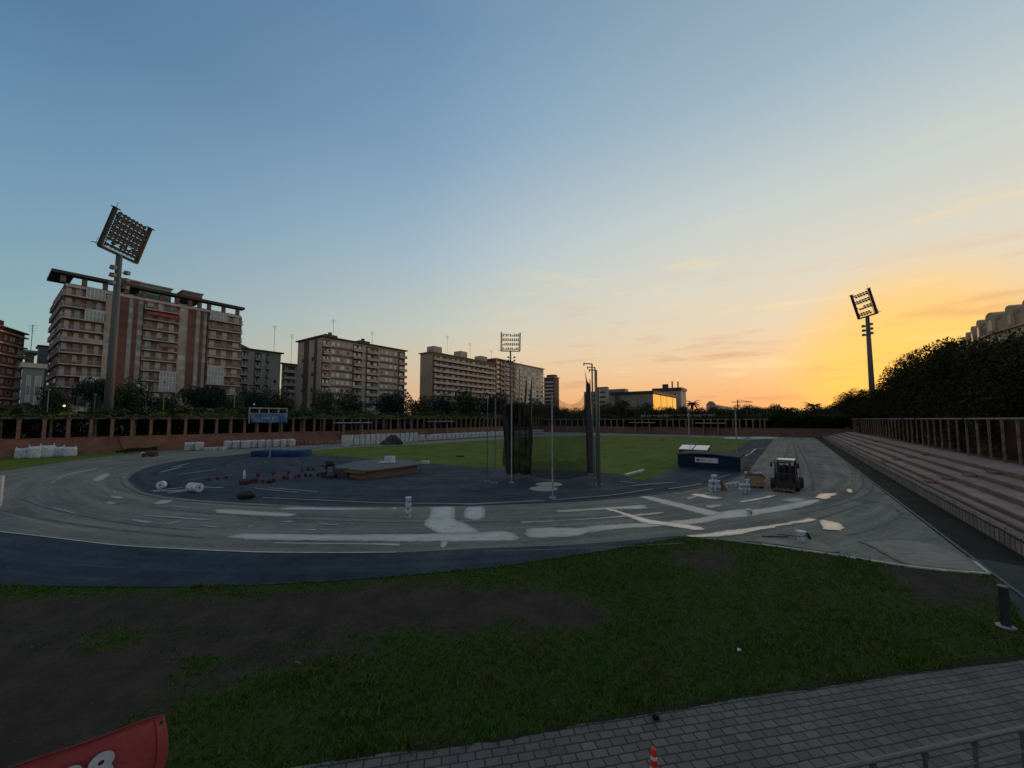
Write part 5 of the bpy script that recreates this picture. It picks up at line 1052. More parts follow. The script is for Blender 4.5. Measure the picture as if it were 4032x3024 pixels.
for u, vb, vt, lab in ((2716, 1790, 1614, 'left tall white vaulting upright behind the navy mat'), (2902, 1784, 1614, 'right tall white vaulting upright behind the navy mat')):
    P = G(u, vb + 8); zt_ = zat(vt, P); q = thing('vault_upright', lab, 'upright', P, 'vaulting uprights'); b = MB(); b.tube([P, Vector((P.x, P.y, zt_))], .10, 8); b.build('pole', 'white_pole', q); b = MB(); b.tube([P + Vector((0, 0, zt_ - .35)), P + Vector((0, 0, zt_ + .05))], .15, 8); b.tube([P + Vector((0, 0, .9)), P + Vector((.45, .1, .35))], .05, 5); b.build('head_clamp', 'steel', q)
    b = MB(); b.box(-.4, .4, -.25, .25, .02, .25).move(P.x, P.y, 0); b.build('base', 'steel', q)
# two green boxes with white lids
for (u0, u1, lab) in ((2674, 2724, 'left dark green box with bright white lid behind the navy mat'), (2731, 2806, 'right dark green box with bright white lid behind the navy mat')):
    A_ = AT(2674, 1775, 46.0); A_ = Vector((A_.x, A_.y, 0))
    def ua(a_, z_=1.2):
        p_ = A_ + N2 * a_; return CX + F * p_.x / (p_.y * CT + (z_ - H) * ST)
    a0 = min(np.linspace(0, 6, 300), key=lambda a_: abs(ua(a_) - u0)); a1_ = min(np.linspace(0, 6, 300), key=lambda a_: abs(ua(a_) - (u1 if u1 < 2750 else 2784)))
    r = thing('storage_box', lab, 'storage box', A_ + N2 * a0 + Vector((0, 0, .02)), 'storage boxes with white lids'); z1, z2 = zat(1769, A_), zat(1753, A_ + D2 * 2.0)
    fr = lambda a_, q, z: A_ + N2 * a_ + D2 * q + Vector((0, 0, z))
    b = MB(); b.hexa([fr(a0, 0, .02), fr(a1_, 0, .02), fr(a1_, 2, .02), fr(a0, 2, .02)], [fr(a0, 0, z1), fr(a1_, 0, z1), fr(a1_, 2, z2), fr(a0, 2, z2)]); b.build('body', 'dark_green', r)
    b = MB(); b.hexa([fr(a0 - .03, -.08, z1 + .01), fr(a1_ + .03, -.08, z1 + .01), fr(a1_ + .03, 2.06, z2 + .01), fr(a0 - .03, 2.06, z2 + .01)], [fr(a0 - .03, -.08, z1 + .07), fr(a1_ + .03, -.08, z1 + .07), fr(a1_ + .03, 2.06, z2 + .07), fr(a0 - .03, 2.06, z2 + .07)]); b.build('lid', 'lid_white', r)
# ---------------- red buckets, marker cones on the blue area
proto = thing('red_bucket', 'small red tub standing on the blue area', 'tub', (0, 0, 0), 'red tubs scattered on the blue area')
b = MB(); b.lathe([(.13, 0), (.17, .26), (.185, .265), (.185, .30), (.16, .30), (.12, .05)], 10); b.build('tub', 'red_paint', proto); b = MB(); b.tube([(-.17, 0, .27), (-.1, 0, .40), (.1, 0, .40), (.17, 0, .27)], .012, 5); b.build('handle', 'steel_dark', proto)
tubs = [(822,1894),(856,1889),(890,1885),(957,1878),(948,1907),(956,1909),(968,1905),(974,1907),(987,1903),(993,1899),(1009,1898),(1035,1900),(1078,1897),(1016,1876),(1075,1870),(1118,1886),(1132,1887),(1136,1866),(1162,1884),(1177,1880),(1190,1858),(1203,1877),(1213,1853),(1222,1877),(1233,1853),(1252,1874),(1266,1872),(1281,1870),(1284,1849),(1345,1860)]
for i, (u, v) in enumerate(tubs):
    P = G(u, v, .02); s = .82 + random.uniform(-.12, .15)
    if i == 0: proto.location = P; proto.scale = (s, s, s)
    else: dup(proto, P, random.uniform(0, 6), scale=(s, s, s))
proto['label'] = 'small red tub standing on the blue area'
def blob(u, v, w, h, lab, m, cat, name, d=.8):
    P = G(u, v, .02); b = MB(); n = 16; prof = [(.75, 0), (1.0, .25), (1.0, .6), (.8, .85), (.4, 1.0), (0, 1.02)]; ph = random.random() * 6
    b.add([(q * (1 + .1 * math.sin(3 * a + ph) + .06 * math.sin(5 * a)) * math.cos(a) * w / 2, q * (1 + .1 * math.sin(2 * a + ph)) * math.sin(a) * w / 2 * d, z * h) for q, z in prof for a in [2 * math.pi * k / n for k in range(n)]], [(i * n + k, i * n + (k + 1) % n, (i + 1) * n + (k + 1) % n, (i + 1) * n + k) for i in range(len(prof) - 1) for k in range(n)]).move(P.x, P.y, P.z)
    return tag(b.build(name, m, smooth=True), lab, cat)
blob(968, 1962, 1.0, .52, 'black lumpy bag lying at the edge of the blue area', 'black', 'bag', 'black_bag'); blob(1060, 1902, .45, .34, 'small black bag among the red tubs', 'black', 'bag', 'black_bag')
# small white-topped bottle beside the tubs
P = G(961, 1884, .02); b = MB(); b.lathe([(.10, 0), (.10, .5), (.05, .62), (.05, .72)], 10, P); tag(b.build('white_cone', 'bag_white'), 'thin white marker standing behind the red tubs', 'marker')
# rolls
def roll(u, v, L_, rad, ang, lab, m='bag_white'):
    P = G(u, v, .02); r = thing('roll', lab, 'roll', P); b = MB(); n = 20; prof = [(.22 * rad, -L_ / 2), (rad * .98, -L_ / 2), (rad, -L_ / 2 + .03), (rad, L_ / 2 - .03), (rad * .98, L_ / 2), (.22 * rad, L_ / 2)]
    vs = [(z, q * math.cos(2 * math.pi * k / n), q * math.sin(2 * math.pi * k / n)) for q, z in prof for k in range(n)]; b.add(vs, [(i * n + k, i * n + (k + 1) % n, (i + 1) * n + (k + 1) % n, (i + 1) * n + k) for i in range(5) for k in range(n)]).rot(ang).move(P.x, P.y, P.z + rad); b.build('sheet_roll', m, r, smooth=False)
    b = MB(); b.lathe([(.215 * rad, -L_ / 2 + .02), (.215 * rad, L_ / 2 - .02)], 12, (0, 0, 0), 'X').rot(ang).move(P.x, P.y, P.z + rad); b.build('core', 'black', r); return r
roll(766, 1936, 1.0, .30, math.radians(-20), 'larger white plastic roll lying on its side on the blue area')
roll(635, 1924, .35, .27, math.radians(-75), 'small white roll with dark core near the curved kerb')
P = G(648, 1915, .02); b = MB(); b.lathe([(.22, 0), (.26, .1), (.26, .38), (.2, .46)], 12, P); tag(b.build('black_drum', 'rubber'), 'small black drum just behind the small white roll', 'drum')
for (a, c, lab) in (((605, 1938), (735, 1933), 'upper white plank by the rolls'), ((660, 1944), (735, 1937), 'lower white plank by the rolls')):
    b = MB(); ribbon(b, [G(*a), G(*c)], .22, .03, .09); tag(b.build('plank', 'line_paint'), lab, 'plank')
# cart / mixer among the tubs
P = G(1300, 1880, .02); r = thing('hand_cart', 'dark hand cart with a round hopper left of the brick pit', 'cart', P)
b = MB(); b.lathe([(.18, .95), (.42, 1.15), (.40, 1.45), (.1, 1.5)], 12, P); b.build('hopper', 'black', r); b = MB()
for s in (-1, 1): b.tube([P + Vector((s * .35, 0, .05)), P + Vector((s * .28, 0, 1.1))], .05, 6)
b.tube([P + Vector((-.9, 0, .95)), P + Vector((.3, 0, 1.0))], .05, 6); b.box(P.x - .5, P.x + .5, P.y - .4, P.y + .4, .03, .25); b.build('frame', 'steel_dark', r)
for s in (-1, 1): b = MB(); b.lathe([(.22, -.05), (.22, .05)], 12, (P.x + s * .55, P.y, .24), 'X'); b.build('wheel', 'rubber', r)
b = MB(); b.box(P.x + .7, P.x + 1.6, P.y - .3, P.y + .3, .03, .8); b.build('case', 'mat_top', r, bevel=.05)
# brick pit with slab cover
A = [G(1325, 1886), G(1450, 1893), G(1590, 1882), G(1655, 1868)]
top = [(1305,1842),(1448,1852),(1450,1851),(1670,1827),(1655,1815),(1560,1806),(1420,1818),(1340,1826)]
hp = .78; r = thing('brick_platform', 'low brick platform under a wide grey slab roof on the blue area', 'platform', G(1450, 1890))
slab = [G(u, v, hp) for u, v in ((1315,1843),(1440,1852),(1470,1851),(1655,1828),(1660,1822),(1600,1809),(1500,1806),(1400,1816),(1330,1832))]
b = MB(); b.prism([(q.x, q.y) for q in slab], hp - .12, hp); b.build('slab_cover', 'slab_grey', r)
cen = sum(slab, Vector()) / len(slab); inner = [cen + (q - cen) * .93 for q in slab]
b = MB(); b.prism([(q.x, q.y) for q in inner], .018, hp - .122); b.build('brick_base', 'brick_pit', r)
b = MB(); ribbon(b, [slab[8] * .99, slab[0], slab[1]], .10, hp - .30, hp - .121); b.build('edge_shadow_board', 'wood', r)
b = MB(); b.tube([G(1448, 1868, .5), G(1462, 1886, .05)], .03, 5); b.build('prop', 'wood', r)
P = G(1525, 1822, hp); b = MB(); b.box(-.8, .75, -.3, .5, 0, .09).box(-.25, .62, -.1, .45, .091, .62); b.move(P.x, P.y, hp + .003); tag(b.build('white_box', 'bag_white', bevel=.03), 'white box standing on the grey slab cover', 'box')
P = G(1674, 1826, .03); b = MB(); b.box(-.42, .42, -.25, .25, 0, .26).box(-.46, .46, -.28, .28, .262, .31).move(P.x, P.y, .035); tag(b.build('white_crate', 'bag_white'), 'small flat white box on the grass edge right of the platform', 'box')
P = G(1310, 1795, .03)
# throwing board and small things on the infield
b = MB(); ribbon(b, [G(2466, 1876), G(2534, 1857)], .28, .05, .22); tag(b.build('toe_board', 'kerb_white'), 'long pale board lying on the grass corner', 'board')
for (u, v, lab) in ((1812, 1798, 'dark tuft of debris on the left of the infield'), (2608, 1733, 'tiny dark tuft near the far edge of the infield')):
    blob(u, v, 1.2, .18, lab, 'leaf_dark', 'tuft', 'grass_tuft')
# ---------------- hammer cage
cg = thing('hammer_cage', 'hammer throw cage of tall steel poles with dark torn netting', 'throwing cage', G(2150, 1900))
def pole(u, vb, vt, r0=.07, m='galv', ut=None, arm=None, name='pole'):
    P = G(u, vb); zt_ = zat(vt, P); b = MB(); r0 *= .72; b.tube([P, Vector((P.x, P.y, zt_))], r0, 8)
    if arm: Q = Vector((P.x, P.y, zt_)); b.tube([Q, Q + Vector((arm, -.2, 0))], r0 * .75, 6); b.tube([Q + Vector((arm, -.2, -.18)), Q + Vector((arm, -.2, .08))], r0 * .7, 6)
    b.box(P.x - .2, P.x + .2, P.y - .2, P.y + .2, .018, .06); b.build(name, m, cg); return P, zt_
p1 = pole(1918, 1897, 1559, .055); p2 = pole(1950, 1903, 1567, .07, 'steel'); p3 = pole(2014, 1902, 1553, .075, 'white_pole'); p4 = pole(2046, 1868, 1452, .07, 'steel'); pm = pole(2070, 1866, 1600, .05, 'steel_dark')
p5 = pole(2176, 1962, 1548, .065, 'white_pole'); P_, z_ = p5; b = MB(); b.tube([P_ + Vector((-.12, 0, z_ - .05)), P_ + Vector((.1, 0, z_ - .05))], .05, 6); b.tube([P_ + Vector((0, 0, z_ - .8)), P_ + Vector((0, 0, z_ - .65))], .10, 8); b.build('pulley', 'steel', cg)
p6 = pole(2338, 1914, 1433, .085, arm=-.66); p7 = pole(2349, 1884, 1447, .08, arm=-.68); p8 = pole(2355, 1908, 1458, .08, arm=-.6); p9 = pole(2362, 1909, 1528, .11)
b = MB(); b.tube([G(2338, 1914) + Vector((0, 0, 3.55)), G(2362, 1909) + Vector((0, 0, 3.6))], .05, 6); b.tube([G(2338, 1914) + Vector((0, 0, 3.75)), G(2349, 1884) + Vector((0, 0, 3.8))], .04, 6); b.build('cross_brace', 'galv', cg)
b = MB(); q = [AT(u, v, Y_) for u, v, Y_ in ((1986,1698,33), (2100,1699,33), (2200,1699,33), (2334,1698,32))]; b.tube(q, .018, 5); b.build('rope', 'galv', cg)
# net: thin panel hanging between the bundles
def netpanel(path, tops, bots, mname, name, nz=24, wob=.0, seed=1):
    r_ = random.Random(seed); vs = []; m_ = len(path)
    for i, (u, Y_) in enumerate(path):
        T0, B0 = AT(u, tops[i], Y_), AT(u, bots[i], Y_)
        B0.x = T0.x; B0 = Vector((T0.x, Y_, max(.03, B0.z)))
        for j in range(nz + 1):
            t = j / nz; p = B0.lerp(T0, t); vs.append((p.x + wob * math.sin(i * 1.9 + j * .35 + seed), p.y + wob * 1.4 * math.sin(i * 2.6 + j * .2), p.z))
    n_ = nz + 1; b = MB(); b.sm = True; b.add(vs, [(i * n_ + j, (i + 1) * n_ + j, (i + 1) * n_ + j + 1, i * n_ + j + 1) for i in range(m_ - 1) for j in range(nz)]); return b.build(name, mname, cg)
us = np.linspace(2085, 2312, 20)
netpanel([(u, 33 - 2.2 * math.sin(math.pi * (u - 2085) / 227)) for u in us], [1566 + 26 * math.sin(math.pi * max(0, min(1, (u - 2195) / 105))) - (14 if u > 2296 else 0) for u in us], [1872 + 16 * math.sin(math.pi * (u - 2085) / 227) for u in us], 'net_thin', 'net', wob=.03)
netpanel([(u, 32.3 - 1.9 * math.sin(math.pi * (u - 2085) / 227)) for u in us], [1812 + 14 * math.sin(u * .09) * math.sin(u * .031) for u in us], [1874 + 14 * math.sin(math.pi * (u - 2085) / 227) for u in us], 'net_thin', 'net_bottom', wob=.05, seed=3)
us = np.linspace(1982, 2094, 24); netpanel([(u, 33.2 + .25 * math.sin(u * .35)) for u in us], [1586 + (8 if u < 2010 else 0) + 5 * math.sin(u * .21) for u in us], [1868 + 4 * math.sin(u * .11) - (30 if u < 1990 else 0) for u in us], 'net_curtain', 'gathered_net', wob=.07, seed=4)
netpanel([(2000 + k * 5, 33.0 + .12 * math.sin(k * 2)) for k in range(6)], [1592] * 6, [1866] * 6, 'net_curtain', 'gathered_net', wob=.05, seed=5)
def bundle(pts, rads, name='net_bundle', seed=0):
    b = MB(); r_ = random.Random(seed); b.tube([Vector(p) + Vector((r_.uniform(-.05, .05), 0, 0)) for p in pts], rads, 9); return b.build(name, 'black', cg)
bundle([AT(2304, 1460, 31.8), AT(2308, 1500, 31.8), AT(2315, 1520, 31.8), AT(2318, 1600, 31.8), AT(2322, 1700, 31.5), AT(2325, 1790, 31.2), AT(2328, 1862, 30.9)], [.01, .05, .20, .26, .32, .34, .30], seed=1)
bundle([AT(2321, 1490, 31.7), AT(2320, 1530, 31.7), AT(2322, 1580, 31.7)], [.01, .08, .1], seed=2)
bundle([AT(2075, 1480, 33.1), AT(2072, 1530, 33.1), AT(2067, 1600, 33.1), AT(2065, 1700, 33.1)], [.01, .09, .10, .08], seed=3); bundle([AT(2096, 1485, 33.1), AT(2093, 1540, 33.1), AT(2089, 1640, 33.1), AT(2089, 1760, 33), AT(2090, 1862, 33)], [.01, .09, .13, .12, .09], seed=4)
bundle([AT(1990, 1640, 33.2), AT(1996, 1740, 33.2), AT(2004, 1866, 33)], [.3, .26, .12], seed=6)
bundle([AT(2310, 1843, 31), AT(2322, 1850, 30.9), AT(2296, 1868, 31)], [.04, .08, .03], seed=7)
# ---------------- forklift
def forklift():
    P = G(3134, 1934); r = thing('forklift', 'dark rough terrain forklift with orange body and pale cab roof on the grey track', 'forklift', P); a = -PHI + math.radians(-5); 
    def bd(b, name, m, par=r, bevel=0): b.rot(a); b.move(P.x, P.y + .9, .02); return b.build(name, m, par, bevel=bevel)
    W2 = .70
    for (x, y, rr, w_) in ((-W2, -.75, .40, .28), (W2, -.75, .40, .28), (-W2 + .02, 1.05, .36, .24), (W2 + .08, 1.05, .38, .26)):
        b = MB(); b.lathe([(rr * .55, -w_ / 2), (rr * .93, -w_ / 2), (rr, -w_ / 4), (rr, w_ / 4), (rr * .93, w_ / 2), (rr * .55, w_ / 2)], 18, (x, y, rr), 'X'); wo_ = bd(b, 'wheel', 'rubber'); b = MB(); b.lathe([(rr * .52, -w_ / 2 + .03), (rr * .52, w_ / 2 - .03), (.08, w_ / 2 + .01)], 12, (x, y, rr), 'X'); bd(b, 'rim', 'steel_dark', wo_)
    b = MB(); b.box(-.52, .52, -.9, 1.5, .38, .80); bd(b, 'chassis', 'black')
    b = MB(); b.box(-.50, .58, .50, 1.5, .42, 1.05).box(-.42, .5, 1.0, 1.6, 1.122, 1.25); bd(b, 'body', 'orange_paint', bevel=.07)
    b = MB(); b.box(.5, .62, -.5, .44, .36, 1.0); bd(b, 'side_panel', 'orange_paint')
    b = MB(); b.box(-.58, .50, .30, .48, .80, 1.62); bd(b, 'engine_cover', 'black'); b = MB(); b.box(-.56, .56, -.57, -.50, .38, 1.15).box(-.66, -.56, -.35, .45, .5, 1.1); bd(b, 'front_panel', 'black')
    b = MB()
    for (x, y) in ((-.60, -.62), (.60, -.62), (-.60, .5), (.60, .5)): b.tube([(x, y, .8), (x * .93, y * .9 + .05, 2.02)], .045, 6)
    b.box(-.60, .60, -.64, -.58, .80, 1.12); b.box(-.02, .02, -.62, -.60, 1.122, 2.0); b.build if False else None; bd(b, 'cab_frame', 'black')
    b = MB(); b.box(-.62, .62, -.66, .58, 2.0, 2.05); bd(b, 'roof_rim', 'black'); b = MB(); b.box(-.46, .56, -.58, .55, 2.052, 2.12); bd(b, 'roof', 'lid_white', bevel=.02)
    b = MB(); b.box(-.26, .26, .0, .4, .82, 1.0).box(-.24, .24, .30, .42, 1.0, 1.6); bd(b, 'seat', 'black')
    b = MB(); b.tube([(0, -.35, .9), (0, -.18, 1.25)], .03, 6); b.lathe([(.17, 0), (.19, .02), (.17, .04)], 12, (0, -.17, 1.26)); bd(b, 'steering_column', 'black')
    b = MB()
    for x in (-.34, .34): b.box(x - .06, x + .06, -1.12, -.98, .12, 2.0)
    for z in (.4, 1.1, 1.9): b.box(-.34, .34, -1.10, -1.0, z, z + .09)
    b.box(-.03, .03, -1.08, -1.02, .2, 1.85); bd(b, 'lift_mast', 'black')
    b = MB(); b.box(-.55, .55, -1.2, -1.13, .25, .65); bd(b, 'carriage', 'black'); 
    for x in (-.33, .33): b = MB(); b.box(x - .06, x + .06, -2.0, -1.14, .05, .09); bd(b, 'fork', 'black')
    for s in (-1, 1): b = MB(); b.tube([(s * .6, -.6, 1.9), (s * .78, -.68, 1.85)], .02, 5); b.box(s * .78 - .07, s * .78 + .07, -.72, -.68, 1.55, 1.85); bd(b, 'mirror', 'black')
    for s in (-1, 1): b = MB(); b.lathe([(.05, -.03), (.08, .03)], 10, (s * .5, -.7, 1.95), 'Y'); bd(b, 'headlight', 'pane_light')
    # pallet on the forks
    Q = Vector((-.1, -1.55, 0)); b = MB()
    for k in range(5): b.box(-.62, .60, -2.0 + k * .2, -1.86 + k * .2, .13, .155)
    for x in (-.6, 0, .5): b.box(x, x + .09, -1.99, -1.1, .03, .131)
    b.rot(a); b.move(P.x, P.y + .9, .02); tag(b.build('pallet', 'wood'), 'flat wooden pallet on the ground at the forklift forks', 'pallet')
    # driver
    d = thing('person', 'person in dark clothes sitting in the forklift cab', 'person', P)
    sk = bpy.data.meshes.new('body'); vv = [(0, .12, 1.02), (0, .14, 1.30), (0, .14, 1.50), (0, .13, 1.57), (0, .12, 1.70), (-.20, .12, 1.47), (-.27, .0, 1.25), (-.12, -.16, 1.26), (.20, .12, 1.47), (.27, .0, 1.25), (.12, -.16, 1.26), (-.11, -.25, 1.02), (-.12, -.34, .84 - .0), (.11, -.25, 1.02), (.12, -.34, .84)]
    ee = [(0, 1), (1, 2), (2, 3), (3, 4), (2, 5), (5, 6), (6, 7), (2, 8), (8, 9), (9, 10), (0, 11), (11, 12), (0, 13), (13, 14)]; Rz = Matrix.Rotation(a, 3, 'Z'); vv = [tuple(Rz @ Vector(v) + Vector((0, .9, .02))) for v in vv]
    sk.from_pydata(vv, ee, []); o = bpy.data.objects.new('body', sk); COL.objects.link(o); o.parent = d; md = o.modifiers.new('Skin', 'SKIN'); rads = [.15, .15, .13, .06, .10, .07, .05, .04, .07, .05, .04, .09, .06, .09, .06]
    for i, q in enumerate(sk.skin_vertices[0].data): q.radius = (rads[i], rads[i]); q.use_root = (i == 0)
    o.modifiers.new('Sub', 'SUBSURF').levels = 1; o.modifiers['Sub'].render_levels = 2; sk.materials.append(M('mat_navy'))
    return r
forklift()
# ---------------- crate bin, drums and buckets
P = G(2988, 1923); r = thing('wooden_bin', 'large tan wooden bin heaped with pale material beside the forklift', 'bin', P)
def rb(b, name, m, a=-.35, par=None, bevel=0, P=P): b.rot(a); b.move(P.x, P.y + .5, .02); return b.build(name, m, par, bevel=bevel)
b = MB(); 
for k in range(5): z = .12 + k * .15; b.hexa([(-.52, -.45, z), (.52, -.45, z), (.52, .45, z), (-.52, .45, z)], [(-.53, -.46, z + .14), (.53, -.46, z + .14), (.53, .46, z + .14), (-.53, .46, z + .14)])
rb(b, 'box', 'box_beige', par=r); b = MB()
for s in (-1, 0, 1): b.box(s * .42 - .05, s * .42 + .05, -.45, .45, .0, .115)
rb(b, 'pallet', 'black', par=r); b = MB(); b.hexa([(-.58, -.5, .88), (.58, -.5, .88), (.58, .5, .88), (-.58, .5, .88)], [(-.45, -.38, .99), (.45, -.38, .99), (.45, .38, .99), (-.45, .38, .99)]); rb(b, 'heap', 'mat_top', par=r, bevel=.03)
b = MB(); b.box(-.62, -.45, -.2, .1, .95, 1.1).box(-.1, .2, -.3, 0, .99, 1.06).box(.3, .5, -.1, .2, .97, 1.08); rb(b, 'rags', 'bag_white', par=r, bevel=.03)
b = MB(); b.hexa([(.50, -.5, .70), (.66, -.5, .62), (.66, .3, .62), (.50, .3, .70)], [(.50, -.5, .92), (.56, -.5, .90), (.56, .3, .90), (.50, .3, .92)]); rb(b, 'flap', 'wood', par=r)
def bucket_proto():
    r = thing('bucket', 'white and blue plastic bucket', 'bucket', (0, 0, 0)); b = MB(); b.lathe([(.125, 0), (.15, .30), (.165, .31), (.165, .34), (.15, .345)], 12); b.build('pail', 'bucket_white', r)
    b = MB(); b.lathe([(.168, .346), (.168, .375), (.14, .38)], 12); b.build('lid', 'sign_white', r); b = MB(); b.tube([(-.15, -.05, .3), (-.1, -.17, .2), (.1, -.17, .2), (.15, -.05, .3)], .008, 4); b.build('handle', 'steel_dark', r)
    b = MB(); b.box(-.06, .06, -.158, -.135, .10, .2); b.build('sticker', 'sticker', r); return r
bp_ = bucket_proto(); first = [True]
def bucket(P, z, s, lab, group, rz=0):
    loc = (P.x, P.y, z)
    if first[0]: first[0] = False; bp_.location = loc; bp_.scale = (s, s, s); bp_['label'] = lab; bp_['group'] = group; bp_.rotation_euler = (0, 0, rz); return bp_
    return dup(bp_, loc, rz, lab, group, (s, s, s))
PL = G(2822, 1936); BG = 'white and blue buckets in the left stack on the grey track'
for i, (dx, dy, lv) in enumerate(((-.30, 0, 0), (0, -.02, 0), (.29, .05, 0), (-.15, .3, 0), (.16, .32, 0), (-.28, .02, 1), (.02, 0, 1), (.26, .1, 1), (0, .3, 1), (-.05, .1, 2), (.12, .18, 2))):
    bucket(PL + Vector((dx * .95, dy + .2, 0)), .02 + lv * .375 * .95, .95, 'blue and white bucket in the left heap of stacked buckets', BG, random.uniform(-.6, .6))
PR_ = G(2938, 1945); BG = 'white and blue buckets in the stack in front of the wooden bin'
for i, (dx, dy, lv) in enumerate(((-.26, 0, 0), (.02, -.02, 0), (.29, .0, 0), (-.12, .3, 0), (.2, .3, 0), (-.24, .0, 1), (.02, 0, 1), (.29, .03, 1), (.27, .04, 2))):
    bucket(PR_ + Vector((dx * .88, dy + .15, 0)), .02 + lv * .375 * .82, .82, 'blue and white bucket in the stack before the wooden bin', BG, random.uniform(-.6, .6))
for dx in (0, .3, .62, .9): 
    Q = G(2866 + dx * 45, 1921 - dx * 6); bucket(Q, .02, .8, 'single low white bucket between the two bucket stacks', 'low buckets between the stacks', dx * 3)
b = MB(); Q = G(2846, 1932, .02); b.hexa([(-.05, 0, 0), (.35, 0, 0), (.35, .25, 0), (-.05, .25, 0)], [(-.28, .1, .62), (-.02, .1, .66), (-.02, .3, .66), (-.28, .3, .62)]).move(Q.x, Q.y, .02); tag(b.build('brown_sack', 'wood'), 'brown sack leaning on the left bucket stack', 'sack')
Q = G(2951, 2031); bucket(Q, .02, .85, 'lone pale blue bucket on the white strip below the forklift', 'lone buckets on the track', .4)
Q = G(1607, 2040)
for k in range(3): bucket(Q, .02 + .355 * k * .95, .95, '%s bucket of the tower of three white buckets beyond the kerb centre' % ('bottom', 'middle', 'top')[k], 'tower of three buckets', .3 * k)
Q = G(3156, 2134); bucket(Q, .02, 1.12, 'lilac white bucket with a paint roller near the white kerb', 'lone buckets on the track', 2.5)
r = thing('paint_roller', 'long handled paint roller resting behind the lilac white bucket', 'paint roller', Q); b = MB(); b.tube([G(3062, 2104, .10), G(3150, 2112, .36)], .018, 6); b.build('handle', 'steel_dark', r); E = G(3184, 2112, .28); b = MB(); b.tube([G(3150, 2112, .36), G(3178, 2109, .34)], .012, 5); b.tube([E + Vector((-.05, 0, .12)), E + Vector((.06, .02, -.1))], .055, 10); b.build('roller', 'black', r)
b = MB(); ribbon(b, [G(3000, 2116), G(3105, 2117)], .05, .03, .06); tag(b.build('screed_bar', 'steel_dark'), 'thin dark bar lying left of the lilac white bucket', 'bar')
# broken white thing near left edge
P = G(-3, 1992, .02); b = MB(); b.box(-.08, .10, -.05, .05, 0, 1.72).box(-.3, .08, -.04, .04, 1.0, 1.5).move(P.x, P.y, .02); tag(b.build('marker_board', 'cone_white'), 'white upright board cut by the left edge of the photo', 'board')
# small cart near left wall
P = G(590, 1798, .02); r = thing('line_marker', 'small dark machine with red top by the left wall', 'machine', P); b = MB(); b.box(-.9, .9, -.3, .3, .12, .45).box(.3, .8, -.25, .25, .451, .62).move(P.x, P.y, 0); b.build('body', 'mat_top', r, bevel=.05); b = MB(); b.box(-.3, .3, -.28, .28, .452, .85).move(P.x, P.y, 0); b.build('engine', 'red_paint', r)
for s in (-.6, .6): b = MB(); b.lathe([(.16, -.04), (.16, .04)], 10, (P.x + s, P.y - .33, .18), 'Y'); b.build('wheel', 'rubber', r)
P = G(562, 1798, .02); b = MB(); b.lathe([(.2, 0), (.23, .55), (.17, .62)], 12, P); tag(b.build('drum', 'block_white'), 'small white drum left of the red topped machine', 'drum')
# blue banner frame above the left pergola
A_, C_ = onp(981, PW + .8, 1650), onp(1128, PW + .8, 1650); r = thing('banner_frame', 'white steel frame with a blue banner over the left pergola', 'banner frame', Vector((A_.x, A_.y, ZT))); ax2 = (C_ - A_); w = ax2.length; ax2.normalize(); q2 = Vector((ax2.y, -ax2.x, 0)); fr = lambda a, q, z: Vector((A_.x, A_.y, 0)) + ax2 * a + q2 * q + Vector((0, 0, z))
zt1, zt2, zt3 = zat(1603, A_), zat(1629, A_), zat(1664, A_); b = MB()
for f in (0, .25, .5, .76, 1): b.fbox(fr, w * f - .09, w * f + .09, -.08, .08, zt3 - (.1 if f in (0, 1) else 0), zt1)
b.fbox(fr, 0, w, -.06, .06, zt1 - .25, zt1 - .03 + .0); b.fbox(fr, 0, w, -.06, .06, zt2 - .1, zt2 + .12); b.build('frame', 'white_pole', r)
b = MB(); vs = []; n = 16
for i in range(n + 1):
    f = i / n; 
    for j in range(5): g = j / 4; vs.append(fr(w * (f * .98 + .01) + (.25 * (1 - g) * (1 if f < .2 else 0)), .14 + .06 * math.sin(f * 14 + g * 3), zt3 + (zt2 - zt3) * g + .10 * math.sin(f * 9) * (1 - g) + (.12 if f in (0, 1) else 0) * (1 - g)))
b.sm = True; b.add(vs, [(i * 5 + j, (i + 1) * 5 + j, (i + 1) * 5 + j + 1, i * 5 + j + 1) for i in range(n) for j in range(4)]); bn = b.build('banner', 'banner_blue', r)
b = MB(); 
for (x0, x1, z0, z1) in ((.31, .34, .35, .7), (.36, .40, .45, .6), (.41, .45, .42, .6), (.46, .52, .45, .62), (.58, .62, .3, .75), (.63, .67, .55, .7), (.69, .73, .5, .65)):
    b.fbox(fr, w * x0, w * x1, .22, .225, zt3 + (zt2 - zt3) * z0, zt3 + (zt2 - zt3) * z1)
b.build('lettering', 'line_paint', bn)
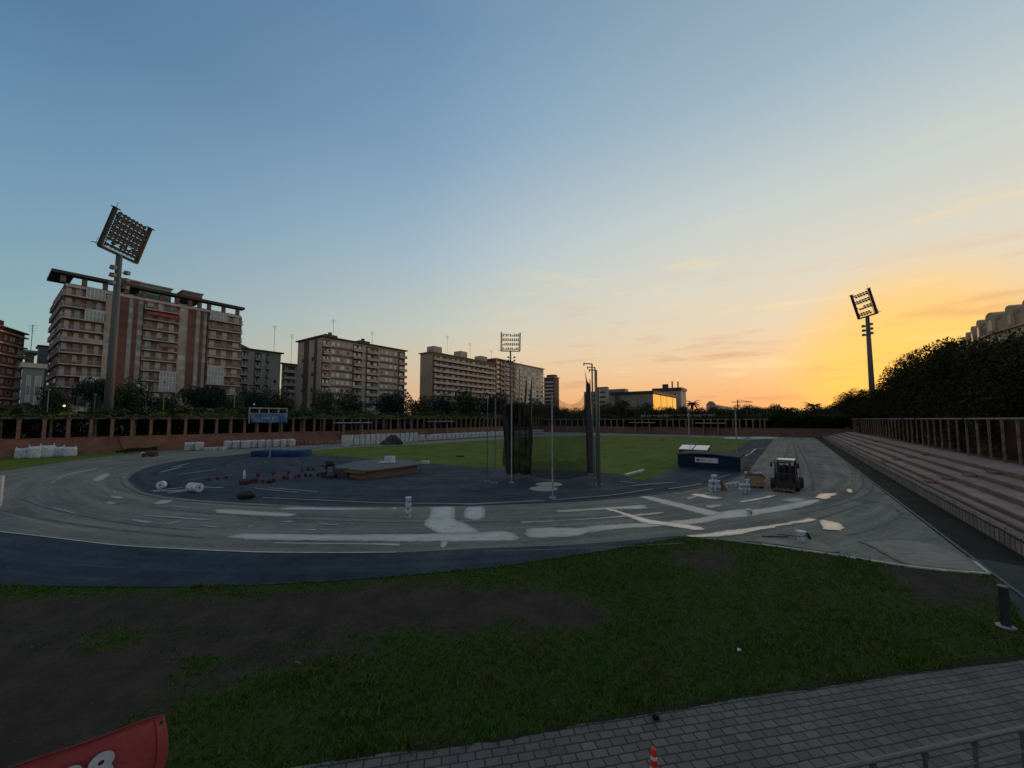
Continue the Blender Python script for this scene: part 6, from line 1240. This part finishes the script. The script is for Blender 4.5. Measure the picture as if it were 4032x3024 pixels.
# lamp posts and a sign before the left blocks
def lamp(u, vt, p, lab, h=None):
    P = T(tp(u, p, 1600), p); zt_ = zat(vt, P); r = thing('street_lamp', lab, 'street lamp', Vector((P.x, P.y, ZT)), 'thin street lamps beyond the pergola'); b = MB(); b.tube([Vector((P.x, P.y, ZT)), Vector((P.x, P.y, zt_))], .09, 6, .05); b.build('pole', 'steel', r); b = MB(); b.lathe([(.08, 0), (.22, .15), (.2, .3), (.05, .36)], 10, (P.x, P.y, zt_)); b.build('lamp_head', 'steel', r)
for a in ((187, 1540, -88, 'thin lamp post before the slate grey house'), (372, 1560, -88, 'thin lamp post left of the thick floodlight pole'), (643, 1508, -92, 'thin lamp post before the middle of the big striped block'), (922, 1500, -92, 'thin lamp post before the right balconies of the striped block')): lamp(*a)
for i, (u, t__) in enumerate(((2940, 140), (2965, 141), (2990, 140), (3020, 141), (2812, 141), (2590, 141), (2540, 141))):
    P = T(t__, pt_(u, t__, 1600)); zt_ = zat(1612 + (i * 7) % 18, P); b = MB(); b.tube([Vector((P.x, P.y, ZT - .2)), Vector((P.x, P.y, zt_))], .09, 5); tag(b.build('far_post', 'steel'), 'thin pale post beyond the far end wall', 'post', 'thin posts beyond the far wall')
P = onp(303, -104, 1590); Q = onp(378, -104, 1590); r = thing('billboard', 'white framed sign with red marks left of the thick floodlight pole', 'billboard', Vector((P.x, P.y, ZT))); ax2 = (Q - P); w = ax2.length; ax2.normalize(); q2 = Vector((ax2.y, -ax2.x, 0)); fr = lambda a, q, z, P=P, ax2=ax2, q2=q2: Vector((P.x, P.y, 0)) + ax2 * a + q2 * q + Vector((0, 0, z))
z1, z2, z3 = zat(1548, P), zat(1562, P), zat(1592, P); b = MB()
for f in (0, .25, .5, .75, 1): b.fbox(fr, w * f - .1, w * f + .1, -.1, .1, (z2 if f in (.25, .75) else ZT), z1)
b.fbox(fr, 0, w, -.08, .08, z2 - .12, z2 + .1); b.build('frame', 'wall_white', r); b = MB(); b.fbox(fr, 0, w, .11, .16, z3, z2 - .14); sb_ = b.build('board', 'wall_white', r); b = MB()
for (x0, x1) in ((.08, .16), (.2, .3), (.34, .44), (.55, .9)): b.fbox(fr, w * x0, w * x1, .165, .17, z3 + .9, z2 - .8)
b.build('mark', 'wall_red', sb_)
# a few lit lamps low among the left trees
for (u, v, p, lab, s) in ((253, 1598, -92, 'small lit globe lamp among the left hedges', .16), (544, 1518, -100, 'pale globe lamp before the striped block', .28), (1000, 1592, -90, 'pale globe lamp above the blue banner', .22)):
    P = T(tp(u, p, v), p); z = zat(v, P); r = thing('globe_lamp', lab, 'lamp', Vector((P.x, P.y, ZT))); b = MB(); b.lathe([(.02, -s), (s * .7, -s * .7), (s, 0), (s * .7, s * .7), (.02, s)], 12, (P.x, P.y, z)); b.build('globe', 'lit_window' if s < .2 else 'bag_white', r, smooth=True); b = MB(); b.tube([Vector((P.x, P.y, ZT)), Vector((P.x, P.y, z - s))], .05, 5); b.build('pole', 'steel_dark', r)
# distant crane at the horizon
P = T(600, pt_(2905, 600, 1590)); zc = zat(1583, P); b = MB(); b.tube([Vector((P.x, P.y, ZT)), Vector((P.x, P.y, zc + 3))], .8, 4); b.tube([Vector((P.x - 8, P.y, zc)), Vector((P.x + 20, P.y, zc))], .5, 4); b.tube([Vector((P.x, P.y, zc + 3)), Vector((P.x + 18, P.y, zc + .3))], .25, 4); tag(b.build('tower_crane', 'steel_dark'), 'tiny tower crane on the horizon under the sunset', 'crane')
# ---------------- bollard, cone, railing, red banner, weeds, litter
P = G(3962, 2472); zt_ = zat(2306, P); r = thing('bollard', 'dark round bollard with pale collar at the right edge', 'bollard', P); b = MB(); b.lathe([(.085, .02), (.085, zt_ - .03), (.088, zt_ - .028)], 20, (P.x, P.y, 0)); b.build('post', 'steel_dark', r, smooth=False); b = MB(); b.lathe([(.0, zt_ - .027), (.094, zt_ - .027), (.094, zt_), (.0, zt_ + .004)], 20, (P.x, P.y, 0)); b.build('cap', 'steel', r)
b = MB(); b.lathe([(.17, .018), (.17, .045), (.09, .055)], 24, (P.x, P.y, 0)); b.build('base_ring', 'white_pole', r)
P = G(2577, 3040); zc = zat(2950, P); s = zc / .72 ; P = G(2577, 3100); 
for _ in range(3): zc = zat(2958, P)
r = thing('traffic_cone', 'red and white traffic cone cut by the bottom edge', 'traffic cone', P); R0 = zc * .165
def cr(z): return .035 + (R0 - .035) * (1 - z / zc)
for z0, z1, m in ((.03, zc * .38, 'cone_red'), (zc * .38, zc * .55, 'cone_white'), (zc * .55, zc * .73, 'cone_red'), (zc * .73, zc * .83, 'cone_white'), (zc * .83, zc, 'cone_red')):
    b = MB(); b.lathe([(cr(z0), z0 + .001), (cr(z1), z1)] + ([(.02, zc + .01)] if z1 == zc else []), 20, (P.x, P.y, .03)); b.build('band', m, r, smooth=False)
b = MB(); b.box(P.x - .22, P.x + .22, P.y - .22, P.y + .22, .03, .06); b.build('base', 'rubber', r, bevel=.01)
zr = 1.55; ra, rb_ = G(3270, 3032, zr), G(4032, 2866, zr); dr = (rb_ - ra); Lr = dr.length; dr.normalize(); A0 = ra - dr * 1.2; E0 = rb_ + dr * 1.6; E0 = ra + dr * (Lr + 1.6)
r = thing('railing', 'galvanised tube railing crossing the bottom right corner', 'railing', Vector((A0.x, A0.y, 0)), None)
b = MB(); b.tube([A0, E0], .024, 12); b.build('top_rail', 'galv', r, smooth=False); b = MB(); o_ = Vector((0, 0, -.24)); b.tube([A0 + o_, E0 + o_], .020, 12); b.build('lower_rail', 'galv', r, smooth=False)
for u in (3240, 3434, 3639, 3835, 4022, 4215):
    # parameter along rail for this column
    best = min((abs((CX + F * ((A0 + dr * s_).x / (((A0 + dr * s_).y) * CT + ((A0 + dr * s_).z - H) * ST))) - u), s_) for s_ in np.linspace(0, (E0 - A0).length, 400))
    Q = A0 + dr * best[1]; b = MB(); b.tube([Vector((Q.x, Q.y, .03)), Vector((Q.x, Q.y, zr - .02))], .019, 10); b.build('post', 'galv', r, smooth=False); b = MB(); b.tube([Vector((Q.x, Q.y, zr - .08)), Vector((Q.x, Q.y, zr - .024))], .03, 10); b.build('collar', 'galv', r)
# red banner
zc = 3.27; Cn = G(632, 2786, zc); Ln = G(92, 3016, zc); e = (Ln - Cn).normalized(); dn = Vector((0.03, -.10, -1)).normalized(); nb = e.cross(dn).normalized()
if nb.y > 0: nb = -nb
r = thing('red_banner', 'red cloth banner with white digits at the bottom left corner', 'banner', Vector((Cn.x, Cn.y, 0)))
def bpnt(a, h):   # a along the top edge from the corner, h downwards
    sag = .02 * math.sin(a * 5 + .6) ; cr_ = max(0, .10 - a); drop = 1.2 * cr_ * cr_ / .2
    pr = .014 * math.sin(a * 9 + h * 7) + .02 * math.sin(h * 5 - a * 3) + .045 * max(0, 1 - a / .16) * math.sin(h * 9 + 1.0)
    return Cn + e * (a - .035 * math.sin(min(1, h / .5) * math.pi) * (1 if a < .3 else 0) * (1 - a / .3)) + dn * (h + drop * .25 + sag * (1 - h)) + nb * pr
def cloth(a0, a1, h0, h1, na, nh, off=0.0):
    b = MB(); b.sm = True; fr_ = [[bpnt(a0 + (a1 - a0) * i / na, h0 + (h1 - h0) * j / nh) + nb * off for j in range(nh + 1)] for i in range(na + 1)]; vs = [p for row in fr_ for p in row]; vs2 = [p - nb * .006 for p in vs]; n_ = nh + 1; N_ = len(vs)
    fs = [(i * n_ + j, (i + 1) * n_ + j, (i + 1) * n_ + j + 1, i * n_ + j + 1) for i in range(na) for j in range(nh)]
    b.add(vs + vs2, fs + [tuple(N_ + k for k in f)[::-1] for f in fs] + [(j, j + 1, N_ + j + 1, N_ + j) for j in range(nh)] + [(na * n_ + j, na * n_ + j + 1, N_ + na * n_ + j + 1, N_ + na * n_ + j) for j in range(nh)] + [(i * n_, (i + 1) * n_, N_ + (i + 1) * n_, N_ + i * n_) for i in range(na)]); return b
cloth(.03, 1.5, 0, .95, 60, 30).build('cloth', 'banner_red', r, smooth=True)
cloth(-.014, .03, .0, .95, 4, 30, .003).build('hem', 'banner_hem', r, smooth=True)
q = bpnt(.005, .035); b = MB(); b.tube([q + nb * .006, q + nb * .012], .0085, 12); b.build('eyelet', 'black', r)
b = MB(); b.tube([Vector((Cn.x, Cn.y, .03)) - nb * .06 + e * .1, Cn - nb * .06 + e * .1 + Vector((0, 0, -.16))], .02, 10); b.tube([Cn - nb * .06 + e * .08 + Vector((0, 0, -.16)), Cn - nb * .06 + e * 1.5 + Vector((0, 0, -.16))], .018, 8); b.tube([Vector((Cn.x, Cn.y, .03)) - nb * .06 + e * 1.4, Cn - nb * .06 + e * 1.4 + Vector((0, 0, -.1))], .03, 10); b.build('support', 'galv', r)
def plane_hit(u, v):
    d = ray(u, v); o = Vector((0, 0, H)); k = (Cn - o).dot(nb) / d.dot(nb); return o + d * k
G1 = plane_hit(425, 2946); a1 = (G1 - Cn).dot(e); h1 = -(G1 - Cn).dot(Vector((0, 0, 1)))
print('banner glyph', a1, h1, Cn, e)
size = .205
for i, ch in enumerate('88'):
    ac = a1 - .005 + i * .118; pos = Cn + e * (ac + .075) + dn * (h1 + size * .70) + nb * .035
    text(ch, size, 'banner_ink', pos, -e, -dn, r, 'digit', off=.009)
# weed at the paving edge and litter
P = G(2582, 2832, .03); vs = []; fs = []
for k in range(140):
    a = random.uniform(0, 6.28); l = random.uniform(.03, .10); w_ = .008; z = random.uniform(.02, .09); x, y = math.cos(a) * l, math.sin(a) * l; o_ = len(vs); vs += [(P.x + x * .2 - w_ * math.sin(a), P.y + y * .2 + w_ * math.cos(a), .03), (P.x + x * .2 + w_ * math.sin(a), P.y + y * .2 - w_ * math.cos(a), .03), (P.x + x, P.y + y, .03 + z)]; fs.append((o_, o_ + 1, o_ + 2))
b = MB(); b.sm = True; b.add(vs, fs); tag(b.build('weed', 'leaf_dark'), 'small dark weed growing between the paving blocks', 'weed')
P = G(2905, 2565, .03); b = MB(); b.hexa([(0, 0, 0), (.09, .01, .01), (.10, .05, 0), (.01, .05, .01)], [(.01, .005, .03), (.07, .0, .05), (.09, .04, .03), (.02, .05, .05)]).move(P.x, P.y, .03); tag(b.build('paper_scrap', 'window_white'), 'white scrap of paper lying on the right of the lawn', 'litter')
P = G(1160, 2607, .04); b = MB(); b.tube([P, P + Vector((.10, -.03, .02)), P + Vector((.17, -.08, .0))], .012, 5); tag(b.build('twig', 'column_grey'), 'pale twig lying on the lawn left of centre', 'twig')
# pigeons or clods left out: nothing else stands on the lawn
bpy.data.objects.remove(bpy.data.objects['x']) if 'x' in bpy.data.objects else None
# ================================================================ TREES AND HEDGES
def crown_mesh(name, seed, lobes, nq, leaf, m, flat=1.0, low=-.55):
    r = np.random.default_rng(seed); L_ = []
    for k in range(lobes):
        a = r.uniform(0, 2 * np.pi); q = np.sqrt(r.random()) * .62; z = r.uniform(low, .62) * (1 - q * .35); L_.append((q * np.cos(a), q * np.sin(a), z, r.uniform(.26, .46) * (1 - .25 * abs(z))))
    L_ = np.array(L_ + [(0, 0, 0, .5)]); w = L_[:, 3] ** 2; idx = r.choice(len(L_), nq, p=w / w.sum()); d = r.normal(size=(nq, 3)); d /= np.linalg.norm(d, axis=1)[:, None]
    rad = L_[idx, 3] * (1 - .5 * r.random(nq) ** 2.0 + .03 * r.random(nq)); c = L_[idx, :3] + d * rad[:, None]; c[:, 2] /= np.percentile(c[:, 2], 99.6); c[:, 2] = np.maximum(c[:, 2], -1.0); c[:, :2] /= np.percentile(np.hypot(c[:, 0], c[:, 1]), 98.5); c[:, 2] *= flat
    u = r.normal(size=(nq, 3)); u /= np.linalg.norm(u, axis=1)[:, None]; v = np.cross(u, r.normal(size=(nq, 3))); v /= np.linalg.norm(v, axis=1)[:, None]; s = leaf * r.uniform(.5, 1.5, nq)[:, None]
    q = np.stack([c - u * s, c - v * s * .6, c + u * s, c + v * s * .6], 1).reshape(-1, 3); me = bpy.data.meshes.new(name); fastmesh(me, q, np.arange(nq * 4).reshape(-1, 4)); me.materials.append(M(m)); return me
CM = {}
for i in range(3):
    CM['far%d' % i] = crown_mesh('crown', 100 + i, 26, 5200, .045, 'leaf_dark'); CM['teal%d' % i] = crown_mesh('crown', 110 + i, 24, 6000, .040, 'leaf_teal', .8); CM['mid%d' % i] = crown_mesh('crown', 120 + i, 24, 6000, .040, 'leaf_mid')
    CM['big%d' % i] = crown_mesh('crown', 130 + i, 46, 22000, .028, 'leaf_black')
CM['umb'] = crown_mesh('crown', 140, 26, 8000, .034, 'leaf_teal', .38, -.2); CM['sparse'] = crown_mesh('crown', 150, 6, 260, .06, 'leaf_mid')
def trunk_mesh(seed):
    r = random.Random(seed); b = MB(); b.tube([(0, 0, -.05), (.01, .01, .35), (-.01, .02, .62), (.02, 0, .85)], [.032, .024, .019, .012], 8)
    for k in range(5): a = r.uniform(0, 6.28); z = r.uniform(.38, .7); l = r.uniform(.12, .26); b.tube([(0, 0, z), (math.cos(a) * l * .6, math.sin(a) * l * .6, z + .08), (math.cos(a) * l, math.sin(a) * l, z + .2)], [.012, .008, .004], 5)
    me = bpy.data.meshes.new('trunk'); me.from_pydata(b.v, [], b.f); me.materials.append(M('bark')); return me
TM = [trunk_mesh(k) for k in range(3)]; tcount = [0]
def tree(P, z0, h, rx, key, label, group=None, rz=None, cfrac=None, name='tree'):
    r = thing(name, label, 'tree', Vector((P.x, P.y, z0)), group); rz = random.uniform(0, 6.28) if rz is None else rz; i = tcount[0]; tcount[0] += 1; key = key if key in CM else key + str(i % 3)
    c = bpy.data.objects.new('crown', CM[key]); COL.objects.link(c); c.parent = r; ch = (cfrac or .42) * h; flat = .38 if key == 'umb' else (.8 if key.startswith('teal') else 1)
    c.location = (0, 0, h - ch * .98); c.scale = (rx, rx * random.uniform(.85, 1.1), ch / flat if flat < .5 else ch / flat * .98); c.rotation_euler = (0, 0, rz)
    t_ = bpy.data.objects.new('trunk', TM[i % 3]); COL.objects.link(t_); t_.parent = r; t_.scale = (h * .9, h * .9, h); t_.rotation_euler = (0, 0, rz); return r
def ptree(u, vt, p, wp, key, label, z0=ZT, cfrac=.42, group=None, vref=1580, name='tree'):
    P = T(tp(u, p, vref), p); zt_ = zat(vt, P); return tree(P, z0, zt_ - z0, wpx(wp, P.y) / 2 * .97, key, label, group, cfrac=cfrac, name=name)
def ttree(u, vt, t__, wp, key, label, z0=ZT, cfrac=.45, group=None, name='tree'):
    P = T(t__, pt_(u, t__, 1600)); zt_ = zat(vt, P); return tree(P, z0, zt_ - z0, wpx(wp, P.y) / 2 * .97, key, label, group, cfrac=cfrac, name=name)
for a in ((60,1612,-90,150,'mid','low bushy tree at the far left edge over the pergola'), (218,1520,-98,118,'teal','round dark tree before the slate grey house'), (365,1492,-104,130,'umb','wide flat topped tree just left of the thick floodlight pole'), (500,1492,-104,180,'mid','broad green tree just right of the thick floodlight pole'), (385,1560,-100,50,'teal','small dark cone shaped tree left of the thick floodlight pole'), (648,1548,-103,120,'far','dark tree before the middle balconies of the striped block'), (800,1521,-103,185,'umb','wide flat dark tree before the right part of the striped block'), (925,1560,-98,90,'mid','small green tree left of the blue banner frame'), (1000,1522,-106,140,'teal','dark tree before the dim grey block, left one'), (1100,1530,-106,130,'far','dark tree before the dim grey block, right one'), (1180,1605,-96,100,'teal','low dark tree behind the blue banner frame'), (1275,1530,-106,110,'mid','tree at the left corner of the brown banded block'), (1375,1537,-108,130,'far','loose tree before the middle of the brown banded block'), (1540,1541,-106,180,'teal','large round dark tree at the right of the brown banded block'), (1650,1562,-106,110,'far','dark tree in the gap before the tan end wall'), (1740,1556,-106,130,'teal','dark tree under the tan end wall of the balcony block'), (1840,1537,-108,170,'far','big dark tree under the long pale balconies'), (1930,1545,-108,140,'teal','dark tree left of the face-on floodlight mast'), (2030,1572,-106,120,'far','dark tree just behind the dark netting'), (2120,1580,-106,130,'far','dark tree under the pale grid fronted block')):
    ptree(a[0], a[1], a[2], a[3], a[4], a[5], cfrac=.30 if a[4] == 'umb' else .44)
for i, u in enumerate(range(620, 1500, 110)):
    ptree(u, 1618 + (i * 13) % 15, -90, 140, ('mid', 'teal')[i % 2], 'low shrubby tree just behind the left pergola', z0=ZT, cfrac=.5, group='low shrubby trees behind the left pergola')
for i, (u, v) in enumerate(((2165,1585),(2215,1602),(2262,1606),(2310,1600),(2360,1592),(2415,1590),(2450,1575),(2490,1600),(2530,1588),(2570,1606),(2610,1602),(2650,1612),(2690,1600),(2730,1610),(2775,1607),(2820,1598),(2870,1600),(2915,1596),(2950,1594),(2990,1599),(3020,1600),(3062,1592),(3100,1612),(3140,1618),(3180,1612),(3215,1606),(3255,1597))):
    ttree(u, v, 156 + (i % 4) * 7, 78 + (i * 17) % 25, 'far', 'dark tree in the treeline beyond the far end wall', group='trees beyond the far end wall', cfrac=.48)
for i, u in enumerate(range(2150, 3290, 62)):
    ttree(u, 1628 + (i * 11) % 14, 143 + (i % 3) * 3, 105, 'far', 'low dark tree just behind the far pergola', group='low trees behind the far pergola', cfrac=.52)
for i, u in enumerate(range(2120, 3300, 90)):
    ttree(u, 1606 + (i * 11) % 12, 185 + (i % 3) * 9, 130, 'far', 'dark tree far beyond the end wall', group='trees far beyond the end wall', cfrac=.52)
# right hand row along the back of the stand
row = [(3215,1600,24),(3262,1598,22),(3300,1580,21),(3335,1548,20),(3378,1532,21),(3425,1534,20),(3470,1536,21),(3510,1495,19.5),(3556,1448,20),(3610,1424,20),(3665,1410,20.5),(3725,1388,20),(3790,1372,20),(3860,1350,20.5),(3935,1330,20),(4015,1305,20),(4110,1275,20),(4230,1240,20),(4380,1200,20)]
for i, (u, v, p_) in enumerate(row):
    P = T(tp(u, p_, 1560), p_); zt_ = zat(v + float(np.interp(u, [3400, 3470, 3515, 3560, 3610, 3700, 3790, 3860, 3935, 4015, 4110, 4230, 4380], [4, 6, 34, 14, -14, -30, -18, 4, 18, 28, 50, 70, 85])), P); rx = 4.6 if u < 3480 else 5.2
    tree(P, 1.5, zt_ - 1.5, rx, 'big', 'tall black green tree in the dense row behind the right stand', 'dense tree row behind the right stand', cfrac=.50)
for i, (u, v, p_) in enumerate(((3330,1590,18),(3400,1582,17.5),(3470,1580,17),(3540,1568,17),(3620,1545,17),(3700,1530,17),(3800,1510,17),(3920,1480,17),(4060,1450,17))):
    P = T(tp(u, p_, 1600), p_); zt_ = zat(v, P); tree(P, 1.5, zt_ - 1.5, 4.2, 'big', 'lower dark tree filling the front of the right tree row', 'lower trees in front of the right row', cfrac=.55)
for i, (u, v, p_) in enumerate(((3560,1520,28),(3640,1462,27),(3700,1430,27),(3820,1410,27),(3960,1395,27),(4100,1380,27))):
    P = T(tp(u, p_, 1560), p_); zt_ = zat(v, P); tree(P, 1.5, zt_ - 1.5, 6, 'big', 'tall dark tree in the second row behind the right stand', 'second tree row behind the right stand', cfrac=.5)
P = T(tp(3735, 21.5, 1380), 21.5); zt_ = zat(1358, P); r = thing('tree', 'spindly bare topped tree poking out of the right tree row', 'tree', Vector((P.x, P.y, 1.5))); b = MB(); hh = zt_ - 1.5; zz = lambda v: zat(v, P)
def pv(u, v): k_ = ray(u, v); return Vector((P.y * k_.x / k_.y, P.y, H + P.y * k_.z / k_.y))
b.tube([Vector((P.x, P.y, 1.5)), pv(3728, 1402), pv(3735, 1385), pv(3743, 1372), pv(3742, 1358)], [.2, .09, .06, .05, .02], 6); b.tube([pv(3735, 1385), pv(3724, 1378), pv(3710, 1382)], [.05, .04, .02], 5); b.tube([pv(3741, 1365), pv(3733, 1354)], .03, 4); b.tube([pv(3741, 1365), pv(3752, 1357)], .03, 4); b.build('trunk', 'bark', r)
cl_ = []; rr = np.random.default_rng(5)
for (u, v, s) in ((3712,1382,.42),(3722,1374,.38),(3706,1384,.25),(3733,1354,.3),(3752,1357,.33),(3745,1364,.22),(3748,1350,.18),(3754,1384,.28),(3730,1392,.35)):
    q = pv(u, v); n_ = 150; c = np.array(q)[None] + rr.normal(size=(n_, 3)) * s * .55; uu = rr.normal(size=(n_, 3)) * .09; vv_ = rr.normal(size=(n_, 3)) * .06; cl_.append(np.stack([c - uu, c - vv_, c + uu, c + vv_], 1).reshape(-1, 3))
qv = np.concatenate(cl_) - np.array([P.x, P.y, 1.5]); me = bpy.data.meshes.new('crown'); fastmesh(me, qv, np.arange(len(qv)).reshape(-1, 4)); me.materials.append(M('leaf_mid')); c = bpy.data.objects.new('crown', me); COL.objects.link(c); c.parent = r
# palms
def palm(u, vt, t__, lab, s=1.0):
    P = T(t__, pt_(u, t__, 1600)); zt_ = zat(vt + 12, P); r = thing('palm_tree', lab, 'palm tree', Vector((P.x, P.y, ZT))); b = MB(); b.tube([Vector((P.x, P.y, ZT)), Vector((P.x + .1, P.y, (ZT + zt_) / 2)), Vector((P.x, P.y, zt_))], [.38, .28, .32], 8); b.build('trunk', 'bark', r)
    b = MB(); b.sm = True; rr_ = random.Random(u)
    for k in range(34):
        a = k * 2.399; ln = (2.1 + rr_.random() * .9) * s; up = rr_.uniform(-.5, 1.3); pr = None
        for j in range(7):
            t_ = j / 6; c = Vector((P.x + math.cos(a) * ln * t_, P.y + math.sin(a) * ln * t_, zt_ + up * ln * t_ * .8 - ln * .75 * t_ * t_)); w_ = .22 * s * math.sin(math.pi * min(1, t_ * .9 + .12)); n_ = Vector((-math.sin(a), math.cos(a), 0)) * w_ + Vector((0, 0, -w_ * .8)); m_ = Vector((math.sin(a), -math.cos(a), 0)) * w_ + Vector((0, 0, -w_ * .8))
            if pr: b.add([pr[0], pr[1], c + n_, c], [(0, 1, 2, 3)]); b.add([pr[0], pr[2], c + m_, c], [(0, 1, 2, 3)])
            pr = (c, c + n_, c + m_)
    b.build('crown', 'leaf_dark', r)
for a in ((2727,1575,160,'tall palm right of the grey tower, against the orange sky',1.25),(2642,1602,162,'palm silhouetted before the orange glass side',1.2),(2462,1572,165,'palm before the ribbed hall front, left one',1.2),(2554,1584,165,'palm before the ribbed hall front, right one',1.1),(3110,1600,170,'right hand small palm in the far treeline',1.0),(3204,1585,165,'palm standing above the treeline near the right trees',1.2),(2690,1598,160,'palm under the grey tower',1.0)): palm(*a)
# leafy masses nobody could count: hedges and ivy
def leafbox(name, lab, cat, fr, a0, a1, q0, q1, z0, z1, n, leaf, m, topn=.5, seed=1, core=None):
    r = np.random.default_rng(seed); a = r.uniform(a0, a1, n); q = r.uniform(q0, q1, n); w = (np.sin(a * .7 + seed) + np.sin(a * .23 + 2) + np.sin(a * 1.9)) / 3; z = z0 + (z1 - z0) * r.random(n) * (1 + topn * w); O = np.array(fr(0, 0, 0)); AX = np.array(fr(1, 0, 0)) - O; QX = np.array(fr(0, 1, 0)) - O
    c = O[None] + a[:, None] * AX[None] + q[:, None] * QX[None]; c[:, 2] = z; u = r.normal(size=(n, 3)); u /= np.linalg.norm(u, axis=1)[:, None]; v = np.cross(u, r.normal(size=(n, 3))); v /= np.linalg.norm(v, axis=1)[:, None]; s = leaf * r.uniform(.5, 1.5, n)[:, None]
    me = bpy.data.meshes.new(name); fastmesh(me, np.stack([c - u * s, c - v * s * .6, c + u * s, c + v * s * .6], 1).reshape(-1, 3), np.arange(n * 4).reshape(-1, 4)); me.materials.append(M(m)); o = bpy.data.objects.new(name, me); COL.objects.link(o); return tag(o, lab, cat, kind='stuff')
FL = lambda a, q, z: T(a, PW - q, z)
leafbox('ivy', 'yellow green ivy spilling over the top of the left pergola', 'ivy', FL, ts[0], TEND, -.45, 3.6, 5.05, 5.75, 30000, .16, 'leaf_ivy', .9, 2)
leafbox('hedge', 'dark hedge behind the columns of the left pergola', 'hedge', FL, ts[0], TEND, 3.6, 5.4, ZT - .1, 5.4, 34000, .22, 'leaf_hedge', .15, 3)
leafbox('hedge', 'higher dark shrubs above and behind the left pergola', 'hedge', FL, ts[0], TEND, 4.0, 8.0, 4.6, 6.6, 24000, .24, 'leaf_mid', .6, 6)
FE = lambda a, q, z: T(TEND + .3 + q, a, z)
leafbox('hedge', 'dark hedge behind the columns of the far end pergola', 'hedge', FE, PW - 6, 14, 3.4, 6.0, ZT - .1, 5.9, 26000, .26, 'leaf_hedge', .15, 4)
leafbox('ivy', 'dark creeper on the roof of the far end pergola', 'ivy', FE, PW, ps[-1] + 1, -.4, 3.3, 4.9, 5.35, 9000, .18, 'leaf_mid', .6, 8)
FR = lambda a, q, z: T(a, 13.4 + q, z)
leafbox('hedge', 'black hedge mass behind and above the right columns', 'hedge', FR, tr[0] - 8, TEND, 2.3, 4.8, 1.6, 6.2, 40000, .22, 'leaf_black', .25, 5)
for i, (a0, a1) in enumerate(((tp(300, PW + .5, 1780), tp(620, PW + .5, 1770)),)):
    leafbox('dry_creeper', 'dry brown creeper on the left wall between bags and machine', 'creeper', lambda a, q, z: T(a, PW + q, z), a0 + 4, a1, .38, .5, 0.0, .6, 1500, .10, 'bark', .6, 9)
